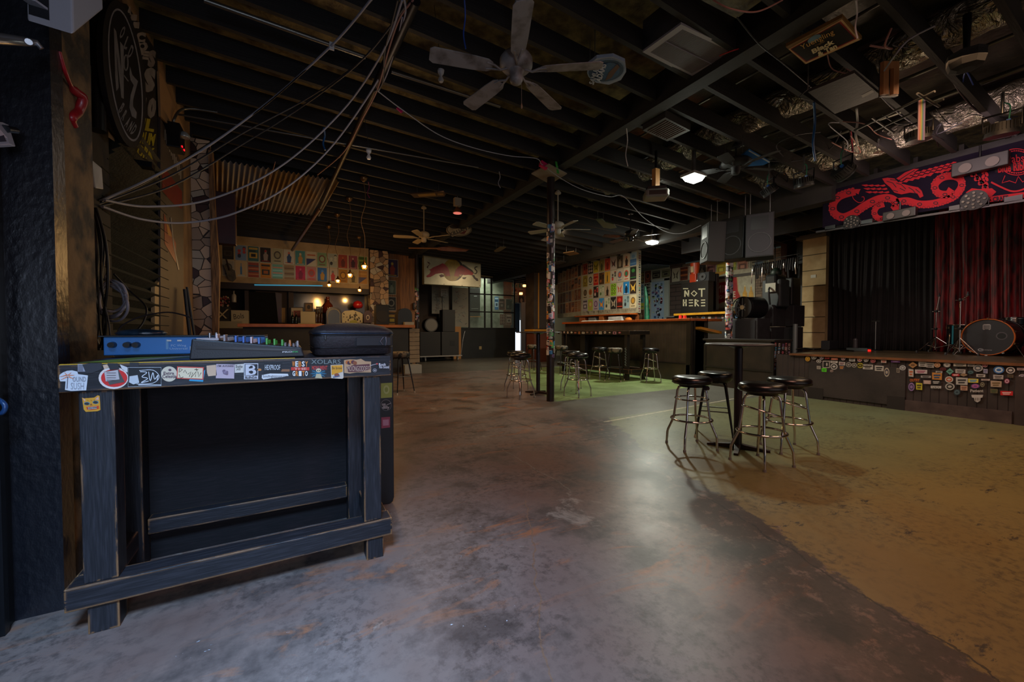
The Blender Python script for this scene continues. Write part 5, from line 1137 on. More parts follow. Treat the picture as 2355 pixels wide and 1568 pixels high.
# ---- ceiling fans
def fan(name, c, zt, r, ang, m, label, tilt=0.0, n=5, mh=0.12, mr=0.135, hugger=False, pull=False):
    c = Vector(c); t = thing('ceiling_fan', label, 'ceiling fan', tuple(c), 'ceiling fans'); x, y, z = c
    M().cyl((x, y, z+mh+0.03), (x, y, zt), 0.013, 0.013, 12).build('downrod', m, t)
    M().lathe([(0.055, 0), (0.06, 0.02), (0.02, 0.07)], (x, y, zt-0.07), 20).build('canopy', m, t)
    M().lathe([(0.06, 0.0), (mr*0.8, 0.012), (mr, 0.04), (mr, mh-0.03), (mr*0.85, mh), (0.03, mh+0.03)], c, 32).build('motor_housing', m, t)
    M().lathe([(0.0, -0.10), (0.045, -0.095), (0.055, -0.07), (0.055, -0.02), (0.065, 0.0)], c, 24).build('switch_cup', m, t)
    for k in range(n):
        a = ang[k] if isinstance(ang, (list, tuple)) else ang+k*2*PI/n
        u = Vector((math.cos(a), math.sin(a), 0)); v = Vector((-u.y, u.x, 0)); up = Vector((0, 0, 1)); vv = (v*math.cos(0.2)+up*math.sin(0.2))
        o = M(); P = [(0.20, .035), (0.24, .058), (r*0.5, .066), (r-0.03, .072), (r, .05)]
        out = [c+u*s+vv*w+up*0.0 for s, w in P]+[c+u*s-vv*w for s, w in P[::-1]]
        b_ = o.prism(out, (0, 0, 0.008)).build('blade', m, t, 0.002)
        o = M(); o.tube([c+u*0.07+up*0.01, c+u*0.13-up*0.012, c+u*0.19+vv*0.02, c+u*0.25+vv*0.03], 0.009, 6); o.tube([c+u*0.13-up*0.012, c+u*0.19-vv*0.02, c+u*0.25-vv*0.03], 0.009, 6); o.build('blade_iron', m, t)
    if pull:
        M().cyl(c+Vector((0.04, -0.02, -0.08)), c+Vector((0.04, -0.02, -0.26)), 0.0025, 0.0025, 6).build('pull_chain', steel, t)
        M().lathe([(0.002, 0), (0.008, 0.01), (0.007, 0.03), (0.003, 0.045)], c+Vector((0.04, -0.02, -0.305)), 10).build('pull_knob', mat('pull_tan', '#8a6c50', 0.6), t)
    return t
fanw = mat('chipped_white_paint', '#8b8682', 0.55, 0, '#4f4640', 6, 0.3, 40, lo=0.47, hi=0.68, detail=9)
h0 = aZ(1187, 172, 3.3); tips = [aZ(1203, 28, 3.3), aZ(1387, 160, 3.3), aZ(1285, 265, 3.3), aZ(1075, 255, 3.3), aZ(990, 135, 3.3)]
a0 = math.atan2(tips[4].y-h0.y, tips[4].x-h0.x)
fan('f', (h0.x, h0.y, 3.33), 4.15, 0.70, [math.atan2(q.y-h0.y, q.x-h0.x) for q in tips], fanw, 'large chipped white five-blade ceiling fan nearest the camera', pull=True)
fanc = mat('cream_fan', '#a08a66', 0.5)
h1 = aZ(975, 545, 3.3); fan('f', (h1.x, h1.y, 3.28), 4.0, 0.66, [math.radians(q) for q in (20, 92, 164, 236, 308)], fanc, 'cream ceiling fan left of the hanging oval sign', mr=0.12)
h2 = aZ(1283, 527, 3.12); fan('f', (h2.x, h2.y, 3.12), 3.85, 0.62, [math.radians(q) for q in (48, 120, 192, 264, 336)], mat('pale_fan', '#9a9284', 0.5), 'pale ceiling fan just behind the sticker-covered post', mr=0.12)
h3 = aZ(1450, 545, 3.2); fan('f', (h3.x, h3.y, 3.2), 3.75, 0.62, 0.3, blackmetal, 'black ceiling fan over the bar left of the farther bright lamp', mr=0.12)
h4 = aZ(1692, 385, 3.5); fan('f', (h4.x, h4.y, 3.5), 3.85, 0.58, 0.9, mat('dark_fan', '#0b0a0b', 0.75), 'black ceiling fan with wide motor right of the nearer bright lamp', mr=0.2, mh=0.1)
# ---- LED panel lamps (they light the room)
def led(px, py, z, sx, sy, power, label, yaw=0.0):
    p = aZ(px, py, z); x, y = p.x, p.y; t = thing('led_lamp', label, 'ceiling lamp', (x, y, z), 'bright wraparound ceiling lamps')
    M().box(x-sx/2-0.02, x+sx/2+0.02, y-sy/2-0.02, y+sy/2+0.02, z+0.05, z+0.09).build('housing', mat('lamp_housing', '#8f8f8c', 0.4), t, 0.005)
    M().hexa([(x-sx/2+.03, y-sy/2+.03, z-0.01), (x+sx/2-.03, y-sy/2+.03, z-0.01), (x+sx/2-.03, y+sy/2-.03, z-0.01), (x-sx/2+.03, y+sy/2-.03, z-0.01), (x-sx/2, y-sy/2, z+.05), (x+sx/2, y-sy/2, z+.05), (x+sx/2, y+sy/2, z+.05), (x-sx/2, y+sy/2, z+.05)]).build('diffuser', emis('led_white', '#f2f7ec', 30), t)
    M().cyl((x, y, z+0.09), (x, y, zc(x)+0.1), 0.03, 0.03, 10).build('mount', dullmetal, t)
    light('led_light', 'AREA', (x, y, z-0.02), power, (0.96, 1.0, 0.84), sx*0.9, sy*0.9, rot=(0, 0, 0)); light('led_glow', 'POINT', (x, y, z-0.16), power*.11, (0.96, 1.0, 0.84), rad=0.12)
    return t
led(1595, 415, 3.42, 0.25, 0.20, 52, 'nearer bright white lamp under the joists')
led(1500, 560, 3.42, 0.26, 0.22, 150, 'farther bright white lamp over the bar')
# ---- grille box and second grille
gb = thing('air_grille_box', 'large white return air grille box hung beside the girder', 'air vent', (3.45, 2.65, 3.95))
C4 = [aZ(1478, 120, 3.92), aZ(1566, 56, 3.92), aZ(1703, 120, 3.92), aZ(1592, 178, 3.92)]
o = M(); o.hexa([C4[0]+Vector((0, 0, .02)), C4[1]+Vector((0, 0, .02)), C4[2]+Vector((0, 0, .02)), C4[3]+Vector((0, 0, .02)), *[c_+Vector((0, 0, .30)) for c_ in C4]]); o.build('box', mat('galvanized_box', '#5c5c5c', 0.45, 0.5, '#434444', 4), gb)
gc = sum(C4, Vector())/4; inn = [gc+(c_-gc)*0.84 for c_ in C4]
o = M()
for i in range(4):
    j = (i+1) % 4; o.hexa([C4[i], C4[j], inn[j], inn[i], *[q+Vector((0, 0, 0.02)) for q in (C4[i], C4[j], inn[j], inn[i])]])
o.build('frame', mat('frame_white', '#9a9696', 0.5), gb)
for k in range(46):
    t_ = (k+0.5)/46; p, q = inn[0].lerp(inn[3], t_), inn[1].lerp(inn[2], t_); M().obox((p+q)/2+Vector((0, 0, 0.006)), (q-p)/2, (inn[3]-inn[0])*0.0055, (0, 0, 0.005)).build('louvre', mat('louvre_grey', '#77706f', 0.5), gb)
p, q = inn[0].lerp(inn[1], 0.5), inn[3].lerp(inn[2], 0.5); M().obox((p+q)/2, (q-p)/2, (0.008, 0, 0), (0, 0, 0.008)).build('mullion', mat('frame_white', '#9a9696'), gb)
red = M().tube(smoothpts([aZ(1655, 128, 3.9), aZ(1680, 118, 3.88), aZ(1700, 112, 3.9)]), [0.006]*16+[0.02], 8); tag(red.build('red_tape', mat('red_plastic', '#b0141c', 0.35)), 'strip of red tape at the corner of the large grille box', 'tape')
g2_ = thing('small_air_grille', 'dark rusty smaller air grille under the joists right of the girder', 'air vent', (4.9, 4.6, 3.8))
C5 = [aZ(1478, 300, 3.80), aZ(1530, 270, 3.80), aZ(1588, 300, 3.80), aZ(1535, 325, 3.80)]
o = M(); o.hexa([*C5, *[c_+Vector((0, 0, .22)) for c_ in C5]]); o.build('box', mat('old_box', '#3c3a36', 0.6, 0.3), g2_)
gc = sum(C5, Vector())/4; inn = [gc+(c_-gc)*0.82-Vector((0, 0, 0.004)) for c_ in C5]
for k in range(10):
    t_ = (k+0.5)/10; p, q = inn[0].lerp(inn[3], t_), inn[1].lerp(inn[2], t_); M().obox((p+q)/2, (q-p)/2, (inn[3]-inn[0])*0.02, (0, 0, 0.004)).build('louvre', mat('rusty_louvre', '#4a3428', 0.7), g2_)
# ---- signs fixed under the joists
def hsign(pts, z, th, m, name, label, draw=None, cat='sign', rim=None):
    P = [aZ(*p, z) for p in pts]; t = thing(name, label, cat, tuple(sum(P, Vector())/len(P)))
    M().prism(P, (0, 0, th)).build('panel', m, t)
    for q in (P[0]*.8+P[2]*.2, P[2]*.8+P[0]*.2): M().cyl(q+Vector((0, 0, th)), Vector((q.x, q.y, zc(q.x)+.06)), .004, .004, 6).build('hanger_wire', steel, t)
    if draw:
        a = Art(lambda x, y: aZ(x, y, z), (0, 0, -1), 0.002); draw(a); a.build('print', gloss, t)
    return t
cB = lambda x, y: (1500+x/4.71, y/4.71)
def bt(a):
    K = lambda pts: [cB(*p) for p in pts]
    a.poly(K([(1475, 530), (2055, 205), (2250, 430), (1665, 690)]), '#e0b880', 1); a.poly(K([(1495, 528), (2040, 225), (2215, 415), (1668, 670)]), '#9a2018', 2); a.poly(K([(1510, 528), (2025, 240), (2195, 410), (1672, 655)]), '#0e0c0c', 3)
    a.ell(*cB(1755, 410), 17, 7, '#6f94a4', 4, rot=-0.5)
    rot = -0.46
    def tx(s, cx, cy, w, h, c, b=0.0): X, Y = cB(cx, cy); a.text(s, X-w/2, Y+h/2, X+w/2, Y-h/2, c, 5, b, rot)
    tx('Yuengling', 1790, 425, 84, 15, '#e0b060', 0.0); tx('Original', 1815, 462, 24, 4, '#a98448'); tx('Black', 1850, 492, 56, 11, '#efe0b0', 0.04); tx('& Tan', 1895, 532, 48, 11, '#efe0b0', 0.04)
hsign([(1807, 108), (1937, 40), (1982, 90), (1852, 148)], 3.80, 0.03, mat('sign_gold_edge', '#7a5a28', 0.5), 'black_gold_beer_sign', 'black rectangular beer sign with gold lettering under the right joists', bt)
def sam(a):
    a.ell(1394, 162, 44, 27, '#7c90a8', 1, rot=-0.15); a.ell(1394, 162, 41, 24, '#16365c', 2, rot=-0.15); a.ell(1402, 162, 24, 19, '#24507c', 3, rot=-0.3)
    a.poly([(1392, 183), (1400, 165), (1420, 145), (1425, 152), (1405, 178)], '#5a2c24', 4)
    a.text('SAMUEL', 1344, 176, 1390, 164, '#b0b8c0', 5, 0.03, -1.25); a.text('ADAMS', 1360, 172, 1404, 158, '#c4ccd2', 5, 0.04, -1.25)
hsign([(1353, 172), (1352, 150), (1372, 134), (1410, 130), (1437, 142), (1440, 165), (1428, 184), (1400, 195), (1370, 190)], 3.72, 0.03, mat('blue_sign_edge', '#8f9aa8', 0.5), 'blue_shield_sign', 'blue shield-shaped beer sign partly behind the near fan blade', sam)
hsign([(1655, 385), (1688, 372), (1722, 345), (1770, 373), (1755, 380), (1700, 384)], 3.62, 0.02, mat('blue_sign', '#1f63a4', 0.4, 0, '#184f86', 3), 'blue_ceiling_sign', 'plain blue kite-shaped sign behind the black fan motor', lambda a: (a.ell(1712, 376, 10, 4, '#8aa030', 1), a.stroke([(1722, 346), (1770, 373)], 3, '#a8b0b4', 1)))
hsign([(1370, 505), (1384, 504), (1392, 511), (1412, 516), (1418, 524), (1405, 526), (1388, 524), (1378, 513)], 3.6, 0.02, mat('green_bottle_sign', '#3c4a2c', 0.6), 'green_bottle_sign', 'green bottle-shaped sign above the bar partition')
hsign([(943, 446), (1020, 441), (1025, 447), (1022, 452), (953, 455)], 3.82, 0.02, mat('brown_sign', '#3a2614', 0.6), 'bottle_strip_sign', 'long brown bottle-shaped sign under the left joists', lambda a: (a.poly([(960, 447), (1000, 444), (1003, 450), (964, 452)], '#8a6a30', 1), a.rect(1006, 444, 1020, 449, '#7a5a28', 1)))
hsign([(1136, 578), (1150, 568), (1164, 569), (1150, 578), (1140, 580)], 3.6, 0.02, mat('olive_sign', '#6a5a38', 0.6), 'small_olive_sign', 'small olive cut-out sign on the ceiling above the window wall')
hsign([(1222, 400), (1262, 378), (1304, 400), (1265, 424)], 3.78, 0.015, mat('ply_panel', '#6a5236', 0.6, 0, '#8a8478', 2), 'ceiling_panel', 'square plywood panel at the head of the sticker-covered post', cat='panel')
hsign([(1295, 582), (1320, 578), (1332, 584), (1310, 588)], 3.55, 0.02, mat('tan_sign', '#7a5c38', 0.6), 'tan_diamond_sign', 'tan diamond sign under the joists behind the post')
hsign([(1275, 604), (1290, 600), (1302, 603), (1290, 608), (1276, 608)], 3.5, 0.02, mat('grey_oval_sign', '#4a4644', 0.6), 'grey_oval_sign', 'grey oval sign low behind the post at the partition top')
# oval hanging sign near the cream fan
ks = thing('oval_tan_sign', 'oval tan beer sign with brown script hanging by the cream fan', 'sign', (3.4, 9.8, 3.2)); KY = 9.7
f = plane_px('Y', KY); o = M(); pts = [(1056+29*math.cos(t_)*1.0, 528+15*math.sin(t_)) for t_ in [k*2*PI/28 for k in range(28)]]
o.prism([f(*p) for p in pts], (0, 0.03, 0)).build('panel', mat('sign_tan', '#8f7a58', 0.6), ks)
a = Art(f, NY, 0.002); a.ell(1056, 528, 28, 14, '#4a3220', 1); a.ell(1056, 528, 26.5, 12.8, '#a8906a', 2); a.ell(1046, 521, 12, 5, '#3a2a18', 3); a.poly([(1050, 537), (1076, 526), (1068, 538)], '#6a2418', 3)
a.poly([(1033, 538), (1080, 518), (1083, 524), (1040, 545)], '#a8906a', 4); a.text("KILLIAN'S", 1033, 535, 1082, 526, '#33231a', 5, 0.03, -0.38); a.build('print', gloss, ks)
M().cyl(f(1045, 518), f(1045, 518)+Vector((0, 0, 0.55)), 0.006, 0.006, 6).cyl(f(1070, 518), f(1070, 518)+Vector((0, 0, 0.55)), 0.006, 0.006, 6).build('hanging_wire', steel, ks)
# pink surfboard-shaped paddle above the bull sign
pd = thing('painted_paddle', 'long wooden paddle with a pink painted blade above the bull sign', 'paddle', (4.0, 12.3, 3.7)); f = plane_px('Y', 12.3)
M().cyl(f(940, 570), f(1012, 571), 0.022, 0.03, 10).build('shaft', mat('paddle_wood', '#a0683a', 0.5), pd)
o = M(); o.prism([f(*p) for p in [(1008, 568), (1030, 567), (1055, 565), (1075, 567), (1083, 572), (1072, 578), (1040, 578), (1015, 576), (1006, 574)]], (0, 0.03, 0)).build('blade', mat('paddle_pink', '#8a4a40', 0.5, 0, '#a06a50', 3), pd)
# ---- projector
pj = thing('projector', 'grey ceiling projector on a wooden block left of the nearer lamp', 'projector', (5.3, 4.9, 3.2))
c_ = aD(1508, 449, 6.0); yaw = Matrix.Rotation(math.radians(-38), 3, 'Z'); u, v, w_ = yaw @ Vector((0.17, 0, 0)), yaw @ Vector((0, 0.14, 0)), Vector((0, 0, 0.06))
M().obox(c_, u, v, w_).build('body', mat('projector_grey', '#6f6d66', 0.45), pj, 0.03); M().obox(c_-v*1.02+Vector((0, 0, 0.0)), u*0.7, v*0.02, w_*0.5).build('vent', blackmetal, pj)
M().obox(c_+Vector((0, 0, 0.25)), (0.045, 0, 0), (0, 0.035, 0), (0, 0, 0.14)).build('wood_block', mat('ply_block', '#b0804a', 0.6), pj); M().obox(c_+Vector((0, 0, 0.09)), u*0.8, v*0.7, (0, 0, 0.02)).build('mount_plate', blackmetal, pj)
M().cyl(c_+Vector((0, 0, 0.35)), Vector((c_.x, c_.y, zc(c_.x)+0.05)), 0.02, 0.02, 8).build('drop_rod', blackmetal, pj)
# ---- corrugated sheet under the left joists
def corr(P00, P10, P11, P01, n, amp, m, name):
    o = M(); vs = []; N = n*8
    up = (P10-P00).cross(P01-P00).normalized()
    for i in range(N+1):
        t_ = i/N; d = up*amp*math.sin(2*PI*n*t_); vs += [P00.lerp(P10, t_)+d, P01.lerp(P11, t_)+d]
    o.add(vs, [(2*i, 2*i+2, 2*i+3, 2*i+1) for i in range(N)], True)
    ob = o.build(name, m); sm = ob.modifiers.new('s', 'SOLIDIFY'); sm.thickness = 0.003; return ob
rust = mat('rusty_corrugated', '#77716c', 0.5, 0.4, '#74582f', 2.2, 0.2, 30, (1.2, 0.3, 1), lo=0.4, hi=0.6)
cr_ = corr(aZ(487, 365, 3.98), aZ(781, 416, 3.98), aZ(735, 496, 3.9), aZ(490, 470, 3.9), 25, 0.022, rust, 'corrugated_sheet')
tag(cr_, 'rusty corrugated metal sheet fixed under the joists at the left', 'metal sheet')
cable('thin_wire', [aZ(633, 372, 3.9), aZ(620, 415, 3.85), aZ(600, 450, 3.85), aZ(575, 470, 3.88)], 0.006, cablecopper, 'thin pinkish wire drooping over the corrugated sheet', 'wire')
# ---- pendant bulbs (they light the left bar)
bulbm = emis('warm_bulb', '#ffb648', 26)
sites = [(838, 608, 7.8, 836, 405, 'nearest and highest'), (805, 628, 9.13, 803, 452, 'second nearest'), (777, 642, 10.53, 777, 490, 'third in line'), (757, 652, 11.8, 756, 517, 'lowest of the line on its left'), (827, 664, 12.69, 826, 542, 'small one set apart at right')]
for px, py, Y, cx_, cy_, lb in sites:
    p = aY(px, py, Y); zt = 4.03
    t = thing('pendant_lamp', f'amber bulb pendant over the left bar, {lb}', 'pendant lamp', tuple(p), 'amber pendants over the left bar')
    M().lathe([(0.0, -0.07), (0.022, -0.065), (0.035, -0.04), (0.036, -0.01), (0.02, 0.02), (0.014, 0.03)], p, 16).build('bulb', bulbm, t)
    M().lathe([(0.045, -0.02), (0.05, 0.0), (0.02, 0.03), (0.016, 0.07), (0, 0.075)], p, 16).build('socket', mat('brass', '#8a6428', 0.3, 0.9), t)
    o = M()
    for k in range(6):
        a_ = k*PI/3; o.tube([p+Vector((0.05*math.cos(a_), 0.05*math.sin(a_), 0)), p+Vector((0.055*math.cos(a_), 0.055*math.sin(a_), -0.04)), p+Vector((0.03*math.cos(a_), 0.03*math.sin(a_), -0.09))], 0.003, 5)
    o.build('cage', mat('brass', '#8a6428'), t)
    M().tube(smoothpts([p+Vector((0, 0, 0.07)), p+Vector((0.01, 0, 0.5)), p+Vector((-0.05, 0, 0.8)), p+Vector((0.03, 0, 1.15)), Vector((p.x, p.y, zt-0.06))]), 0.006, 6).build('cord', mat('tan_cord', '#6a4c28', 0.6), t)
    M().lathe([(0.02, -0.08), (0.055, -0.05), (0.075, -0.01), (0.06, 0.0)], (p.x, p.y, zt), 20).build('canopy', mat('brass_canopy', '#8a6a44', 0.3, 0.8), t)
    M().cyl((p.x, p.y, zt), (p.x, p.y, 4.5), .012, .012, 6).build('hanger', blackmetal, t)
    light('bulb_light', 'POINT', (p.x, p.y, p.z-0.10), 19.0, (1.0, 0.56, 0.20), rad=0.05)
# a pendant string light over the windowed partition doorway
for px, py in ((1194, 642), (1206, 657), (1198, 675)):
    p = aY(px, py, 19.0); t = thing('square_pendant', 'glowing square amber lamp in the far doorway', 'pendant lamp', tuple(p), 'square amber lamps beyond the far doorway')
    t['label'] = {1194: 'topmost glowing square amber lamp in the far doorway', 1206: 'middle glowing square amber lamp in the far doorway', 1198: 'lowest glowing square amber lamp in the far doorway'}[px]
    M().box(p.x-.07, p.x+.07, p.y-.07, p.y+.07, p.z-.06, p.z+.06).build('shade', emis('amber_square', '#ff9a50', 7), t, 0.01); M().cyl(p+Vector((0, 0, .06)), Vector((p.x, p.y, 3.7)), 0.008, 0.008, 6).build('cord', blackmetal, t)
light('far_door_light', 'POINT', tuple(aY(1200, 665, 18.6)), 14, (1.0, 0.55, 0.25), rad=0.15)
# heat lamp and small things under the joists
hl = thing('halogen_flood', 'small flood lamp with a red glowing edge under the left joists', 'lamp', tuple(aZ(1052, 480, 3.6))); p = aZ(1052, 490, 3.6)
M().lathe([(0.10, 0), (0.09, 0.03), (0.04, 0.10), (0.03, 0.12)], p, 20).build('reflector', mat('lamp_brown', '#5a3a20', 0.4, 0.5), hl); M().box(p.x-.07, p.x+.07, p.y-.05, p.y+.05, p.z+.14, p.z+.30).build('junction_box', mat('box_cream', '#8a7a64', 0.6), hl)
M().cyl(p+Vector((0, 0, .1)), p+Vector((0, 0, .5)), 0.012, 0.012, 8).build('stem', steel, hl); M().cyl(p+Vector((0, 0, -.006)), p+Vector((0, 0, 0)), 0.085, 0.085, 20).build('lens', emis('pink_lens', '#ff8a7a', 0.6), hl)
for px, py, lb in ((1014, 175, 'white pull-cord ornament hanging behind the near fan blade'), (848, 355, 'small white lamp socket under the joists above the pendants')):
    p = aD(px, py, 5.0); t = thing('hanging_socket', lb, 'fitting', tuple(p)); M().lathe([(0.02, -.06), (0.03, -.04), (0.012, 0), (0.03, 0.03), (0.035, 0.06), (0.01, 0.07)], p, 14).build('body', whiteplastic, t); M().tube([p+Vector((0, 0, .07)), p+Vector((-.03, 0, .35)), p+Vector((-.06, 0.02, .7))], 0.003, 5).build('wire', cabledark, t)
# ---- swooping cables; w = distance from the lens plane along each run
def swoop(pts, r, m, label, group='cables swagged from the left wall to the joists'):
    P = [aD(x, y, min(w, 2.62*FPX/(762-y)) if y < 500 else w) for x, y, w in pts]; return cable('swagged_cable', P, r, m, label, 'cable', group, 8, 8)
swoop([(232, 462, 2.85), (345, 410, 3.45), (480, 335, 4.0), (620, 232, 4.2), (765, 102, 4.3), (862, -12, 4.3)], 0.010, cablegrey, 'topmost thick grey cable, tied with a white tag')
swoop([(232, 463, 2.85), (340, 417, 3.45), (480, 330, 4.0), (600, 250, 4.2), (745, 122, 4.3), (866, -12, 4.35)], 0.006, cableblack, 'thin black cable running with the topmost grey one')
swoop([(225, 470, 2.85), (400, 400, 3.6), (560, 305, 4.3), (700, 230, 4.7), (830, 140, 5.0), (935, 10, 5.0)], 0.008, cabledark, 'upper dark grey cable of the middle pair')
swoop([(222, 476, 2.85), (400, 425, 3.6), (560, 330, 4.3), (680, 255, 4.7), (820, 150, 5.0), (930, 18, 5.0)], 0.008, cabledark, 'lower dark grey cable of the middle pair')
swoop([(240, 460, 2.85), (340, 475, 3.4), (470, 462, 4.0), (600, 410, 4.4), (700, 340, 4.8), (800, 240, 5.0), (880, 120, 5.1), (925, 0, 5.0)], 0.010, cablegrey, 'upper grey cable of the lowest pair, sagging past the stone pier')
swoop([(235, 475, 2.85), (330, 505, 3.35), (430, 512, 3.9), (540, 490, 4.2), (660, 430, 4.7), (760, 340, 5.0), (860, 200, 5.2), (925, 60, 5.2), (930, -5, 5.0)], 0.010, cablegrey, 'lowest grey cable, sagging deepest across the corrugated sheet')
swoop([(950, 0, 5.2), (920, 40, 5.3), (895, 110, 5.5), (868, 205, 6.0), (835, 270, 6.6), (790, 350, 7.4), (730, 402, 8.3)], 0.009, cablecopper, 'pinkish cable running down the dark pole')
swoop([(915, 0, 5.2), (900, 60, 5.4), (885, 120, 5.6), (880, 190, 6.0), (862, 210, 6.2)], 0.010, cabledark, 'dark cable looped round the pipe overhead')
swoop([(925, 40, 5.2), (912, 100, 5.4), (890, 170, 5.8), (870, 210, 6.0)], 0.007, cablegrey, 'pale cable braided round the pipe overhead')
swoop([(866, 207, 6.0), (925, 252, 6.2), (1010, 310, 6.4), (1090, 340, 6.5), (1170, 358, 6.5), (1232, 364, 6.5), (1244, 376, 6.5)], 0.006, mat('white_wire', '#9a9aa0', 0.5), 'thin white wire swagged from the cable bundle to the post head')
swoop([(1244, 376, 6.4), (1290, 410, 6.5), (1340, 436, 6.6), (1400, 452, 6.8), (1434, 452, 7.0), (1480, 500, 7.2), (1530, 532, 7.4), (1570, 536, 7.6), (1612, 518, 7.8)], 0.006, mat('white_wire', '#9a9aa0'), 'thin white wire swagged from the post head towards the speakers')
swoop([(1305, 408, 6.5), (1350, 432, 6.8), (1400, 445, 7.0), (1436, 450, 7.0)], 0.006, cabledark, 'dark wire below the white wire right of the post head')
tag(M().obox(aD(763, 106, 4.28), (0.02, 0, 0), (0, 0.006, 0), (0, 0, 0.035)).build('cable_tag', whiteplastic), 'small white tag tied on the topmost cable', 'tag')
tag(M().obox(aD(919, 253, 6.15), (0.03, 0, -.02), (0, 0.006, 0), (0.01, 0, 0.012)).build('pink_tape', mat('pink_tape', '#c0205a', 0.4)), 'pink tape flag on the thin white wire', 'tape')
tag(M().obox(aD(1250, 380, 6.4), (0.06, 0, -.02), (0, 0.03, 0), (0.01, 0, 0.04)).build('pink_ribbon', mat('pink_ribbon', '#b81450', 0.5)), 'crumpled pink ribbon at the head of the sticker-covered post', 'ribbon')
tag(M().obox(aD(1281, 385, 6.4), (0.02, 0, 0), (0, 0.005, 0), (-0.02, 0, 0.09)).build('green_ribbon', mat('green_ribbon', '#3a9a3a', 0.5)), 'bright green ribbon at the head of the sticker-covered post', 'ribbon')
for x, y0, y1, w, m_, lb in ((745, 295, 345, 7.0, mat('blue_strap', '#134a80', 0.4), 'blue strap hanging from the joists above the corrugated sheet'), (1068, 0, 112, 4.2, mat('blue_wire', '#2a4a9a', 0.4), 'blue wire dangling left of the near fan'), (847, 418, 455, 8.0, mat('magenta_ribbon', '#7a1050', 0.5), 'thin magenta ribbon hanging beside the nearest pendant'), (1441, 295, 382, 5.8, whiteplastic, 'white wire hanging left of the small rusty grille'), (1148, 395, 432, 7.5, cablegrey, 'short white wire hanging left of the post'), (1872, 235, 370, 6.2, mat('blue_strap', '#134a80'), 'long blue strap hanging among the right-hand stage lamps'), (1969, 0, 88, 4.4, whiteplastic, 'white cord hanging past the black and gold sign'), (1970, 250, 335, 5.6, whiteplastic, 'white cord hanging left of the rainbow strap')):
    w = min(w, 2.7*FPX/(762-y0)); P = [aD(x, y0, w), aD(x+2, y0+(y1-y0)*.35, w), aD(x-2, y0+(y1-y0)*.7, w), aD(x+3, y1, w)]
    cable('hanging_wire', P, 0.012 if 'strap' in lb else 0.006, m_, lb, 'wire')
cable('red_looped_wire', [aZ(1640, 0, 3.8), aZ(1680, 20, 3.7), aZ(1740, 27, 3.7), aZ(1800, 0, 3.8)], 0.006, cablecopper, 'pinkish wire looping at the top edge right of the grille box', 'wire')
cable('black_looped_wire', [aZ(1695, 40, 3.85), aZ(1745, 100, 3.75), aZ(1800, 145, 3.7), aZ(1870, 205, 3.8)], 0.006, cableblack, 'black wire crossing below the girder towards the dark shelf', 'wire')
# ---- wooden shelf, hanging board, rainbow strap
sh = thing('ceiling_shelf', 'dark plank shelf hung under the right joists beside two pine blocks', 'shelf', (5.2, 2.0, 3.6))
Q = [aZ(1858, 212, 3.6), aZ(1965, 168, 3.6), aZ(2027, 221, 3.6), aZ(1920, 262, 3.6)]
o = M(); o.hexa([*Q, *[q+Vector((0, 0, .03)) for q in Q]]); o.build('plank', mat('plank_dark', '#1c1b1a', 0.6, 0, '#2c2a28', 5, 0.3, 20, (6, 1, 1)), sh)
c_ = aD(2034, 180, 3.95); r_ = _R; 
M().obox(c_, r_*0.026, (0, 0.015, 0), (0, 0, 0.16)).build('pine_board', mat('pine', '#b07a4a', 0.6, 0, '#9a6438', 6, 0.1, 20, (4, 4, .5)), sh); M().obox(c_+r_*0.10, r_*0.026, (0, 0.015, 0), (0, 0, 0.16)).build('pine_board', mat('pine', '#b07a4a'), sh); M().obox(c_+r_*0.05+Vector((0, 0, .125)), r_*0.024, (0, 0.014, 0), (0, 0, 0.035)).build('pine_crosspiece', mat('pine', '#b07a4a'), sh)
M().obox(c_+r_*0.12+Vector((0, 0.06, 0)), r_*0.08, (0, 0.015, 0), (0, 0, 0.15)).build('grey_panel', mat('grey_panel', '#4a4a50', 0.5), sh)
for q in (Q[0], Q[2]): M().cyl(q+Vector((0, 0, .03)), q+Vector((0, 0, .35)), 0.006, 0.006, 6).build('hanger', steel, sh)
a = Art(lambda x, y: aZ(x, y, 3.6), (0, 0, -1), 0.002); a.poly([(1980, 219), (2006, 206), (2011, 211), (1984, 224)], '#8a8680', 1); a.build('tape_strip', printed, sh)
rb = thing('rainbow_strap', 'rainbow striped strap hanging from the ceiling above the stage edge', 'strap', tuple(aD(2120, 230, 5.8)))
o = M(); w0 = 4.2
for i, c in enumerate(['#7a5a62', '#7a3c2c', '#7a6a24', '#2c5c3a', '#38456a', '#5c456a']):
    p0, p1 = aD(2113+i*2.6, 225, w0), aD(2113+(i+1)*2.6, 225, w0); q0, q1 = aD(2111+i*2.6, 322, w0), aD(2111+(i+1)*2.6, 322, w0); d = Vector((0.003, 0.006, 0)); o.hexa([q0, q1, q1+d, q0+d, p0, p1, p1+d, p0+d], c)
o.build('webbing', printed, rb)
tr = thing('metal_light_tray', 'grey metal channel frame hung under the joists near the rainbow strap', 'frame', (6.0, 2.0, 3.6))
for (x0, y0, x1, y1) in ((1965, 300, 2150, 210), (2010, 300, 2170, 228), (2005, 270, 2055, 305), (2110, 215, 2160, 245)):
    p, q = aZ(x0, y0, 3.62), aZ(x1, y1, 3.62); M().cyl(p, q, 0.013, 0.013, 6).build('channel', mat('channel_grey', '#3a3a38', 0.5, 0.5), tr)
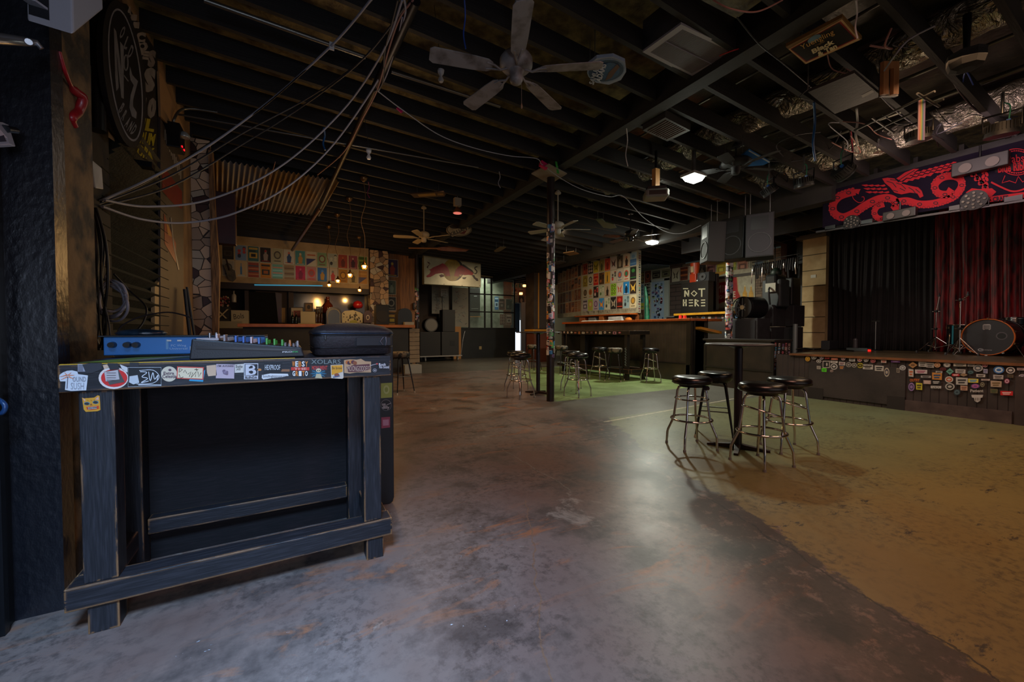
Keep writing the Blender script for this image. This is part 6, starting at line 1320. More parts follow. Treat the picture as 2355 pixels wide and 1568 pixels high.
# ---- stage lamps hung from the joists (their backs face us)
def parcan(px, py, w, r, label, tiltdir, grp='round LED stage lamps hung from the joists'):
    w0 = w; w = min(w, 2.2*FPX/(762-py)); r = r*w/w0*1.05; c = aD(px, py, w); t = thing('stage_lamp', label, 'stage light', tuple(c), grp); d = Vector(tiltdir).normalized()
    o = M(); h = r*0.85; o.cyl(c-d*h*0.5, c+d*h*0.55, r*0.92, r, 28); o.build('body', mat('lamp_black', '#0b0b0c', 0.6), t, 0.005)
    t_ = Vector((0, 0, 1)) if abs(d.z) < .9 else Vector((1, 0, 0)); u = d.cross(t_).normalized(); v = d.cross(u)
    for k in range(28):
        a_ = 2*PI*k/28; n_ = u*math.cos(a_)+v*math.sin(a_); M().obox(c+n_*r*1.0-d*h*0.1, n_*r*0.06, d*h*0.36, n_.cross(d)*r*0.02).build('cooling_fin', mat('lamp_black', '#101012'), t)
    M().cyl(c+d*h*0.55, c+d*h*0.72, r*1.04, r*1.04, 28).build('front_rim', mat('lamp_grey_rim', '#2c2c30', 0.35, 0.3), t)
    M().obox(c-d*h*0.62+u*r*0.35, u*r*0.12, v*r*0.12, d*h*0.16).build('blue_plug', mat('plug_blue', '#1f56a8', 0.4), t)
    M().obox(c-d*h*0.62-u*r*0.3, u*r*0.10, v*r*0.12, d*h*0.16).build('grey_plug', mat('plug_grey', '#8a8c8a', 0.5), t)
    M().tube(smoothpts([c-d*h*0.7+u*r*0.35, c-d*h*0.9+u*r*0.4+Vector((0, 0, r)), c+Vector((0, 0, r*2.2))]), 0.006, 6).build('lead', mat('plug_green', '#1f7a5a', 0.5), t)
    o = M(); o.tube([c+u*r*1.08, c+u*r*1.12+Vector((0, 0, r*1.3)), c-u*r*1.12+Vector((0, 0, r*1.3)), c-u*r*1.08], 0.012, 8); o.build('yoke', blackmetal, t)
    zt = zc(c.x)+0.02; M().cyl(c+Vector((0, 0, r*1.3)), Vector((c.x, c.y, max(zt, c.z+r*1.3+0.05))), 0.014, 0.014, 8).build('clamp_rod', steel, t)
    return t
parcan(1768, 436, 7.6, 0.13, 'stage lamp furthest left, beside a coiled black cable', (0.5, -0.3, -0.8))
parcan(1848, 418, 7.2, 0.14, 'stage lamp second from the left, hanging by the long blue strap', (0.2, 0.0, -1))
parcan(1938, 392, 6.6, 0.15, 'stage lamp tilted towards the red banner, beside a chain', (0.75, -0.35, -0.6))
parcan(2112, 310, 5.8, 0.13, 'stage lamp directly behind the rainbow strap', (0.1, 0.0, -1))
parcan(2304, 296, 5.4, 0.15, 'rightmost large finned stage lamp', (0.1, 0.05, -1))
dr = thing('drum_ceiling_speaker', 'black octagonal drum-shaped housing hung under the joists at the upper right', 'housing', tuple(aD(2222, 140, 3.5))); c_ = aD(2222, 140, 3.5)
M().lathe([(0.06, -0.08), (0.11, -0.06), (0.125, -0.01), (0.125, 0.04), (0.13, 0.06)], c_, 8, smooth=False).build('housing', mat('drum_black', '#0a0a0b', 0.8), dr); M().cyl(c_+Vector((0, 0, .06)), c_+Vector((0, 0, .4)), 0.02, 0.03, 10).build('stem', blackmetal, dr)
cable('blue_ribbon', [aD(2212, 200, 5.5), aD(2221, 165, 5.5), aD(2238, 195, 5.5)], 0.006, mat('blue_wire', '#2a4a9a'), 'blue ribbon tied beneath the black drum housing', 'ribbon')
cable('coiled_black_cable', [aD(1798+14*math.cos(k*.7), 412+15*math.sin(k*.7), 7.4) for k in range(20)], 0.010, cableblack, 'small coil of black cable between the two left stage lamps', 'cable')
cable('lamp_power_cable', [aD(1766, 370, 7.5), aD(1830, 370, 7.3), aD(1905, 345, 7.0), aD(1935, 300, 6.8)], 0.008, cabledark, 'power cable linking the left stage lamps', 'cable')
cable('lamp_power_cable', [aD(2190, 150, 5.6), aD(2200, 200, 5.5), aD(2260, 262, 5.4), aD(2340, 268, 5.3)], 0.010, cableblack, 'thick black cable looping to the rightmost stage lamp', 'cable')
cable('steel_chain', [aD(1956, 300, 6.6), aD(1960, 335, 6.6), aD(1961, 372, 6.6)], 0.014, chrome, 'short steel chain holding the tilted stage lamp', 'chain')
tg = thing('bundled_wires', 'loose bundle of thin wires among the joists at the upper right', 'wires', (6.5, 2.2, 3.7)); rn = random.Random(5)
for i in range(16):
    x, y = rn.uniform(1860, 2330), rn.uniform(20, 330); P = [aZ(x, y, 3.78)]
    for k in range(3): x += rn.uniform(-60, 60); y += rn.uniform(-25, 40); P.append(aZ(x, max(5, y), 3.78-0.12*(k != 2)*rn.random()))
    M().tube(smoothpts(P, 5), rn.uniform(0.004, 0.009), 6).build('wire', [cableblack, cabledark, cablegrey, cablecopper][i % 4], tg)
# ================================================================== STAGE
st = thing('stage', 'raised stage with wooden deck and dark stickered front', 'stage', (10, 0.9, 0))
ZD = 0.787
M().box(8.07, 11.88, -3.4, 3.92, ZD-0.03, ZD).build('deck', mat('stage_deck', '#54442f', 0.3, 0, '#3c3022', 2.5, 0.1, 20, (0.6, 3, 1)), st)
M().box(8.05, 8.075, -3.4, 3.92, ZD-0.035, ZD+0.001).build('deck_edge', mat('deck_edge', '#7a4a26', 0.5, 0, '#5a3620', 5), st)
stb = beadmat('stage_beadboard', '#2f2726', '#3f3433', 'Y', 0.045)
yP0 = aX(1862, 860, 8.1).y; yP1 = aX(2084, 860, 8.1).y; yP2 = aX(2330, 900, 8.1).y
M().box(8.10, 8.14, -3.4, 3.90, 0.0, ZD-0.03).build('front_boards', stb, st)
M().box(8.075, 8.10, yP1, yP0, 0.06, 0.64).build('plywood_hatch', mat('hatch_black', '#272221', 0.55, 0, '#3a3230', 3, 0.2, 20), st)
M().box(8.07, 8.10, yP1, aX(2042, 900, 8.1).y, 0, 0.2).box(8.07, 8.10, aX(1895, 880, 8.1).y, yP0, 0, 0.2).build('kick_block', mat('kick_dark', '#241d1c', 0.6), st)
M().box(8.075, 8.10, yP2, yP1, 0.0, 0.16).build('kick_board', mat('kick_worn', '#3c2e2c', 0.6, 0, '#4f403c', 7), st)
M().box(8.065, 8.10, -3.4, yP2-0.02, 0.0, 0.62).build('side_hatch', mat('hatch_brown', '#2f2422', 0.6, 0, '#3f302c', 4), st)
M().box(8.09, 8.14, 3.86, 4.16, 0, ZD-0.03).build('front_return', stb, st)
# stickers on the stage front, outlined by their pixels
SF = plane_px('X', 8.073)
def c6(x, y): return (1820+x/4.402, 740+y/4.402)
fs = lambda x, y: SF(*c6(x, y))
stk = [('e', 165, 375, 25, 24, '#c0901c', '#8a5a14'), ('e', 228, 358, 27, 22, '#9a938c', '#4a4340'), ('e', 307, 360, 21, 22, '#a09a9c', '#5a2f50'), ('r', 362, 365, 24, 12, '#8a1416', '#4a0c0e'), ('r', 437, 376, 34, 10, '#b05a44', '#d08a74'), ('e', 525, 370, 23, 20, '#b8aeb0', '#7a1c2c'), ('r', 616, 380, 31, 22, '#a8a4a0', '#4a4644'), ('e', 692, 380, 27, 24, '#b0a09a', '#a01c28'), ('e', 757, 384, 25, 22, '#a8a29e', '#6a5050'), ('e', 827, 394, 26, 21, '#a85a5c', '#6a1c20'), ('r', 935, 400, 28, 16, '#b0a49c', '#b03c30'), ('r', 1055, 400, 46, 11, '#6a3a80', '#a080b0'),
 ('e', 278, 398, 26, 18, '#b0a8a0', '#2a2423'), ('q', 353, 430, 36, 36, '#b0a49a', '#1a1615'), ('r', 277, 462, 20, 18, '#a0968c', '#7a6e64'), ('r', 332, 487, 25, 20, '#5ac822', '#2a8a14'), ('r', 432, 406, 37, 12, '#b0a8a0', '#8a7e78'), ('e', 432, 452, 36, 32, '#b0a8a4', '#1f1b1a'), ('e', 408, 497, 17, 13, '#a08a80', '#4a3430'), ('r', 513, 422, 32, 19, '#a8a09a', '#6a2c38'), ('r', 510, 462, 28, 24, '#3a3440', '#b8782c'), ('e', 581, 434, 28, 25, '#8f8780', '#3a3433'), ('e', 637, 438, 26, 24, '#968e86', '#2e2827'), ('e', 697, 441, 31, 26, '#b8a820', '#3a3410'), ('r', 775, 456, 52, 26, '#b4aca4', '#3a3432'), ('r', 890, 470, 46, 30, '#aaa49c', '#24201f'), ('e', 966, 510, 27, 46, '#a89c8a', '#3c3a4a'), ('r', 1080, 492, 16, 24, '#8a7e70', '#2c2624'), ('e', 1127, 465, 32, 25, '#b0b0b0', '#6a6866'),
 ('d', 1230, 437, 46, 33, '#9a7044', '#5a3c22'), ('r', 1328, 428, 40, 28, '#a49c96', '#56504c'), ('r', 1405, 438, 40, 28, '#8f8884', '#4a4644'), ('e', 1478, 437, 32, 25, '#b8906c', '#8a5a3c'), ('e', 1576, 434, 38, 28, '#7a7674', '#c0bab4'), ('r', 1706, 435, 66, 16, '#b4aca2', '#4a4442'), ('r', 1820, 438, 36, 16, '#969090', '#5a5654'), ('e', 1890, 468, 50, 36, '#9c9894', '#4c5058'), ('e', 1961, 440, 28, 20, '#b8868c', '#6a2c34'), ('r', 1212, 516, 25, 42, '#b0a8a2', '#b05a34'), ('r', 1314, 504, 62, 22, '#b4a8a8', '#9a4460'), ('e', 1534, 478, 32, 18, '#5c1014', '#2c0a0c'), ('d', 1605, 502, 40, 34, '#5a9080', '#2f5a50'), ('r', 1712, 500, 52, 22, '#a8a09a', '#5a5452'), ('e', 1815, 510, 34, 20, '#24383c', '#4a6a6c'), ('r', 1966, 498, 22, 24, '#8f8ca0', '#5c5a78'), ('e', 2101, 486, 56, 38, '#2f5f9a', '#b8c4cc'), ('e', 2219, 490, 46, 34, '#b8b0ac', '#33282a'), ('r', 2320, 478, 36, 14, '#a89494', '#7a6264'),
 ('r', 1475, 550, 50, 38, '#b87a34', '#1f4468'), ('r', 1495, 508, 34, 12, '#a09a94', '#4f4a48'), ('r', 1664, 538, 38, 13, '#b01c28', '#d8c0bc'), ('d', 1745, 536, 40, 18, '#9a8060', '#7a6044'), ('r', 1918, 544, 46, 16, '#b8b0a8', '#3a3230'), ('r', 2095, 558, 52, 24, '#a49c98', '#5a5250'), ('r', 2218, 548, 30, 18, '#5a4a36', '#3c3022'), ('r', 1362, 555, 52, 12, '#9a9694', '#2c2626'), ('e', 1597, 583, 42, 32, '#b8b0a4', '#b04a2c'), ('r', 1375, 610, 38, 20, '#b4968a', '#c8b0a4'), ('r', 1466, 612, 46, 22, '#1a1616', '#b8b4b0'), ('r', 1726, 600, 60, 40, '#aaa6a0', '#2c2a2c'), ('r', 1842, 595, 52, 22, '#c8b43c', '#3a8ac0'), ('r', 1966, 586, 44, 10, '#b0a09a', '#8a726c'), ('r', 2073, 628, 56, 34, '#a8907a', '#6a5430'), ('e', 2183, 600, 28, 26, '#8a2c50', '#c8b0b8'), ('e', 1216, 658, 32, 42, '#8c6ca0', '#4c3a5c'), ('r', 1294, 652, 32, 38, '#b8ac2c', '#4a4418'), ('r', 1464, 660, 54, 14, '#b8b4ae', '#3c3836'), ('e', 1605, 655, 48, 36, '#a8a49e', '#241f1e'), ('r', 1748, 670, 36, 26, '#b08a74', '#7a4a38'), ('e', 1862, 650, 44, 24, '#6c4484', '#b85a88'), ('e', 1934, 635, 22, 24, '#8a8068', '#3a342a'), ('e', 1677, 712, 34, 30, '#2c3c44', '#50646c'), ('r', 2052, 700, 38, 24, '#5c5436', '#3c4a2c'), ('r', 2180, 722, 64, 24, '#c01c20', '#d8b8b4'), ('e', 2318, 608, 34, 30, '#a09894', '#3a3232'), ('e', 2335, 552, 34, 22, '#b4acac', '#5c4c6a')]
for i, (k, x, y, w, h, c, c2) in enumerate(stk):
    a = Art(fs, (-1, 0, 0), 0.0015); th = i*0.7 % 0.3-0.15
    if k == 'e': a.ell(x, y, w, h, c, 1, 20); a.ell(x, y, w*.72, h*.72, c2, 2, 16); a.ell(x, y, w*.45, h*.35, c, 3, 12)
    elif k == 'd': a.poly([(x-w, y), (x, y-h), (x+w, y), (x, y+h)], c, 1); a.rect(x-w*.4, y-h*.2, x+w*.4, y+h*.2, c2, 2)
    elif k == 'q': a.rect(x-w, y-h, x+w, y+h, c, 1); a.rect(x-w*.8, y-h*.8, x+w*.8, y+h*.8, c2, 2); a.ell(x+w*.2, y, w*.22, h*.5, c, 3)
    else: a.poly([(x-w, y-h), (x+w, y-h*.8), (x+w*.97, y+h), (x-w*.98, y+h*.85)], c, 1); a.rect(x-w*.7, y-h*.45, x+w*.7, y-h*.05, c2, 2); a.rect(x-w*.6, y+h*.2, x+w*.5, y+h*.55, c2, 2)
    a.build('sticker', printed, st)['label'] = f'{cname(c)} {"round" if k == "e" else "diamond" if k == "d" else "rectangular"} sticker'
for s_, x0, y0, x1, y1, c in (('OUTRY', 1200, 605, 1300, 575, '#b85a1c'), ('Patient', 1812, 712, 1945, 682, '#aaa49e'), ('WAR', 1415, 675, 1518, 648, '#bab6b0'), ('SAVE', 668, 452, 724, 430, '#2c280c'), ('BASTARD', 728, 456, 820, 440, '#3a3432')):
    a = Art(fs, (-1, 0, 0), 0.0015); a.text(s_, x0, y0, x1, y1, c, 4, 0.03); a.build('lettering', printed, st)['label'] = f'lettered sticker reading {s_}'
a = Art(fs, (-1, 0, 0), 0.0015); a.poly([(1822, 738), (1942, 738), (1935, 765), (1915, 770), (1912, 800), (1882, 815), (1855, 800), (1850, 770), (1828, 765)], '#b4aeaa', 1)
for k in range(3): a.rect(1862+k*17, 768, 1868+k*17, 798, '#3a3332', 2)
a.build('sticker', printed, st)['label'] = 'white winged shield sticker low on the stage front'
# ---- beam, banner and light bar
struct(M().box(8.32, 8.40, -3.4, 3.42, 2.98, 3.75).build('stage_valance_beam', mat('valance_black', '#0f0e10', 0.6)))
bn = thing('stage_banner', 'long navy banner with red serpents and a ribbon seal along the top of the stage', 'banner', (8.3, 0, 3.0)); BX = 8.30
pb = plane_px('X', BX)
o = M(); P = [pb(1893, 446), pb(2420, 316), pb(2420, 442), pb(1896, 530)]
yL, yR = P[0].y, -0.2; zt, zb = 3.66, 3.03
o.hexa([(BX, .5, zb-.12), (BX+.012, .5, zb-.12), (BX+.012, yL, zb), (BX, yL, zb), (BX, .5, zt), (BX+.012, .5, zt), (BX+.012, yL, zt), (BX, yL, zt)]).build('cloth', mat('banner_navy', '#120d1a', 0.9, 0, '#171120', 3, spec=0.1), bn)
cN = lambda x, y: (1880+x/4.958, 330+y/4.958)
ff = lambda x, y: pb(*cN(x, y)); a = Art(ff, (-1, 0, 0), 0.0012); R1 = '#960d1a'; R2 = '#120d1a'
def snake(pts, w, col=R1, lay=1): a.stroke(smoothpts(pts, 8), w, col, lay)
def body(pts, w):
    S = smoothpts(pts, 8); a.stroke(S, w, R1, 1)
    # belly scales along one side, ring marks inside
    for i in range(2, len(S)-2, 3):
        d = (S[i+1]-S[i-1]).normalized(); q = Vector((-d.y, d.x)); p = S[i]+q*(w*0.42)
        a.ell(p.x, p.y, w*.2, w*.17, R2, 2, 10); a.ell(p.x, p.y, w*.16, w*.13, R1, 3, 10)
    for i in range(6, len(S)-4, 11): a.ell(S[i].x, S[i].y, w*.34, w*.22, R2, 2, 14); a.ell(S[i].x, S[i].y, w*.22, w*.12, R1, 3, 12)
body([(430, 545), (330, 570), (240, 610), (180, 690), (190, 790), (290, 840), (420, 790), (540, 710), (680, 640), (800, 620), (880, 650), (900, 720), (860, 760)], 88)
a.poly([(380, 540), (440, 520), (495, 520), (480, 545), (470, 580), (440, 565), (400, 580)], R1, 4); snake([(400, 600), (420, 640), (480, 675), (530, 650), (530, 610), (505, 610)], 7, R1, 4)
body([(900, 670), (1020, 655), (1150, 690), (1280, 690), (1420, 660), (1560, 600), (1640, 500), (1630, 410), (1540, 370), (1420, 390), (1340, 470), (1370, 560), (1480, 580), (1530, 520)], 84)
body([(760, 690), (680, 720), (650, 790), (690, 850), (780, 860)], 66)
a.poly([(740, 400), (800, 390), (880, 400), (930, 450), (1050, 480), (1150, 500), (1190, 540), (1210, 600), (1170, 620), (1140, 570), (1060, 560), (960, 580), (880, 560), (830, 500), (770, 450)], R1, 4)
a.poly([(900, 400), (1000, 330), (1100, 290), (1160, 290), (1060, 360), (960, 430)], R1, 4)
for q in ([(790, 430), (860, 450), (900, 500)], [(900, 450), (960, 470), (1010, 520)], [(1040, 500), (1090, 530), (1120, 570)], [(830, 410), (900, 420)], [(1120, 520), (1170, 560)], [(940, 510), (1000, 540)], [(930, 420), (1020, 360), (1110, 305)], [(860, 530), (920, 550)]): a.stroke(q, 9, R2, 5)
rn = random.Random(12)
for row in range(4):
    for k in range(9):
        x = 1000+k*68+row*26-60*(row == 0); y = 420-k*18-row*34+30
        if y < 215 or x > 1600: continue
        if x > 1300 and y > 340: continue
        a.poly([(x-36, y+8), (x-5, y-14), (x+36, y-12), (x+10, y+12)], R1, 2.5+row*.1)
for k in range(12):
    x = 560+k*22; y = 480+(k % 3)*38; a.poly([(x-60, y-8+k), (x+10, y-14), (x+20, y+4), (x-10, y+12)], R1, 2.2)
for k in range(8): a.ell(1770+k*22, 350+k*24-(k % 2)*22, 24, 36, R1, 2, 12, rot=0.6-(k % 2)*1.3); a.ell(1770+k*22, 350+k*24-(k % 2)*22, 6, 20, R2, 3, 8, rot=0.6-(k % 2)*1.3)
for k in range(6): a.ell(1890+(k % 2)*40, 320+k*28, 18, 30, R1, 2, 12, rot=0.4-(k % 2)*0.9)
snake([(1980, 440), (2080, 490), (2200, 540), (2290, 540), (2400, 500)], 20)
a.poly([(1690, 560), (1760, 510), (1850, 520), (1990, 510), (2040, 550), (2000, 590), (1960, 620), (1990, 660), (1900, 620), (1870, 570), (1780, 575)], R1, 3)
a.poly([(1970, 605), (2420, 545), (2420, 610), (1950, 670)], R1, 3); a.text('CRAFT', 2000, 655, 2180, 600, R2, 5, 0.04, -0.13)
sc_ = (2270, 210); S = [Vector((sc_[0]+190*math.cos(t_*PI/20), sc_[1]+150*math.sin(t_*PI/20))) for t_ in range(40)]; a.stroke(S, 9, R1, 3, True)
S = [Vector((sc_[0]+165*math.cos(t_*PI/20), sc_[1]+125*math.sin(t_*PI/20))) for t_ in range(40)]; a.stroke(S, 5, R1, 3, True)
for k in range(40): a.ell(S[k].x*1.02-2270*.02, S[k].y*1.02-210*.02, 9, 9, R1, 3.3, 8)
a.poly([(2025, 280), (2055, 260), (2420, 190), (2420, 270), (2050, 330), (2025, 330)], R2, 4); a.text('Blue Ribbon', 2055, 315, 2480, 215, R1, 5, 0.03, -0.10); a.text('Pabst', 2160, 215, 2400, 125, R1, 5, 0.01, -0.10); a.text('BEER', 2235, 310, 2340, 292, R1, 6, 0.01, -0.1)
a.stroke([(2140, 365), (2105, 450), (2190, 425), (2260, 450), (2290, 375), (2340, 440), (2400, 400)], 9, R1, 3)
a.build('serpent_print', vcmat('matte_print', 0.9), bn)
bar2 = thing('stage_light_bar', 'grey metal light bar along the lower edge of the banner', 'light bar', (8.2, 1.5, 3.0))
M().hexa([(8.18, .3, 2.80), (8.22, .3, 2.80), (8.22, yL+.05, 2.94), (8.18, yL+.05, 2.94), (8.18, .3, 2.83), (8.22, .3, 2.83), (8.22, yL+.05, 2.97), (8.18, yL+.05, 2.97)]).build('rail', mat('truss_grey', '#2f2c2d', 0.45, 0.4), bar2)
for k in range(6): M().box(8.18, 8.22, 0.8+k*0.5, 0.95+k*0.5, 2.85+k*.02, 2.92+k*.02).build('clamp', blackmetal, bar2)
def ledface(px, py, r, label, f=(-1, 0, -0.15)):
    c = aX(px, py, 8.18); t = thing('led_par', label, 'stage light', tuple(c), 'LED lamps with faces towards the room'); d = Vector(f).normalized()
    M().cyl(c-d*0.06, c+d*0.03, r*.9, r, 24).build('body', mat('lamp_black', '#101012'), t); u = d.cross(Vector((0, 0, 1))).normalized(); v = d.cross(u)
    for q, rr in ((1, 0), (6, .42), (8, .75)):
        for k in range(q):
            a_ = 2*PI*k/q+rr; p = c+d*0.031+(u*math.cos(a_)+v*math.sin(a_))*r*rr; M().cyl(p, p+d*0.012, r*.10, r*.11, 10).build('lens', mat('lens_pale', '#6a655f', 0.2, 0.3), t)
    M().tube([c+u*r, c+u*r-Vector((0, 0, .1)), c-u*r-Vector((0, 0, .1)), c-u*r], 0.01, 6).build('yoke', blackmetal, t)
ledface(1960, 510, 0.11, 'round LED lamp with pale lenses at the left end of the light bar'); ledface(2241, 460, 0.13, 'larger round LED lamp under the serpent coil')
def twin(px, py, s_, label):
    c = aX(px, py, 8.16); t = thing('twin_blinder', label, 'stage light', tuple(c), 'twin-bulb blinders'); M().box(8.13, 8.24, c.y-0.19*s_, c.y+0.19*s_, c.z-.06*s_, c.z+.08*s_).build('housing', mat('blinder_brown', '#12100f', 0.5), t, 0.01)
    for sg in (-1, 1): M().cyl((8.13, c.y+sg*.09*s_, c.z), (8.115, c.y+sg*.09*s_, c.z), .042*s_, .046*s_, 20).build('reflector', mat('refl', '#57504c', 0.6, 0.2), t)
    M().cyl((8.185, c.y, c.z+.08*s_), (8.185, c.y, c.z+.2*s_), 0.012, 0.012, 8).build('bracket', blackmetal, t)
twin(2068, 494, 1.0, 'twin lamp on the light bar in the middle of the banner'); twin(2252, 380, 1.35, 'twin lamp fixed over the upper right part of the banner')
# ---- curtains
def curtain(y0, y1, X, z0, z1, m, label, folds, amp, seed):
    rn = random.Random(seed); N = folds*10; o = M(); vs = []; ph = [rn.uniform(0, 6.28) for _ in range(3)]
    K = 7
    for j in range(K+1):
        tz = j/K; z = z1+(z0-z1)*tz
        for i in range(N+1):
            t_ = i/N; d = amp*(0.6*math.sin(2*PI*folds*t_+ph[0]+0.5*math.sin(7*t_))+0.3*math.sin(2*PI*folds*2.37*t_+ph[1])+0.25*math.sin(2*PI*folds*.43*t_+ph[2]+tz))
            vs.append((X+d*(0.5+.5*tz), y0+(y1-y0)*t_+0.02*math.sin(9*t_+3*tz), z))
    o.add(vs, [(j*(N+1)+i, j*(N+1)+i+1, (j+1)*(N+1)+i+1, (j+1)*(N+1)+i) for j in range(K) for i in range(N)], True)
    ob = o.build('stage_curtain', m); s_ = ob.modifiers.new('s', 'SOLIDIFY'); s_.thickness = 0.006; return tag(ob, label, 'curtain', 'curtains at the back of the stage')
ysplit = aX(2148, 650, 11.3).y
curtain(ysplit-0.05, aX(1895, 650, 11.3).y+0.1, 11.35, ZD+0.005, 3.9, mat('black_velvet', '#1e1a1b', 0.95, 0, '#272123', 2), 'plain black pleated curtain behind the left half of the stage', 17, 0.07, 3)
velv = mat('crushed_red_velvet', '#8c141c', 0.55, 0, '#2a0a0c', 9, 0.5, 10, (1, 3, 0.35), lo=0.35, hi=0.62, detail=6)
curtain(-3.2, ysplit, 11.25, ZD+0.005, 3.9, velv, 'dark red crushed velvet curtain behind the drum kit', 34, 0.09, 4)
# ---- beige masonry pier
pr_ = M(); pX = 11.2; ya, yb = aX(1845, 650, pX).y, aX(1899, 650, pX).y; zp0 = aX(1870, 795, pX).z; zt = aX(1870, 548, pX).z
pier = struct(pr_.box(pX, pX+0.4, yb, ya, 0, zt).build('wall_stage_pier', mat('stone_block', '#c0a478', 0.75, 0, '#a2865a', 2.5, 0.2, 30)))
o = M()
for k in range(8):
    z = zt-0.03-0.40*(k+1)*0.95; o.box(pX-0.004, pX, yb, ya, z, z+0.018)
j_ = o.build('block_joint', mat('joint_dark', '#4a3f2c', 0.9), pier); j_['kind'] = 'structure'
struct(M().box(pX-0.08, pX+0.45, yb-0.02, ya+0.12, zt, zt+0.10).build('trim_7', mat('grey_moulding', '#5a5550', 0.6)))
tag(M().box(pX-0.01, pX, aX(1877, 636, pX).y, aX(1865, 636, pX).y, aX(1870, 639, pX).z, aX(1870, 632, pX).z).build('notice_plate', mat('white_plate', '#b4ae9c', 0.5)), 'tiny white notice plate on the beige pier', 'plate')
struct(M().box(11.0, 11.6, 3.9, 5.75, 0, ZD-0.01).build('stage_wing_floor', mat('stage_deck', '#54442f')))
struct(M().box(8.7, 11.0, 3.92, 4.12, 0, ZD-0.01).build('stage_side', mat('stage_side_dark', '#221c19', 0.6)))
# ---- drum kit: bass drum, floor tom behind, two stands
bdk = thing('bass_drum', 'black bass drum with orange hoop and white emblem on the stage', 'drum', (10.4, 1.7, ZD))
# front head centre & axis
C0 = aX(2271, 767, 10.1); rB = 0.29; C0.z = ZD+rB+0.02
ax_ = Vector((1.0, -0.10, 0)).normalized()
M().cyl(C0+ax_*0.03, C0+ax_*0.42, rB, rB, 48, cap=False).build('shell', mat('drum_shell', '#101418', 0.15, 0.3), bdk)
def hoop(c, r, m, t, nm='hoop', w=0.02, th=0.014):
    u = ax_.cross(Vector((0, 0, 1))).normalized(); v = u.cross(ax_); o = M(); n = 48; vs = []
    for i in range(n):
        n_ = u*math.cos(2*PI*i/n)+v*math.sin(2*PI*i/n)
        for (rr, dd) in ((r, -w), (r+th, -w), (r+th, w), (r, w)): vs.append(c+n_*rr+ax_*dd)
    o.add(vs, [(4*i+k, 4*((i+1) % n)+k, 4*((i+1) % n)+(k+1) % 4, 4*i+(k+1) % 4) for i in range(n) for k in range(4)], True); return o.build(nm, m, t)
hoop(C0, rB, mat('amber_hoop', '#b0561c', 0.25), bdk); hoop(C0+ax_*0.44, rB, mat('dark_hoop', '#2a2426', 0.2, 0.6), bdk)
M().cyl(C0, C0+ax_*0.006, rB, rB, 48).build('front_head', mat('black_head', '#222024', 0.45), bdk)
u = ax_.cross(Vector((0, 0, 1))).normalized(); v = Vector((0, 0, 1))
# u points towards the room's near side; draw marks in head coordinates
hf = lambda x, y: C0+u*x+v*y
a = Art(hf, -ax_, 0.002); sgn = 1 if (u.dot(_R) > 0) else -1
X_ = lambda x: x*sgn
a.ell(X_(.155), 0.02, .062, .062, '#4a4448', 1); a.ell(X_(.155), 0.02, .048, .048, '#08080a', 2)
a.poly([(X_(-.055), .20), (X_(-.055), .13), (X_(-.04), .115), (X_(-.03), .13), (X_(.01), .13), (X_(.02), .115), (X_(.035), .13), (X_(.035), .20), (X_(.02), .215), (X_(-.04), .215)], '#8a8480', 1)
for k in range(3): a.rect(X_(-.045), .14+k*.02, X_(.025), .15+k*.02, '#3a3638', 2)
a.ell(X_(-.07), -.215, .034, .024, '#8f8c8e', 1); a.ell(X_(-.068), -.215, .024, .014, '#222024', 2); a.rect(X_(-.072), -.220, X_(-.048), -.210, '#8f8c8e', 3); a.text('evans', X_(-.03), -.225, X_(.055), -.207, '#7a7678', 1, .03)
a.build('head_print', printed, bdk)
for k in range(10):
    a_ = 2*PI*k/10+.3; n_ = u*math.cos(a_)+v*math.sin(a_)
    M().obox(C0+n_*(rB+.02)+ax_*.0, n_*.012, ax_*.02, n_.cross(ax_)*.014).build('claw', chrome, bdk); M().cyl(C0+n_*(rB+.02)+ax_*.0, C0+n_*(rB+.02)+ax_*.16, .004, .004, 6).build('tension_rod', chrome, bdk)
for sg in (-1, 1): M().tube([C0+ax_*.1+u*sg*rB*.9-v*.1, C0+ax_*.02+u*sg*(rB+.1)-v*(rB+.02)], 0.008, 8).build('spur', chrome, bdk)
ft = thing('floor_tom', 'floor tom drum with teal stripe behind the chrome cymbal stands', 'drum', (10.6, 2.5, ZD)); c_ = aX(2215, 770, 10.6); c_.z = ZD+0.16
M().cyl(c_, c_+Vector((0, 0, .36)), .20, .20, 36).build('shell', mat('tom_shell', '#14161a', 0.2, 0.2), ft); M().ring(c_+Vector((0, 0, .36)), .205, .008, 36).ring(c_, .205, .008, 36).build('rims', chrome, ft)
M().cyl(c_+Vector((0, 0, .362)), c_+Vector((0, 0, .366)), .195, .195, 36).build('head', mat('tom_head', '#8a8a8a', .5), ft)
d_ = Vector((-.9, .44, 0)).normalized(); M().obox(c_+d_*.201+Vector((0, 0, .18)), d_*.002, d_.cross(Vector((0, 0, 1)))*.012, (0, 0, .165)).build('teal_stripe', mat('teal', '#2f7f90', 0.3), ft)
for k in range(3): a_ = k*2.1+.4; M().tube([c_+Vector((.21*math.cos(a_), .21*math.sin(a_), .2)), c_+Vector((.22*math.cos(a_), .22*math.sin(a_), 0)), c_+Vector((.25*math.cos(a_), .25*math.sin(a_), -.155))], .008, 8).build('leg', chrome, ft)
for k in range(8): a_ = k*PI/4; M().obox(c_+Vector((.205*math.cos(a_), .205*math.sin(a_), .31)), (.01, 0, 0), (0, .01, 0), (0, 0, .02)).build('lug', chrome, ft)
rt = thing('rack_tom', 'dark tom drum on a stand at the far right of the kit', 'drum', (10.5, 1.15, ZD)); c_ = aX(2334, 748, 10.95); c_.z = ZD+.50
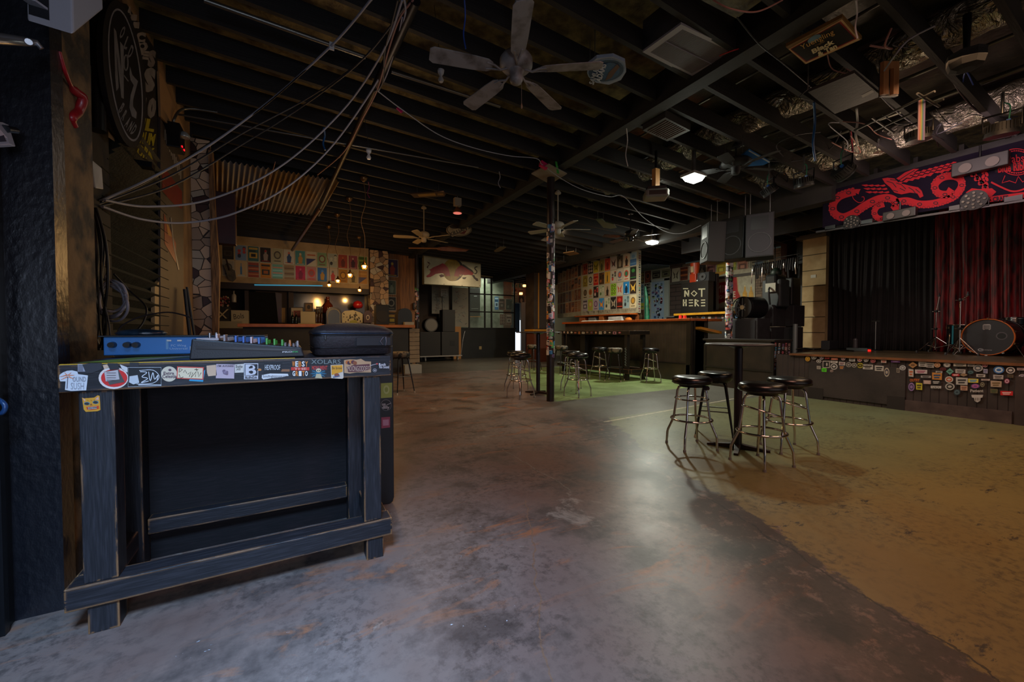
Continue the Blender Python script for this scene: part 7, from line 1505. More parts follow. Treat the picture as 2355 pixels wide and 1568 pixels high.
M().cyl(c_, c_+Vector((0.02, 0, .12)), .17, .17, 32).build('shell', mat('tom_shell', '#14161a'), rt); M().ring(c_+Vector((.02, 0, .12)), .175, .007, 32).ring(c_, .175, .007, 32).build('rims', chrome, rt)
M().cyl(c_, Vector((c_.x, c_.y, ZD+.2)), .013, .013, 10).build('stand_post', chrome, rt)
for k in range(3): a_ = k*2.094+.7; M().tube([Vector((c_.x, c_.y, ZD+.28)), Vector((c_.x+.25*math.cos(a_), c_.y+.25*math.sin(a_), ZD+.01))], .01, 8).build('leg', chrome, rt)
def stand(px, pyb, pyt, X, tip, label, spread=.34):
    b_ = aX(px, pyb, X); b_.z = ZD; z1 = aX(px, pyt, X).z; t = thing('cymbal_stand', label, 'stand', (b_.x, b_.y, ZD), 'chrome cymbal stands beside the drum kit')
    M().cyl(b_+Vector((0, 0, .06)), b_+Vector((0, 0, .45)), .016, .016, 12).build('lower_tube', chrome, t); M().cyl(b_+Vector((0, 0, .45)), Vector((b_.x, b_.y, z1)), .011, .011, 12).build('upper_tube', chrome, t)
    for z in (.45, z1-ZD): M().lathe([(.022, -.02), (.026, 0), (.022, .025)], b_+Vector((0, 0, z)), 12).build('collar', blackmetal, t); M().cyl(b_+Vector((0, -.06, z)), b_+Vector((0, .06, z)), .006, .006, 6).build('wing_screw', chrome, t)
    for k in range(3):
        a_ = k*2.094+.5; e = b_+Vector((spread*math.cos(a_), spread*math.sin(a_), .012)); M().tube([b_+Vector((0, 0, .30)), e], .011, 8).build('leg', chrome, t); M().tube([b_+Vector((0, 0, .09)), b_.lerp(e, .55)+Vector((0, 0, .15))], .007, 6).build('brace', chrome, t); M().lathe([(.016, -.012), (.018, .01), (.01, .03)], e, 8).build('rubber_foot', blackpaint, t)
    q = Vector((b_.x, b_.y, z1)); M().tube([q, aX(*tip, X)], .010, 8).build('boom', chrome, t); M().lathe([(.02, 0), (.022, .015), (.012, .04), (.008, .07)], aX(*tip, X), 10).build('felt_tip', blackpaint, t)
stand(2151, 798, 716, 10.7, (2160, 682), 'chrome cymbal stand standing furthest left of the kit')
stand(2206, 800, 690, 10.0, (2226, 680), 'chrome cymbal stand close to the left of the bass drum', .22)
ms = thing('microphone_stand', 'short microphone stand on a round base at the middle of the stage', 'microphone stand', tuple(aZ(2013, 806, ZD)) ); p = aZ(2013, 806, ZD)
M().lathe([(.12, 0), (.11, .02), (.02, .03)], p, 20).build('base', blackmetal, ms); M().cyl(p+Vector((0, 0, .03)), p+Vector((0, 0, .62)), .009, .009, 8).build('pole', steel, ms); M().obox(p+Vector((0, 0, .62)), (.01, 0, 0), (0, .07, 0), (0, 0, .01)).build('clip_bar', blackmetal, ms)
tag(M().box(10.2, 10.6, aX(1908, 785, 10.2).y, aX(1888, 785, 10.2).y, ZD, ZD+.2).build('small_amp_box', mat('amp_black', '#1d1d20', 0.6), bevel=.01), 'small black box on the stage floor at the foot of the pier', 'box')
pp = aZ(1967, 804.5, ZD); tag(M().cyl(pp, pp+Vector((0, 0, .2)), .05, .045, 16).lathe([(.045, 0), (.05, .02), (.02, .06)], pp+Vector((0, 0, .2)), 16).build('dark_canister', mat('can_grey', '#3a3336', 0.4)), 'dark canister on the stage floor behind the footswitch', 'canister')
q_ = aZ(1972, 806, ZD); fsw = thing('footswitch_box', 'grey stage footswitch box with a red light', 'footswitch', (q_.x, q_.y, ZD)); M().box(q_.x-.25, q_.x-.05, q_.y-.25, q_.y+.1, ZD, ZD+.06).build('case', mat('steel_blue', '#4a5254', 0.4, 0.4), fsw, .005)
M().box(q_.x-.26, q_.x-.22, q_.y-.30, q_.y-.26, ZD, ZD+.04).build('red_light', emis('red_led', '#d01810', 1.2), fsw)
cable('stage_cable', [aZ(1832, 803, ZD+.012), aZ(1850, 801, ZD+.012), aZ(1870, 803, ZD+.012), aZ(1890, 802, ZD+.012)], .014, cableblack, 'black cables heaped on the stage at the foot of the pier', 'cable')
cable('stage_cable', [aZ(1905, 804, ZD+.012), aZ(1925, 803, ZD+.012), aZ(1945, 805, ZD+.012), aZ(1965, 807, ZD+.012)], .012, cableblack, 'black cable lying on the stage below the black curtain', 'cable')
# ================================================================== LEFT WALL
WX = -1.248
# accordion-pleated dark panel: stacked wedges running along the wall
ap = M(); ya, yb = 4.0, 5.78; z0, z1 = 1.10, 3.05; n = 19; h = (z1-z0)/n
for k in range(n):
    z = z0+k*h; yc = yb-0.02*math.sin(k); y_top = ya+max(0, (z-2.35))*1.35
    ap.add([(WX, y_top, z), (WX, yc, z), (WX+0.075, yc, z+h/2), (WX+0.075, y_top, z+h/2), (WX, y_top, z+h), (WX, yc, z+h)], [(0, 1, 2, 3), (3, 2, 5, 4), (1, 5, 2), (0, 3, 4)])
tag(ap.build('wedge_foam_panel', mat('green_black_foam', '#2a2e24', 0.7, 0, '#1d2016', 9, 0.5, 40)), 'dark green-black accordion panel with deep horizontal wedges on the left wall', 'acoustic panel')
# wall-mounted signs
def wallboard(name, pts, X, th, m, label, draw=None, cat='sign', proj=None):
    f = plane_px('X', X); P = [f(*p) for p in pts]; t = thing(name, label, cat, tuple(P[0]))
    M().prism(P, (-th, 0, 0)).build('panel', m, t)
    if draw:
        a = Art(f, (1, 0, 0), 0.0015); draw(a); a.build('print', gloss, t)
    return t
sgm = mat('sign_black', '#0f0d10', 0.45)
def oldno(a):
    f_ = lambda x, y: (x/3.484, y/3.484)
    cx, cy = f_(1000, 600); T = 0.14
    sh = lambda w, h: [(288+w*math.cos(t_)+18.5*h/152*math.sin(t_), 172+h*math.sin(t_)) for t_ in [k*PI/24 for k in range(48)]]; a.poly(sh(36, 153), '#85838a', 1); a.poly(sh(32.5, 148), '#0f0d10', 2)
    K = lambda pts: [f_(*p) for p in pts]
    a.poly(K([(905, 220), (925, 250), (965, 560), (955, 330), (985, 370), (985, 790), (965, 780), (925, 400), (945, 700), (925, 730), (915, 600)]), '#77757a', 3)
    a.stroke([f_(1003+16*math.cos(t_), 500+62*math.sin(t_)) for t_ in [k*PI/8 for k in range(16)]], 3, '#77757a', 3, True); a.stroke([f_(985, 600), f_(1022, 650)], 2.6, '#77757a', 3)
    a.poly(K([(1035, 530), (1055, 600), (1100, 650), (1060, 800), (1060, 850), (1090, 900), (1085, 950), (1050, 930), (1030, 860), (1040, 760), (1065, 680), (1040, 640), (1032, 590)]), '#77757a', 3)
    for s_, x, y in (('O', 975, 250), ('L', 1010, 335), ('D', 1042, 405)): X, Y = f_(x, y); a.text(s_, X-4.5, Y+17, X+4.5, Y-13, '#77757a', 3, .03, .35)
    for s_, x, y in (('B', 968, 862), ('R', 990, 920), ('A', 1017, 975), ('N', 1042, 1010), ('D', 1068, 1035)): X, Y = f_(x, y); a.text(s_, X-3.6, Y+13, X+3.6, Y-12, '#77757a', 3, .04, .5)
on = thing('oval_whiskey_sign', 'tall black oval sign with pale lettering OLD No 7 BRAND on the left wall', 'sign', (-1.05, 4.9, 2.6)); f = plane_px('X', -1.06)
o = M(); o.prism([f(286+46*math.cos(t_)+20*math.sin(t_), 170+170*math.sin(t_)) for t_ in [k*2*PI/40 for k in range(40)]], (-0.03, 0, 0)).build('panel', sgm, on)
a = Art(f, (1, 0, 0), 0.0015); oldno(a); a.build('print', gloss, on)
M().box(WX, -1.09, 4.85, 4.95, 2.7, 2.75).build('bracket', blackmetal, on)
def lettboard(a):
    K = lambda x, y: (x/3.484, y/3.484)
    for s_, x, y, w, hh, c in (('A', 1035, 85, 40, 70, '#8f8680'), ('I', 1070, 140, 50, 50, '#8f8680'), ('I', 1090, 200, 50, 50, '#8f8680'), ('C', 1125, 300, 80, 90, '#8f8680'), ('O', 1140, 370, 90, 80, '#8f8680'), ('E', 1150, 440, 90, 70, '#8f8680'), ('S', 1215, 470, 60, 140, '#7f7876'), ('K', 1125, 520, 50, 160, '#7f7876'), ('S', 1195, 640, 100, 200, '#85807e'), ('0', 1215, 865, 70, 170, '#85807e'), ('U', 1145, 860, 40, 160, '#85807e')):
        X, Y = K(x, y); a.text(s_, X-w/7, Y+hh/7, X+w/7, Y-hh/7, c, 1, .08, .12)
    for s_, x, y, w in (('A', 862, 660, 40), ('FAU', 875, 830, 60), ('IL', 1185, 1000, 110), ('RUM', 1180, 1110, 120), ('ORK', 1165, 1220, 140)):
        X, Y = K(x, y); a.text(s_, X-w/7, Y+14, X+w/7, Y-14, '#a89a20', 1, .05, .2)
wallboard('lettered_board', [(240, 10), (292, 10), (345, 95), (362, 122), (366, 385), (300, 345), (240, 270)], -1.20, 0.03, sgm, 'black board with white and yellow hand-cut letters behind the oval sign', lettboard)
def b2(a):
    for k in range(11): a.rect(378+k*3.6, 298+k*9, 380.5+k*3.6, 322+k*9, '#8f8a84', 1)
    a.poly([(372, 390), (385, 395), (418, 440), (418, 480), (400, 470), (372, 440)], '#7a1c18', 2); a.poly([(376, 490), (404, 560), (404, 605), (378, 560)], '#8a2f1c', 2); a.poly([(380, 500), (395, 545), (385, 540)], '#b0782a', 3)
    a.stroke([(392, 500), (398, 560), (410, 620)], 3, '#7f7a76', 3)
wallboard('tall_record_poster', [(369, 270), (422, 385), (422, 790), (369, 790)], -1.18, 0.02, mat('poster_brown', '#2c211c', 0.6, 0, '#3a2c24', 3), 'tall dark board with red and white graphics left of the stone pier', b2, 'poster')
wallboard('tan_trim_board', [(366, 165), (372, 172), (424, 300), (424, 325), (370, 268)], -1.17, 0.02, mat('tan_board', '#8f6c46', 0.7), 'bare tan board edge running up the left wall', None, 'board')
wallboard('cream_door_panel', [(356, 660), (372, 640), (372, 790), (356, 790)], -1.19, 0.03, mat('cream_board', '#a08860', 0.6), 'narrow cream board at the edge of the accordion panel', None, 'board')
bs = thing('leaning_boards', 'two black planks leaning against the foot of the stone pier', 'planks', (-1.1, 6.9, 0.9))
M().tube([aX(425, 665, -1.12), (-.98, aX(440, 800, -1.05).y, 0)], .02, 6).build('plank', blackpaint, bs); M().tube([aX(430, 660, -1.10), (-.90, aX(452, 800, -1.0).y, 0)], .015, 6).build('plank', blackpaint, bs)
# emergency light
el = thing('emergency_light', 'black twin-head emergency light with red indicators high on the left wall', 'emergency light', tuple(aX(402, 318, -1.13))); p = aX(402, 318, -1.13)
M().box(WX+.04, -1.06, p.y-.12, p.y+.12, p.z-.14, p.z+.14).build('case', blackmetal, el, .01); M().lathe([(.05, 0), (.06, .02), (.03, .06)], (-1.04, p.y-.02, p.z+.02), 16).build('lamp_head', mat('lens_grey', '#8f9490', 0.2, 0.3), el); M().box(-1.06, -1.055, p.y-.05, p.y-.02, p.z-.10, p.z-.085).box(-1.06, -1.055, p.y+.05, p.y+.08, p.z-.10, p.z-.085).build('indicator', emis('red_led2', '#ff1420', 3), el)
# white sensor box, conduit, wires on the pier
sb = thing('alarm_box', 'pale wall-mounted sensor box on the conduit beside the entry', 'alarm box', tuple(aD(206, 400, 2.62))); c_ = aD(206, 400, 2.62)
M().hexa([c_+Vector(q) for q in ((-.045, -.04, -.07), (.04, -.04, -.10), (.055, .04, -.08), (-.045, .04, -.07), (-.045, -.04, .09), (.02, -.04, .09), (.05, .04, .06), (-.045, .04, .09))]).build('case', whiteplastic, sb, .006); M().cyl(c_+Vector((-.04, .03, -.25)), c_+Vector((-.04, .03, .3)), .008, .008, 8).build('feed_pipe', dullmetal, sb)
p0, p1 = aD(205, 150, 2.62), aD(204, 790, 2.62); tag(M().cyl(p0, p1, .011, .011, 12).build('wall_conduit', cond), 'upright steel conduit beside the plaster strip', 'pipe')
p0, p1 = aD(219, 0, 2.72), aD(222, 300, 2.72); tag(M().cyl(p0, p1, .05, .05, 12).build('black_downpipe', blackmetal), 'thick black upright pipe at the edge of the oval sign', 'pipe')
struct(M().box(-1.25, -1.16, 2.9, 3.35, 0, 4.2).build('trim_8', mat('tan_stud', '#96744c', 0.75, 0, '#7a5c3a', 4)))
struct(M().box(-1.25, -1.18, 3.4, 4.15, 0, 4.2).build('wall_left_dark', mat('dark_wall_patch', '#17120f', 0.8)))
tag(M().hexa([aD(180, 485, 2.45), aD(205, 485, 2.45), aD(205, 485, 2.5), aD(184, 485, 2.5), aD(184, 473, 2.45), aD(205, 473, 2.45), aD(205, 473, 2.5), aD(184, 473, 2.5)]).build('orange_clamp', mat('orange_plastic', '#c0401c', 0.4)), 'orange plastic cable clamp on the left conduit', 'clamp')
tag(M().tube(smoothpts([aD(136, 118, 1.72), aD(150, 165, 1.76), aD(168, 205, 1.85), aD(190, 225, 1.9), aD(180, 255, 1.9), aD(165, 270, 1.85), aD(172, 290, 1.88)]), [0.008]*12+[0.019]*20+[0.013]*17, 8).build('red_ribbon', mat('red_film', '#96141c', 0.35, 0, '#6a0e14', 6, 0.6, 12)), 'torn red plastic film hanging by the entry column', 'ribbon')
hw = thing('hanging_wire_bundle', 'tangle of black wires running down beside the left conduit', 'wires', tuple(aD(205, 600, 3.2))); rn = random.Random(9)
for i in range(14):
    x = 190+i*4; P = [aD(x*0.5+100, 478, 2.58), aD(x+rn.uniform(-4, 4), 560, 2.56+rn.uniform(-.03, .05)), aD(x+rn.uniform(-8, 10), 650, 2.58), aD(x+rn.uniform(-6, 16), 740, 2.6), aD(x+rn.uniform(-4, 22), 805, 2.6)]
    M().tube(smoothpts(P, 6), rn.uniform(.004, .009), 6).build('wire', [cableblack, cableblack, cabledark][i % 3], hw)
cable('black_conduit_hose', [aD(184, 100, 2.4), aD(180, 300, 2.0), aD(181, 480, 2.0), aD(186, 640, 2.3), aD(190, 800, 2.4)], .016, cableblack, 'thick black hose running down the plaster strip', 'hose')
# coiled grey cable
cg = [aD(202, 480, 2.5), aD(212, 540, 2.55), aD(235, 570, 2.7), (aD(248, 620, 2.8)), aD(244, 640, 2.8)]
for k in range(46):
    a_ = -1.2+k*2*PI/11; r_x = 34+5*math.sin(k*.9); cg.append(aD(256+(k//11)*2.2+r_x*math.cos(a_)-4, 682+(k//11)*5+(r_x+3)*math.sin(a_)*1.05, 2.75+.012*(k % 5)))
cable('coiled_grey_cable', cg, .0085, cablegrey, 'coil of grey cable hanging on the left wall above the blue box', 'cable')
cable('jack_lead', [aD(262, 792, 2.55), aD(275, 755, 2.55), aD(305, 735, 2.55), aD(340, 724, 2.55), aD(385, 718, 2.5), aD(420, 724, 2.45), aD(440, 731, 2.45)], .0045, cabledark, 'thin dark lead arching from the blue box towards the mixer', 'cable')
cable('black_lead', [aD(262, 630, 2.7), aD(300, 670, 2.8), aD(335, 705, 2.7), (aD(330, 740, 2.65)), aD(300, 775, 2.55), aD(262, 800, 2.45), aD(240, 816, 2.40)], .006, cableblack, 'black lead dropping from the wall onto the desk in front of the blue box', 'cable')
cable('short_black_lead', [aD(347, 762, 2.45), aD(362, 782, 2.42), aD(385, 800, 2.38), aD(410, 813, 2.36), aD(432, 812, 2.36)], .0045, cableblack, 'short black lead drooping in front of the blue box', 'cable')
tag(M().lathe([(0, -.008), (.02, -.006), (.024, .004), (.014, .02), (0, .024)], aD(256, 783, 2.47), 16).build('grey_plug_head', mat('plug_head', '#8fa09a', 0.4)), 'pale grey plug head over the blue box sockets', 'plug')
# white unit heater at the top left and lamp arms at the left edge
uh = thing('unit_heater', 'white hanging unit heater with perforated side at the upper left corner', 'heater', tuple(aD(120, 20, 1.4)))
w = 1.42; A_ = aD(62, 48, w); B_ = aD(168, 80, w*1.02); C_ = aD(238, 22, w*1.12); D_ = aD(128, -8, w*1.10); up_ = Vector((0, 0, .42))
H = [A_, B_, C_, D_]; M().hexa([*H, *[q+up_ for q in H]]).build('casing', mat('heater_white', '#8f8c90', 0.45), uh, .006)
n1 = (B_-A_); a = Art(lambda x, y: A_+(D_-A_)*y+(B_-A_)*x, (0, 0, -1), .002)
for i in range(9):
    for j in range(8): a.ell(.62+i*.04-j*.0, .30+j*.08, .013, .02, '#141214', 1, 8)
a.build('perforation', printed, uh)
a = Art(lambda x, y: A_+(B_-A_)*x+up_*y, (B_-A_).cross(up_) if (B_-A_).cross(up_).y < 0 else -(B_-A_).cross(up_), .003); a.rect(.06, .06, .50, .9, '#131215', 1); a.build('opening', printed, uh)
for k in range(4): p, q = A_.lerp(B_, .08), A_.lerp(B_, .48); M().obox((p+q)/2+up_*(.15+k*.2)-_F*.02, (q-p)/2, _F*.02, (0, 0, .004)).build('louvre', mat('heater_white', '#8f8c90'), uh)
for q in (D_, C_): M().cyl(q+up_, q+up_+Vector((0, 0, 1.1)), .008, .008, 6).build('hanger_rod', steel, uh)
la = thing('clamp_lamp_arm', 'grey metal lamp arm reaching in at the left edge', 'lamp arm', tuple(aD(-20, 90, 1.6))); M().tube([aD(-90, 82, 1.2), aD(-10, 88, 1.3), aD(60, 95, 1.45), aD(85, 100, 1.47), aD(96, 112, 1.48)], [.02, .018, .015, .012, .008], 10).build('arm', mat('arm_grey', '#77787c', 0.3, 0.7), la); M().cyl(aD(66, 96, 1.42), aD(68, 98, 1.5), .010, .010, 10).build('pivot', steel, la)
fl_ = thing('small_flood_lamp', 'small flood lamp with pale frame at the left edge', 'flood lamp', tuple(aD(5, 305, 1.5))); Pq = [aD(-30, 275, 1.45), aD(5, 280, 1.5), aD(22, 332, 1.5), aD(-30, 335, 1.45)]; dd = _F*.02
M().hexa([Pq[3], Pq[2], Pq[2]+dd, Pq[3]+dd, Pq[0], Pq[1], Pq[1]+dd, Pq[0]+dd]).build('frame', mat('lamp_frame_grey', '#8a868c', 0.4, 0.3), fl_, .003); qq = [Pq[3]*.88+Pq[1]*.12, Pq[2]*.88+Pq[0]*.12, Pq[1]*.88+Pq[3]*.12, Pq[0]*.88+Pq[2]*.12]
a = Art(lambda x, y: Vector((x, y, 0)), (0, 0, 1), 0); a.add([q-_F*.002 for q in qq], [(0, 1, 2, 3)], False, '#231d26'); a.build('lens', printed, fl_); M().cyl(aD(12, 296, 1.5), aD(36, 300, 1.55), .014, .012, 10).build('knob', blackmetal, fl_)
tag(M().tube(smoothpts([aD(-12, 915, 1.5), aD(6, 925, 1.5), aD(12, 938, 1.5), aD(4, 950, 1.5), aD(-12, 948, 1.5)]), .008, 8).build('blue_grip_tip', mat('blue_grip', '#22406a', 0.3)), 'curved blue handle tip at the left edge beside the entry wall', 'handle')
# ---- stone pier, log slab, nook contents
def mosaic(name, sc, c1='#a08770', c2='#6b5a52', grout='#1f1814', axis='Y'):
    m, n, l, b = newmat(name); ge = n.new('ShaderNodeNewGeometry'); v = n.new('ShaderNodeTexVoronoi'); v.feature = 'DISTANCE_TO_EDGE'; v.inputs['Scale'].default_value = sc; v.inputs['Randomness'].default_value = 0.9
    v2 = n.new('ShaderNodeTexVoronoi'); v2.inputs['Scale'].default_value = sc; v2.inputs['Randomness'].default_value = 0.9
    l.new(ge.outputs['Position'], v.inputs['Vector']); l.new(ge.outputs['Position'], v2.inputs['Vector'])
    sp = n.new('ShaderNodeSeparateColor'); l.new(v2.outputs['Color'], sp.inputs[0]); r = n.new('ShaderNodeValToRGB'); r.color_ramp.interpolation = 'CONSTANT'
    r.color_ramp.elements[0].color = (*L('#3a1f1a'), 1); r.color_ramp.elements[1].position = .14; r.color_ramp.elements[1].color = (*L(c1), 1); e = r.color_ramp.elements.new(.6); e.color = (*L(c2), 1); e = r.color_ramp.elements.new(.8); e.color = (*L('#a8a090'), 1); l.new(sp.outputs[0], r.inputs[0])
    q = n.new('ShaderNodeMapRange'); q.inputs['From Min'].default_value = .02; q.inputs['From Max'].default_value = .035; l.new(v.outputs['Distance'], q.inputs[0]); mx = n.new('ShaderNodeMix'); mx.data_type = 'RGBA'; l.new(q.outputs[0], mx.inputs[0]); mx.inputs[6].default_value = (*L(grout), 1); l.new(r.outputs[0], mx.inputs[7]); l.new(mx.outputs[2], b.inputs['Base Color'])
    b.inputs['Roughness'].default_value = .5; bu = n.new('ShaderNodeBump'); bu.inputs['Distance'].default_value = .02; l.new(q.outputs[0], bu.inputs['Height']); l.new(bu.outputs[0], b.inputs['Normal']); return m
struct(M().box(-1.33, -1.02, 7.5, 7.62, 0, 4.05).build('wall_stone_pier', mosaic('broken_tile', 7.0, '#c4aa8e', '#96826e')))
tag(M().prism([(-1.02, 7.46, 0), (-0.93, 7.46, 0), (-0.95, 7.46, 1.2), (-0.92, 7.46, 2.1), (-0.96, 7.46, 3.0), (-0.98, 7.46, 3.9), (-1.03, 7.46, 3.9)], (0, .12, 0)).build('log_slab', mat('split_log', '#8f6a44', 0.7, 0, '#4a3320', 6, 0.9, 16, (6, 6, .6))), 'rough split log standing against the right side of the stone pier', 'log')
struct(M().box(2.36, 2.95, 13.9, 14.5, 0, 3.9).build('wall_stone_pier_rear', mosaic('broken_tile_small', 6.0, '#a88a68', '#7a6450')))
tag(M().box(-1.0, -0.72, 7.6, 7.75, 2.55, 3.35).build('red_box_lamp', mat('maroon_box', '#3a1212', 0.45, 0, '#2a0d0d', 3), bevel=.01), 'hanging maroon box right of the log slab', 'box')
gt = thing('guitar_cutout', 'dark guitar hanging at the left end of the poster header', 'guitar', tuple(aY(530, 610, 13.9))); f = plane_px('Y', 13.9)
o = M(); o.prism([f(*p) for p in [(521, 608), (530, 616), (540, 622), (543, 640), (535, 648), (524, 640), (520, 625), (514, 610)]], (0, .05, 0)).build('body', mat('guitar_camo', '#3a3626', 0.4, 0, '#5a5240', 8), gt); M().cyl(f(528, 622), f(520, 595), .025, .02, 8).build('neck', mat('neck_dark', '#2a1c14', .4), gt)
# posters on the header: two rows of thirteen
up_row = [('#1f1a18', 'block', '#3a322c', '#2a2420'), ('#6a84a8', 'splash', '#2a3450', '#a03c3c'), ('#2f5a5a', 'block', '#b0903c', '#1c1a18'), ('#1c1614', 'figure', '#8a7a70', '#8a1c20'), ('#9a9474', 'round', '#4a4238', '#8a8468'), ('#b0a898', 'figure', '#24406a', '#b0604a'), ('#3f7a7a', 'figure', '#a87a3c', '#b0a484'), ('#b0a48c', 'diag', '#24285a', '#a05a3c'), ('#6f8a64', 'round', '#6a3a30', '#8aa07c'), ('#8f9488', 'splash', '#22282a', '#a8a898'), ('#8a3424', 'figure', '#5a241c', '#a8542c'), ('#7a3040', 'figure', '#3a1c2c', '#b08a84'), ('#4f6a1c', 'block', '#2f4a14', '#7a8a2c')]
lo_row = [('#8f8a80', 'round', '#3a3c3c', '#6a6a66'), ('#b09a74', 'bottle', '#3a6a9a', '#9ab0b8'), ('#8a3c28', 'waves', '#3f4a54', '#b0704a'), ('#b06a14', 'block', '#2a241c', '#9a4a14'), ('#6a9480', 'waves', '#c07a60', '#8ab09c'), ('#8a6c4c', 'waves', '#6a4c34', '#9a8464'), ('#a8143c', 'figure', '#7a1030', '#c04a64'), ('#a86a64', 'round', '#b8382a', '#8a4a48'), ('#24588a', 'figure', '#a8762c', '#3a7ab0'), ('#a89884', 'figure', '#a8342c', '#6a6a60'), ('#9a6a1c', 'round', '#6a4414', '#b8862c'), ('#a89468', 'figure', '#5a5034', '#8a7a50'), ('#a87a3c', 'diag', '#4a4a6a', '#b89050')]
fH = lambda x, z: Vector((x, 13.998, z))
for r, row in enumerate((up_row, lo_row)):
    for i, (bg_, mo, c1, c2) in enumerate(row):
        x0 = -1.66+i*0.305; zt_ = 3.70-0.47*r-(0.002*i)
        poster(fH, NY, x0, zt_, x0+.285, zt_-.45, bg_, mo, c1, c2, f'{cname(bg_)} poster with {MW[mo]}, {ORD[i]} from the left, {"upper" if r == 0 else "lower"} row over the left bar', 'posters on the header over the left bar')
M_ = M(); p0, p1 = aY(585, 655, 13.9), aY(742, 657, 13.9); nt = tag(M_.cyl(p0, p1, .018, .018, 10).build('blue_light_tube', emis('cyan_tube', '#3f90b0', 0.6)), 'thin cyan light tube along the foot of the poster header', 'light tube')
light('tube_light', 'AREA', (0.3, 13.8, 2.72), 1.2, (0.25, 0.8, 1.0), 2.0, 0.05, rot=(math.radians(200), 0, 0))
# mirror and its frame behind the left bar, dark doorway, shelving
struct(M().box(-0.9, 2.33, 14.55, 14.6, 0, 2.45).build('wall_nook_back', mat('nook_brown', '#2a1c14', 0.7)))
mr = thing('bar_mirror', 'wide wall mirror behind the left bar reflecting the amber bulbs', 'mirror', (1.3, 14.5, 1.5)); xa, xb = aY(668, 700, 14.5).x, aY(843, 700, 14.5).x; za, zb_ = aY(700, 745, 14.5).z, aY(700, 664, 14.5).z
M().box(xa, xb, 14.5, 14.52, 1.75, zb_).build('glass', mat('mirror_glass', '#55514a', 0.12, 1.0), mr)
for (x0_, x1_, z0_, z1_) in ((xa-.06, xa, 1.7, zb_+.05), (xb, xb+.05, 1.7, zb_+.05), (xa-.06, xb+.05, zb_, zb_+.05), (xa-.06, xb+.05, 1.70, 1.75)): M().box(x0_, x1_, 14.46, 14.53, z0_, z1_).build('frame', mat('mirror_frame', '#1c120c', .5), mr)
xd0, xd1 = aY(572, 700, 14.4).x, aY(640, 700, 14.4).x
struct(M().box(xd0, xd1, 14.50, 14.545, 0, 2.4).build('doorway_shade', mat('pitch_dark_doorway', '#040303', 1.0)))  # black sheet painting the shade inside the open doorway
struct(M().box(xd0-.1, xd0, 14.4, 14.55, 0, 2.42).box(xd1+.28, xd1+.42, 14.4, 14.55, 0, 2.42).build('trim_9', mat('door_post_brown', '#2a1a12', .6)))
a = Art(plane_px('Y', 14.49), NY, .002); a.poly([(633, 672), (648, 675), (648, 742), (640, 742), (636, 700)], '#4a4450', 1); a.rect(648, 708, 656, 742, '#8a6a34', 1); a.rect(640, 708, 646, 742, '#4a3a54', 2)
tag(a.build('doorway_posters', printed), 'narrow posters pasted on the doorway edge behind the left bar', 'posters')
lbx = thing('left_bar', 'dark bar with an orange top beyond the right end of the desk', 'bar', (0.5, 11.8, 0)); x1 = aY(955, 755, 11.6).x
M().box(-1.1, x1, 11.6, 12.2, 1.30, 1.38).build('counter_top', mat('amber_top', '#b8681c', 0.35, 0, '#a05614', 5), lbx, .006); M().box(-1.0, aY(939, 800, 11.72).x, 11.72, 12.15, 0, 1.30).build('front_panel', mat('left_bar_front', '#1d1a17', .6, 0, '#26221d', 3), lbx)
struct(M().box(-3.4, 2.3, 13.6, 14.45, 0, 1.28).build('shelf_back_counter', mat('back_counter', '#241a14', .6, 0, '#332419', 3)))
ZB = 1.28
def onback(name, px0, px1, py0, Y, m, label, cat, d=.2, bev=.005, grp=None):
    a0, a1 = aY(px0, py0, Y), aY(px1, py0, Y); o = M().box(a0.x, a1.x, Y, Y+d, ZB, a0.z).build(name, m, bevel=bev); return tag(o, label, cat, grp)
bx = thing('white_liquor_carton', 'white carton with black script on the back counter', 'box', tuple(aY(550, 750, 13.7))); a0, a1 = aY(531, 713, 13.75), aY(571, 750, 13.75)
M().box(a0.x, a1.x, 13.75, 14.1, ZB, a0.z).build('carton', mat('carton_cream', '#a09478', .6), bx, .004); a = Art(plane_px('Y', 13.75), NY, .002); a.text('Bols', 537, 733, 561, 721, '#231d18', 1, 0, -.12); a.build('script', printed, bx)
onback('black_crate', 496, 529, 705, 13.8, mat('crate_black', '#15110f', .6), 'black crate crossed with pale sticks left of the white carton', 'crate', .3)
tag(M().obox(aY(512, 722, 13.77), (.02, 0, 0), (0, .01, 0), (.12, 0, .14)).obox(aY(510, 722, 13.76), (.02, 0, 0), (0, .01, 0), (-.10, 0, .12)).build('crossed_sticks', mat('pale_stick', '#a89878', .6)), 'pale sticks crossed in front of the black crate', 'sticks')
onback('low_carton', 492, 556, 738, 13.62, mat('low_carton', '#8a8068', .6), 'low open white tray in front of the crate', 'tray', .12)
cl = thing('flower_cluster', 'cluster of small pink and white ornaments on top of the black crate', 'flowers', tuple(aY(510, 700, 13.9))); o = M(); rn = random.Random(3)
for k in range(60):
    p = aY(rn.uniform(494, 528), rn.uniform(682, 704), 13.85+rn.uniform(0, .2)); o.lathe([(0, -.03), (.03, 0), (0, .03)], p, 6, col=rn.choice(['#a05a50', '#b0a48c', '#8a2c2c', '#a88a7c', '#7a3a44']))
q_ = o.build('blooms', printed, cl); q_['kind'] = 'stuff'; M().cyl(aY(511, 706, 13.95), aY(511, 690, 13.95), .05, .05, 10).build('vase', mat('vase_dark', '#3a2a20', .4), cl)
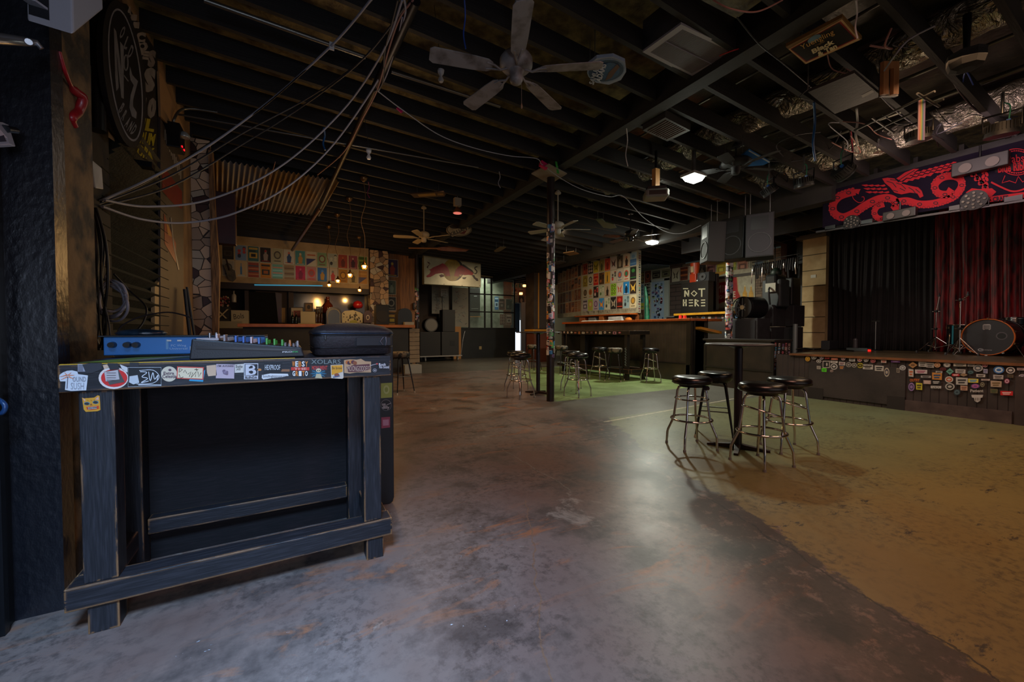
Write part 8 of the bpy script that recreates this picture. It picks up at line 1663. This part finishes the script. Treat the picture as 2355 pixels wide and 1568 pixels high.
def bottle(px, pyb, pyt, Y, r, m, label, capm=None, grp='bottles on the left back counter'):
    b_ = aY(px, pyb, Y); h_ = aY(px, pyt, Y).z-b_.z; b_.z = max(b_.z, ZB) if b_.z < ZB+.3 else b_.z; t = thing('bottle', label, 'bottle', tuple(b_), grp)
    M().lathe([(r*.95, 0), (r, h_*.03), (r, h_*.55), (r*.75, h_*.66), (r*.3, h_*.74), (r*.28, h_*.95)], b_, 16).build('body', m, t); M().lathe([(r*.32, h_*.95), (r*.32, h_)], b_, 12).build('cap', capm or blackmetal, t)
bottle(538, 695, 668, 13.9, .06, mat('clear_milk', '#8f8a80', .3), 'white slender bottle above the carton'); dg = mat('dark_green_glass', '#10180f', .1); wx = mat('red_wax', '#7a1c1c', .4)
for i, (px, lb) in enumerate(((673, 'leftmost dark wine bottle with red cap'), (681, 'second dark wine bottle with red cap, by the square white carton'))): bottle(px, 748, 716, 13.7, .045, dg, lb, wx)
for i, px in enumerate((728, 734, 740)): bottle(px, 745, 708, 13.8, .04, mat('amber_glass', '#3a2410', .1), f'brown bottle right of the square carton, {ORD[i]} of three')
jg = thing('brown_glass_jug', 'large amber glass demijohn on the left back counter', 'jug', tuple(aY(753, 718, 14.0))); b_ = aY(754, 720, 14.0); M().lathe([(.14, 0), (.17, .05), (.17, .18), (.13, .28), (.06, .36), (.05, .48), (.06, .50), (.05, .52)], b_, 24).build('body', mat('amber_jug', '#6a2c10', .15, 0, '#4a1c0a', 3), jg)
M().cyl((b_.x, b_.y, ZB), b_, .12, .12, 20).build('stand', blackpaint, jg)
onback('square_carton', 691, 725, 716, 13.65, mat('carton2', '#a89c7c', .6), 'square cream carton on the left back counter', 'box', .25)
onback('carton_tray', 685, 740, 743, 13.6, mat('tray_cream', '#9a8c6c', .6), 'long cream tray under the square carton', 'tray', .03)
tag(M().box(aY(678, 750, 13.6).x, aY(730, 750, 13.6).x, 13.45, 13.6, .6, 1.24).build('brown_cupboard', mat('cupboard_brown', '#5a3a1c', .6)), 'brown wooden cupboard front below the square carton', 'cupboard')
pf = thing('framed_photo', 'framed picture with a cream mat left of the square carton', 'picture', tuple(aY(682, 720, 14.3))); f = plane_px('Y', 14.3); M().prism([f(*p) for p in ((668, 706), (698, 706), (698, 744), (668, 744))], (0, .03, 0)).build('frame', blackpaint, pf); a = Art(f, NY, .002); a.rect(670, 708, 696, 742, '#a89a80', 1); a.rect(675, 714, 691, 730, '#6a2c24', 2); a.build('picture', printed, pf)
pf = thing('small_portrait', 'small dark framed portrait above the square carton', 'picture', tuple(aY(710, 708, 14.3))); M().prism([f(*p) for p in ((700, 696), (720, 696), (720, 716), (700, 716))], (0, .03, 0)).build('frame', mat('gold_frame', '#3a2814', .5), pf); a = Art(f, NY, .002); a.rect(703, 699, 717, 715, '#7a5c3a', 1); a.ell(710, 706, 4, 5, '#2a1c14', 2); a.build('picture', printed, pf)
cb = thing('clapper_board', 'small black clapper board beside the square carton', 'clapper board', tuple(aY(734, 712, 13.9))); f = plane_px('Y', 13.85); M().prism([f(*p) for p in ((727, 710), (742, 710), (742, 722), (727, 722))], (0, .02, 0)).build('slate', blackpaint, cb); a = Art(f, NY, .002)
for k in range(4): a.poly([(727+k*4, 709), (729+k*4, 709), (731+k*4, 705), (729+k*4, 705)], '#a8a490', 1)
a.build('stripes', printed, cb); M().prism([f(*p) for p in ((727, 704.5), (742, 704.5), (742, 709.5), (727, 709.5))], (0, .02, 0)).build('clap_stick', blackpaint, cb)
am = thing('arched_frame', 'black arched frame mirror in front of the amber jug', 'mirror', tuple(aY(767, 735, 13.7))); f = plane_px('Y', 13.6); P = [(750, 745), (750, 720)]+[(768-18*math.cos(t_), 720-15*math.sin(t_)) for t_ in [k*PI/10 for k in range(11)]]+[(786, 745)]
M().prism([f(*p) for p in P], (0, .04, 0)).build('frame', mat('frame_black_gloss', '#14110f', .25), am); Pi = [(768+(x-768)*.82, 745+(y-745)*.88) for x, y in P]; a = Art(f, NY, .003); a.poly(Pi, '#8a8060', 1); a.build('gold_bevel', printed, am); a = Art(f, NY, .005); a.poly([(768+(x-768)*.76, 745+(y-745)*.85) for x, y in P], '#2c2a26', 1); a.build('glass', mat('dark_mirror', '#4a4a44', .1, .9), am)
lp = thing('patterned_cutout_sign', 'cream cut-out sign with dark animal pattern behind the bag', 'sign', tuple(aY(812, 735, 13.2))); f = plane_px('Y', 13.65); P = [(787, 742), (785, 722), (792, 715), (812, 713), (828, 718), (834, 722), (834, 742)]
M().prism([f(*p) for p in P], (0, .02, 0)).build('panel', mat('cutout_cream', '#a8a084', .6), lp); a = Art(f, NY, .002); rn = random.Random(6)
for k in range(26): a.ell(rn.uniform(790, 830), rn.uniform(719, 740), rn.uniform(1.5, 3.2), rn.uniform(1, 2), '#2c2a24', 1+k*.02, 8, rot=rn.random()*3)
a.ell(813, 741, 9, 5, '#8a8a3c', 3); a.build('pattern', printed, lp); M().box(f(800, 742).x, f(820, 742).x, 13.66, 13.70, 1.28, f(800, 742).z+.02).build('stand', blackpaint, lp)
bp_ = thing('purple_skate_deck', 'mauve board with a pale bull head mark beside the cut-out sign', 'board', tuple(aY(846, 730, 13.3))); f = plane_px('Y', 13.7); M().prism([f(*p) for p in ((837, 742), (836, 722), (842, 714), (850, 714), (855, 722), (855, 742))], (0, .02, 0)).build('deck', mat('mauve', '#4a3a44', .6), bp_); a = Art(f, NY, .002); a.ell(846, 730, 4, 6, '#b0a498', 1); a.ell(846, 730, 2.6, 4, '#4a3a44', 2); a.build('mark', printed, bp_); M().box(f(842, 742).x, f(850, 742).x, 13.73, 13.76, 1.28, f(842, 742).z+.02).build('stand', blackpaint, bp_)
tag(M().lathe([(.0, 0), (.13, .03), (.16, .12), (.12, .22), (0, .27)], aY(823, 710, 13.8), 16).build('red_helmet', mat('red_gloss', '#9a1818', .3)), 'glossy red ball-shaped object before the mirror', 'helmet')
sp_ = thing('bar_speaker', 'black speaker with round grille standing on the left bar', 'speaker', (1.9, 12, 1.38)); a0, a1 = aY(864, 700, 11.75), aY(895, 752, 11.75); M().box(a0.x, a1.x, 11.75, 12.05, 1.38, a0.z).build('cabinet', mat('spk_black', '#171412', .6), sp_, .02); cy2 = Vector(((a0.x+a1.x)/2, 11.75, 1.38+.24)); M().cyl(cy2, cy2+Vector((0, -.02, 0)), .17, .17, 28).build('cone_grille', mat('cone_brown', '#2c2620', .7), sp_)
a0, a1 = aY(915, 708, 12.4), aY(948, 750, 12.4); jb = thing('jukebox_arch', 'black arched jukebox-like cabinet behind the left bar', 'cabinet', (a0.x, 12.4, 0)); P = [Vector((a0.x, 12.4, 0)), Vector((a0.x, 12.4, a0.z-.2))]+[Vector(((a0.x+a1.x)/2-(a1.x-a0.x)/2*math.cos(t_), 12.4, a0.z-.2+.2*math.sin(t_))) for t_ in [k*PI/8 for k in range(9)]]+[Vector((a1.x, 12.4, 0))]
M().prism(P, (0, .4, 0)).build('body', mat('juke_black', '#141210', .4), jb)
# pale breeze-block stack left of the speaker carts
bk = thing('block_stack', 'stack of pale tan blocks beside the left bar', 'blocks', (3.2, 11.9, 0)); x0_ = aY(942, 800, 11.75).x
for k in range(8): M().box(x0_, x0_+.30, 11.75, 12.0, .26+k*.128, .26+k*.128+.115).build('block', mat('block_tan', '#8f7a60', .7, 0, '#7a6650', 4), bk)
M().box(x0_-.28, x0_+.2, 11.2, 11.58, 0, .24).build('base_slab', mat('white_slab', '#8f8a80', .6), bk); M().box(x0_-.02, x0_+.26, 12.21, 12.55, 1.30, 1.48).build('top_carton', mat('cream_carton', '#a89c84', .6), bk)
# ---- bull logo sign
rs = thing('bull_logo_sign', 'pale metal sign with two red charging bulls before a yellow disc', 'sign', (5.4, 14.2, 3.0)); RY = 14.2; f = plane_px('Y', RY); f0 = aY(975, 578, RY); f1 = aY(1106, 661, RY)
M().box(f0.x, f1.x, RY, RY+.25, 2.91, 4.06).build('box', mat('sign_metal_pale', '#a8a48c', .4, .35, '#8f8c76', 2), rs, .01)
k_ = lambda x, y: (960+x/14.72, 570+y/14.72); g = lambda x, y: f(*k_(x, y)); a = Art(g, NY, .003)
a.ell(1235, 745, 330, 375, '#1c1510', 1, 40); a.ell(1170, 750, 310, 375, '#8a7418', 2, 40)
RC, RD = '#8a0c1c', '#4a0810'
for s_, dx in ((1, 0),):
    a.poly([(370, 735), (450, 720), (530, 660), (700, 590), (850, 520), (930, 560), (1030, 670), (1080, 800), (1110, 960), (1040, 950), (960, 960), (925, 900), (900, 860), (750, 860), (620, 880), (540, 930), (440, 985), (330, 1000), (295, 960), (340, 920), (410, 880), (450, 800), (430, 755)], RC, 3)
    a.poly([(740, 920), (830, 890), (900, 930), (900, 970), (790, 1000)], RD, 4); a.stroke(smoothpts([(350, 690), (340, 640), (400, 570), (430, 540), (370, 500), (335, 465)], 5), [10, 16, 26, 40, 46, 40, 30, 24, 20, 16, 14, 12, 10, 8, 8]*3, RD, 3)
    a.poly([(1900, 870), (1830, 800), (1700, 700), (1560, 620), (1480, 590), (1380, 640), (1300, 740), (1260, 860), (1240, 960), (1340, 960), (1390, 990), (1400, 920), (1480, 900), (1600, 920), (1740, 910), (1850, 930)], RC, 3)
    a.poly([(1480, 575), (1560, 560), (1860, 760), (1930, 880), (1820, 800), (1540, 620)], '#241410', 4)
    a.stroke(smoothpts([(1930, 870), (1990, 860), (2010, 790), (1950, 720), (1950, 660), (2030, 640)], 5), 34, '#241410', 3); a.poly([(1840, 920), (1920, 920), (1960, 1000), (2040, 1040), (2060, 1120), (2000, 1120), (1920, 1040)], '#241410', 4); a.poly([(1520, 1000), (1660, 990), (1610, 1060), (1540, 1045)], '#241410', 4); a.poly([(1400, 870), (1440, 920), (1500, 890), (1480, 980), (1430, 960)], '#a88a64', 5); a.poly([(1890, 1030), (1970, 1100), (1940, 1110)], '#b8b4a0', 5)
for x, y in ((230, 170), (905, 215), (1515, 275), (2110, 390), (225, 1140), (900, 1225), (1510, 1275), (2110, 1280)): a.ell(x, y, 14, 14, '#2c241c', 3, 8)
a.build('logo', gloss, rs); M().cyl((f0.x+.3, RY+.1, 4.05), (f0.x+.3, RY+.1, 4.15), .02, .02, 8).cyl((f1.x-.3, RY+.1, 4.05), (f1.x-.3, RY+.1, 4.15), .02, .02, 8).build('hanger', steel, rs)
# ---- graffiti boards, speaker carts
for i, (x0p, x1p, y0p, y1p, lb) in enumerate(((993, 1032, 655, 722, 'left'), (1040, 1077, 660, 752, 'right'))):
    f = plane_px('Y', 16.3); P = [f(x0p, y0p), f(x1p, y0p), f(x1p, y1p), f(x0p, y1p)]; t = thing('graffiti_board', f'pale {"narrower" if i else "wider"} board covered in marker scribble, {lb} of the pair behind the carts', 'board', tuple(P[3]), 'pale graffiti boards'); M().box(P[0].x, P[1].x, 16.3, 16.34, P[2].z, P[0].z).build('board', mat('pale_board', '#8a8678', .6), t); M().box((P[0].x+P[1].x)/2-.05, (P[0].x+P[1].x)/2+.05, 16.34, 16.59, 1.5, 2.5).build('batten', blackpaint, t)
    a = Art(f, NY, .002); rn = random.Random(40+i)
    for k in range(34):
        x, y = rn.uniform(x0p+4, x1p-6), rn.uniform(y0p+6, y1p-6); a.stroke([(x, y), (x+rn.uniform(-4, 5), y-rn.uniform(1, 5)), (x+rn.uniform(-3, 7), y+rn.uniform(-2, 3))], .6, rn.choice(['#3a3836', '#4a4846', '#7a4a44', '#3a5a6a']), 2)
    a.build('scribble', printed, t)
ct = thing('speaker_dolly', 'white-edged wheeled dolly under the two large black speakers', 'dolly', (5.4, 15.2, 0)); x0_, x1_ = aY(965, 822, 15.2).x, aY(1062, 820, 15.2).x
M().box(x0_, x1_, 15.15, 16.0, .19, .23).build('platform', mat('dolly_edge', '#8f8a84', .5), ct, .004)
for x in (x0_+.25, x1_-.15):
    for y in (15.3, 15.85): M().cyl((x-.02, y, .075), (x+.02, y, .075), .075, .075, 20).build('wheel', mat('wheel_grey', '#8a8680', .6), ct); M().box(x-.03, x+.03, y-.03, y+.03, .075, .19).build('caster_fork', steel, ct)
M().tube([(x1_, 15.3, .2), (x1_+.1, 15.3, .9), (x1_+.2, 15.35, 1.2)], .015, 8).build('handle', steel, ct)
xm = (x0_+x1_)/2
for x_a, x_b, lb, c_ in ((x0_+.02, xm-.02, 'left large black speaker on the dolly', '#17120f'), (xm+.02, x1_-.12, 'right large grey-black speaker on the dolly, with a side grip', '#201f1e')):
    t = thing('subwoofer', lb, 'speaker', ((x_a+x_b)/2, 15.6, .23), 'speakers on the dolly'); M().box(x_a, x_b, 15.2, 15.95, .23, 1.17).build('cabinet', mat('sub_'+c_[1:], c_, .65), t, .015)
    if 'right' in lb: M().box(x_a+.35, x_a+.55, 15.19, 15.2, .62, .82).build('side_grip', mat('grip_black', '#0a0a0a', .6), t)
cp = thing('column_speaker', 'upright narrow black speaker standing on the right dolly speaker', 'speaker', (5.9, 15.6, 1.17)); x0_, x1_ = aY(1018, 735, 15.3).x, aY(1047, 735, 15.3).x; M().box(x0_, x1_, 15.3, 15.7, 1.17, aY(1030, 712, 15.3).z).build('cabinet', mat('sub_201f1e', '#201f1e'), cp, .02); M().box(x0_+.06, x0_+.18, 15.29, 15.3, 1.2, aY(1030, 716, 15.3).z).build('bevel_face', mat('face_dark', '#171514', .6), cp)
rd = thing('round_drum_box', 'round dark drum with pale skin on the left dolly speaker', 'drum', (5.0, 15.5, 1.17)); c_ = aY(992, 743, 15.25); M().cyl((c_.x, 15.25, 1.17+.27), (c_.x, 15.65, 1.17+.27), .27, .27, 28).build('shell', mat('drum_dark', '#2c241c', .5), rd); M().cyl((c_.x, 15.24, 1.17+.27), (c_.x, 15.25, 1.17+.27), .23, .23, 28).build('skin', mat('skin_grey', '#6a645a', .6), rd)
hs = thing('hand_lettered_sign', 'small white hand-lettered card on a stick above the carts', 'sign', tuple(aY(1016, 710, 15.9))); f = plane_px('Y', 15.9); M().prism([f(*p) for p in ((1014, 665), (1029, 665), (1029, 681), (1014, 681))], (0, .02, 0)).build('card', mat('card_white', '#a09c94', .6), hs); a = Art(f, NY, .002); a.text('HOW', 1016, 670.5, 1027, 667, '#2c2a28', 1, .02); a.text('WORK', 1016, 675.5, 1027.5, 672, '#2c2a28', 1, .02); a.text('HERE', 1016, 680, 1027, 677, '#2c2a28', 1, .02); a.build('writing', printed, hs); M().cyl(f(1017, 681), Vector((f(1017, 681).x, 15.9, 1.17)), .015, .015, 8).build('stick', blackmetal, hs)
struct(M().box(6.15, 6.5, 16.2, 16.4, 0, 1.4).build('trim_10', mat('bare_stud', '#a8743a', .6)))
tag(M().box(7.45, 7.57, 16.385, 16.4, .38, .52).build('wall_socket', mat('socket_cream', '#a08a5c', .5)), 'cream wall socket on the black wainscot below the window', 'socket')
# wall posters & notices: plank wall and office wall
fP = lambda x, z: Vector((x, 14.499, z))
for i, (x0_, zt_, w_, h_, bg_, mo, c1, c2, lb) in enumerate(((3.0, 3.75, .42, .62, '#2f1a44', 'figure', '#8a3020', '#b09a3c', 'purple and gold poster high beside the rear stone pier'), (3.02, 3.0, .32, .5, '#3f4a3c', 'figure', '#6a7464', '#1c2a2a', 'green-grey poster below the purple one'), (3.0, 2.42, .34, .48, '#1a1614', 'round', '#7a7468', '#1a1614', 'black poster with a pale face on the plank wall'), (2.98, 1.92, .42, .55, '#8a5c20', 'block', '#2a1c10', '#b0902c', 'orange poster reading downward beside the sticker-covered post'))):
    poster(fP, NY, x0_, zt_, x0_+w_, zt_-h_, bg_, mo, c1, c2, lb, 'posters on the plank wall')
ph = thing('wall_phone', 'black wall telephone box on the plank wall', 'telephone', tuple(aY(957, 700, 14.4))); a0, a1 = aY(950, 696, 14.4), aY(965, 712, 14.4); M().box(a0.x, a1.x, 14.4, 14.5, a1.z, a0.z).build('case', blackmetal, ph, .02); M().box(a0.x+.05, a1.x-.05, 14.38, 14.4, a0.z-.15, a0.z-.05).build('dial', whiteplastic, ph)
fO = lambda x, z: Vector((x, 17.598, z))
for i, (px0, px1, py0, py1, bg_, mo, c1, c2, lb) in enumerate(((1137, 1147, 681, 713, '#2f6a9a', 'block', '#a8c4d0', '#1c3a5a', 'blue leaflet at the left in the office behind the window'), (1147, 1161, 686, 713, '#4a2420', 'block', '#1c1210', '#6a5a50', 'dark red notice behind the window glass'), (1163, 1178, 687, 713, '#12140f', 'splash', '#4a5048', '#12140f', 'black notice right of the dark red one'), (1149, 1162, 722, 747, '#5a2c28', 'letters', '#8a7464', '#5a2c28', 'lower reddish notice behind the window glass'), (1164, 1177, 722, 747, '#6a4034', 'block', '#a89484', '#3a2420', 'lower brown notice behind the window glass'))):
    q0, q1 = aY(px0, py0, 17.598), aY(px1, py1, 17.598); poster(fO, NY, q0.x, q0.z, q1.x, q1.z, bg_, mo, c1, c2, lb, 'notices in the office behind the window')
mb_ = thing('menu_board', 'black menu board in the office behind the left window panes', 'board', tuple(aY(1090, 735, 17.5))); f = plane_px('Y', 17.5); M().prism([f(*p) for p in ((1079, 662), (1104, 662), (1104, 726), (1079, 726))], (0, .04, 0)).build('board', mat('menu_black', '#0c0c0e', .5), mb_)
a = Art(f, NY, .002); a.rect(1090, 680, 1097, 681.5, '#9aa0a0', 1); a.rect(1084, 709, 1100, 710, '#7a7c78', 1); a.rect(1079, 727, 1106, 729, '#a8702c', 1); a.build('markings', printed, mb_)
light('office_light', 'AREA', (8.2, 17.1, 3.9), 55, (.95, 1, .8), .8, .3, rot=(0, 0, 0))
# tall wooden column with yellow edging
wc = thing('wooden_column', 'tall boxed brown wooden column with yellow edge strips behind the posts', 'column', (8.5, 13, 0)); M().box(8.22, 8.91, 13.0, 13.6, 1.25, 3.95).build('upper_box', mat('column_brown', '#3a2a1c', .5, 0, '#2a1c12', 3), wc); M().box(8.24, 8.89, 13.02, 13.58, 0, 1.2).build('lower_box', mat('column_red_brown', '#5a2c18', .5), wc)
for x in (8.41, 8.88): M().box(x, x+.035, 12.98, 13.0, 1.3, 3.95).build('edge_strip', mat('yellow_strip', '#b0741c', .5), wc)
M().box(8.15, 8.95, 12.95, 13.6, 1.20, 1.27).build('ledge', mat('yellow_strip', '#b0741c'), wc); M().box(8.455, 8.87, 12.985, 13.0, 1.32, 3.93).build('inset_panel', mat('inset_brown', '#33261c', .6), wc)
# posters around the far doorway
fD = lambda x, z: Vector((x, 20.498, z)); rn = random.Random(77)
for i in range(9):
    x0_ = 11.42+(i % 3)*.45; zt_ = 4.2-(i//3)*.45
    c = rn.choice(['#6a3028', '#8a4a34', '#3a5a50', '#2c2420', '#8a7a6a', '#9a4a24']); poster(fD, NY, x0_, zt_, x0_+.4, zt_-.42, c, mk[(i*3) % len(mk)], '#a08a74', '#2a201c', f'{cname(c)} poster over the far doorway, {ORD[i//3]} row down, {ORD[i % 3]} from the left', 'posters over the far doorway')
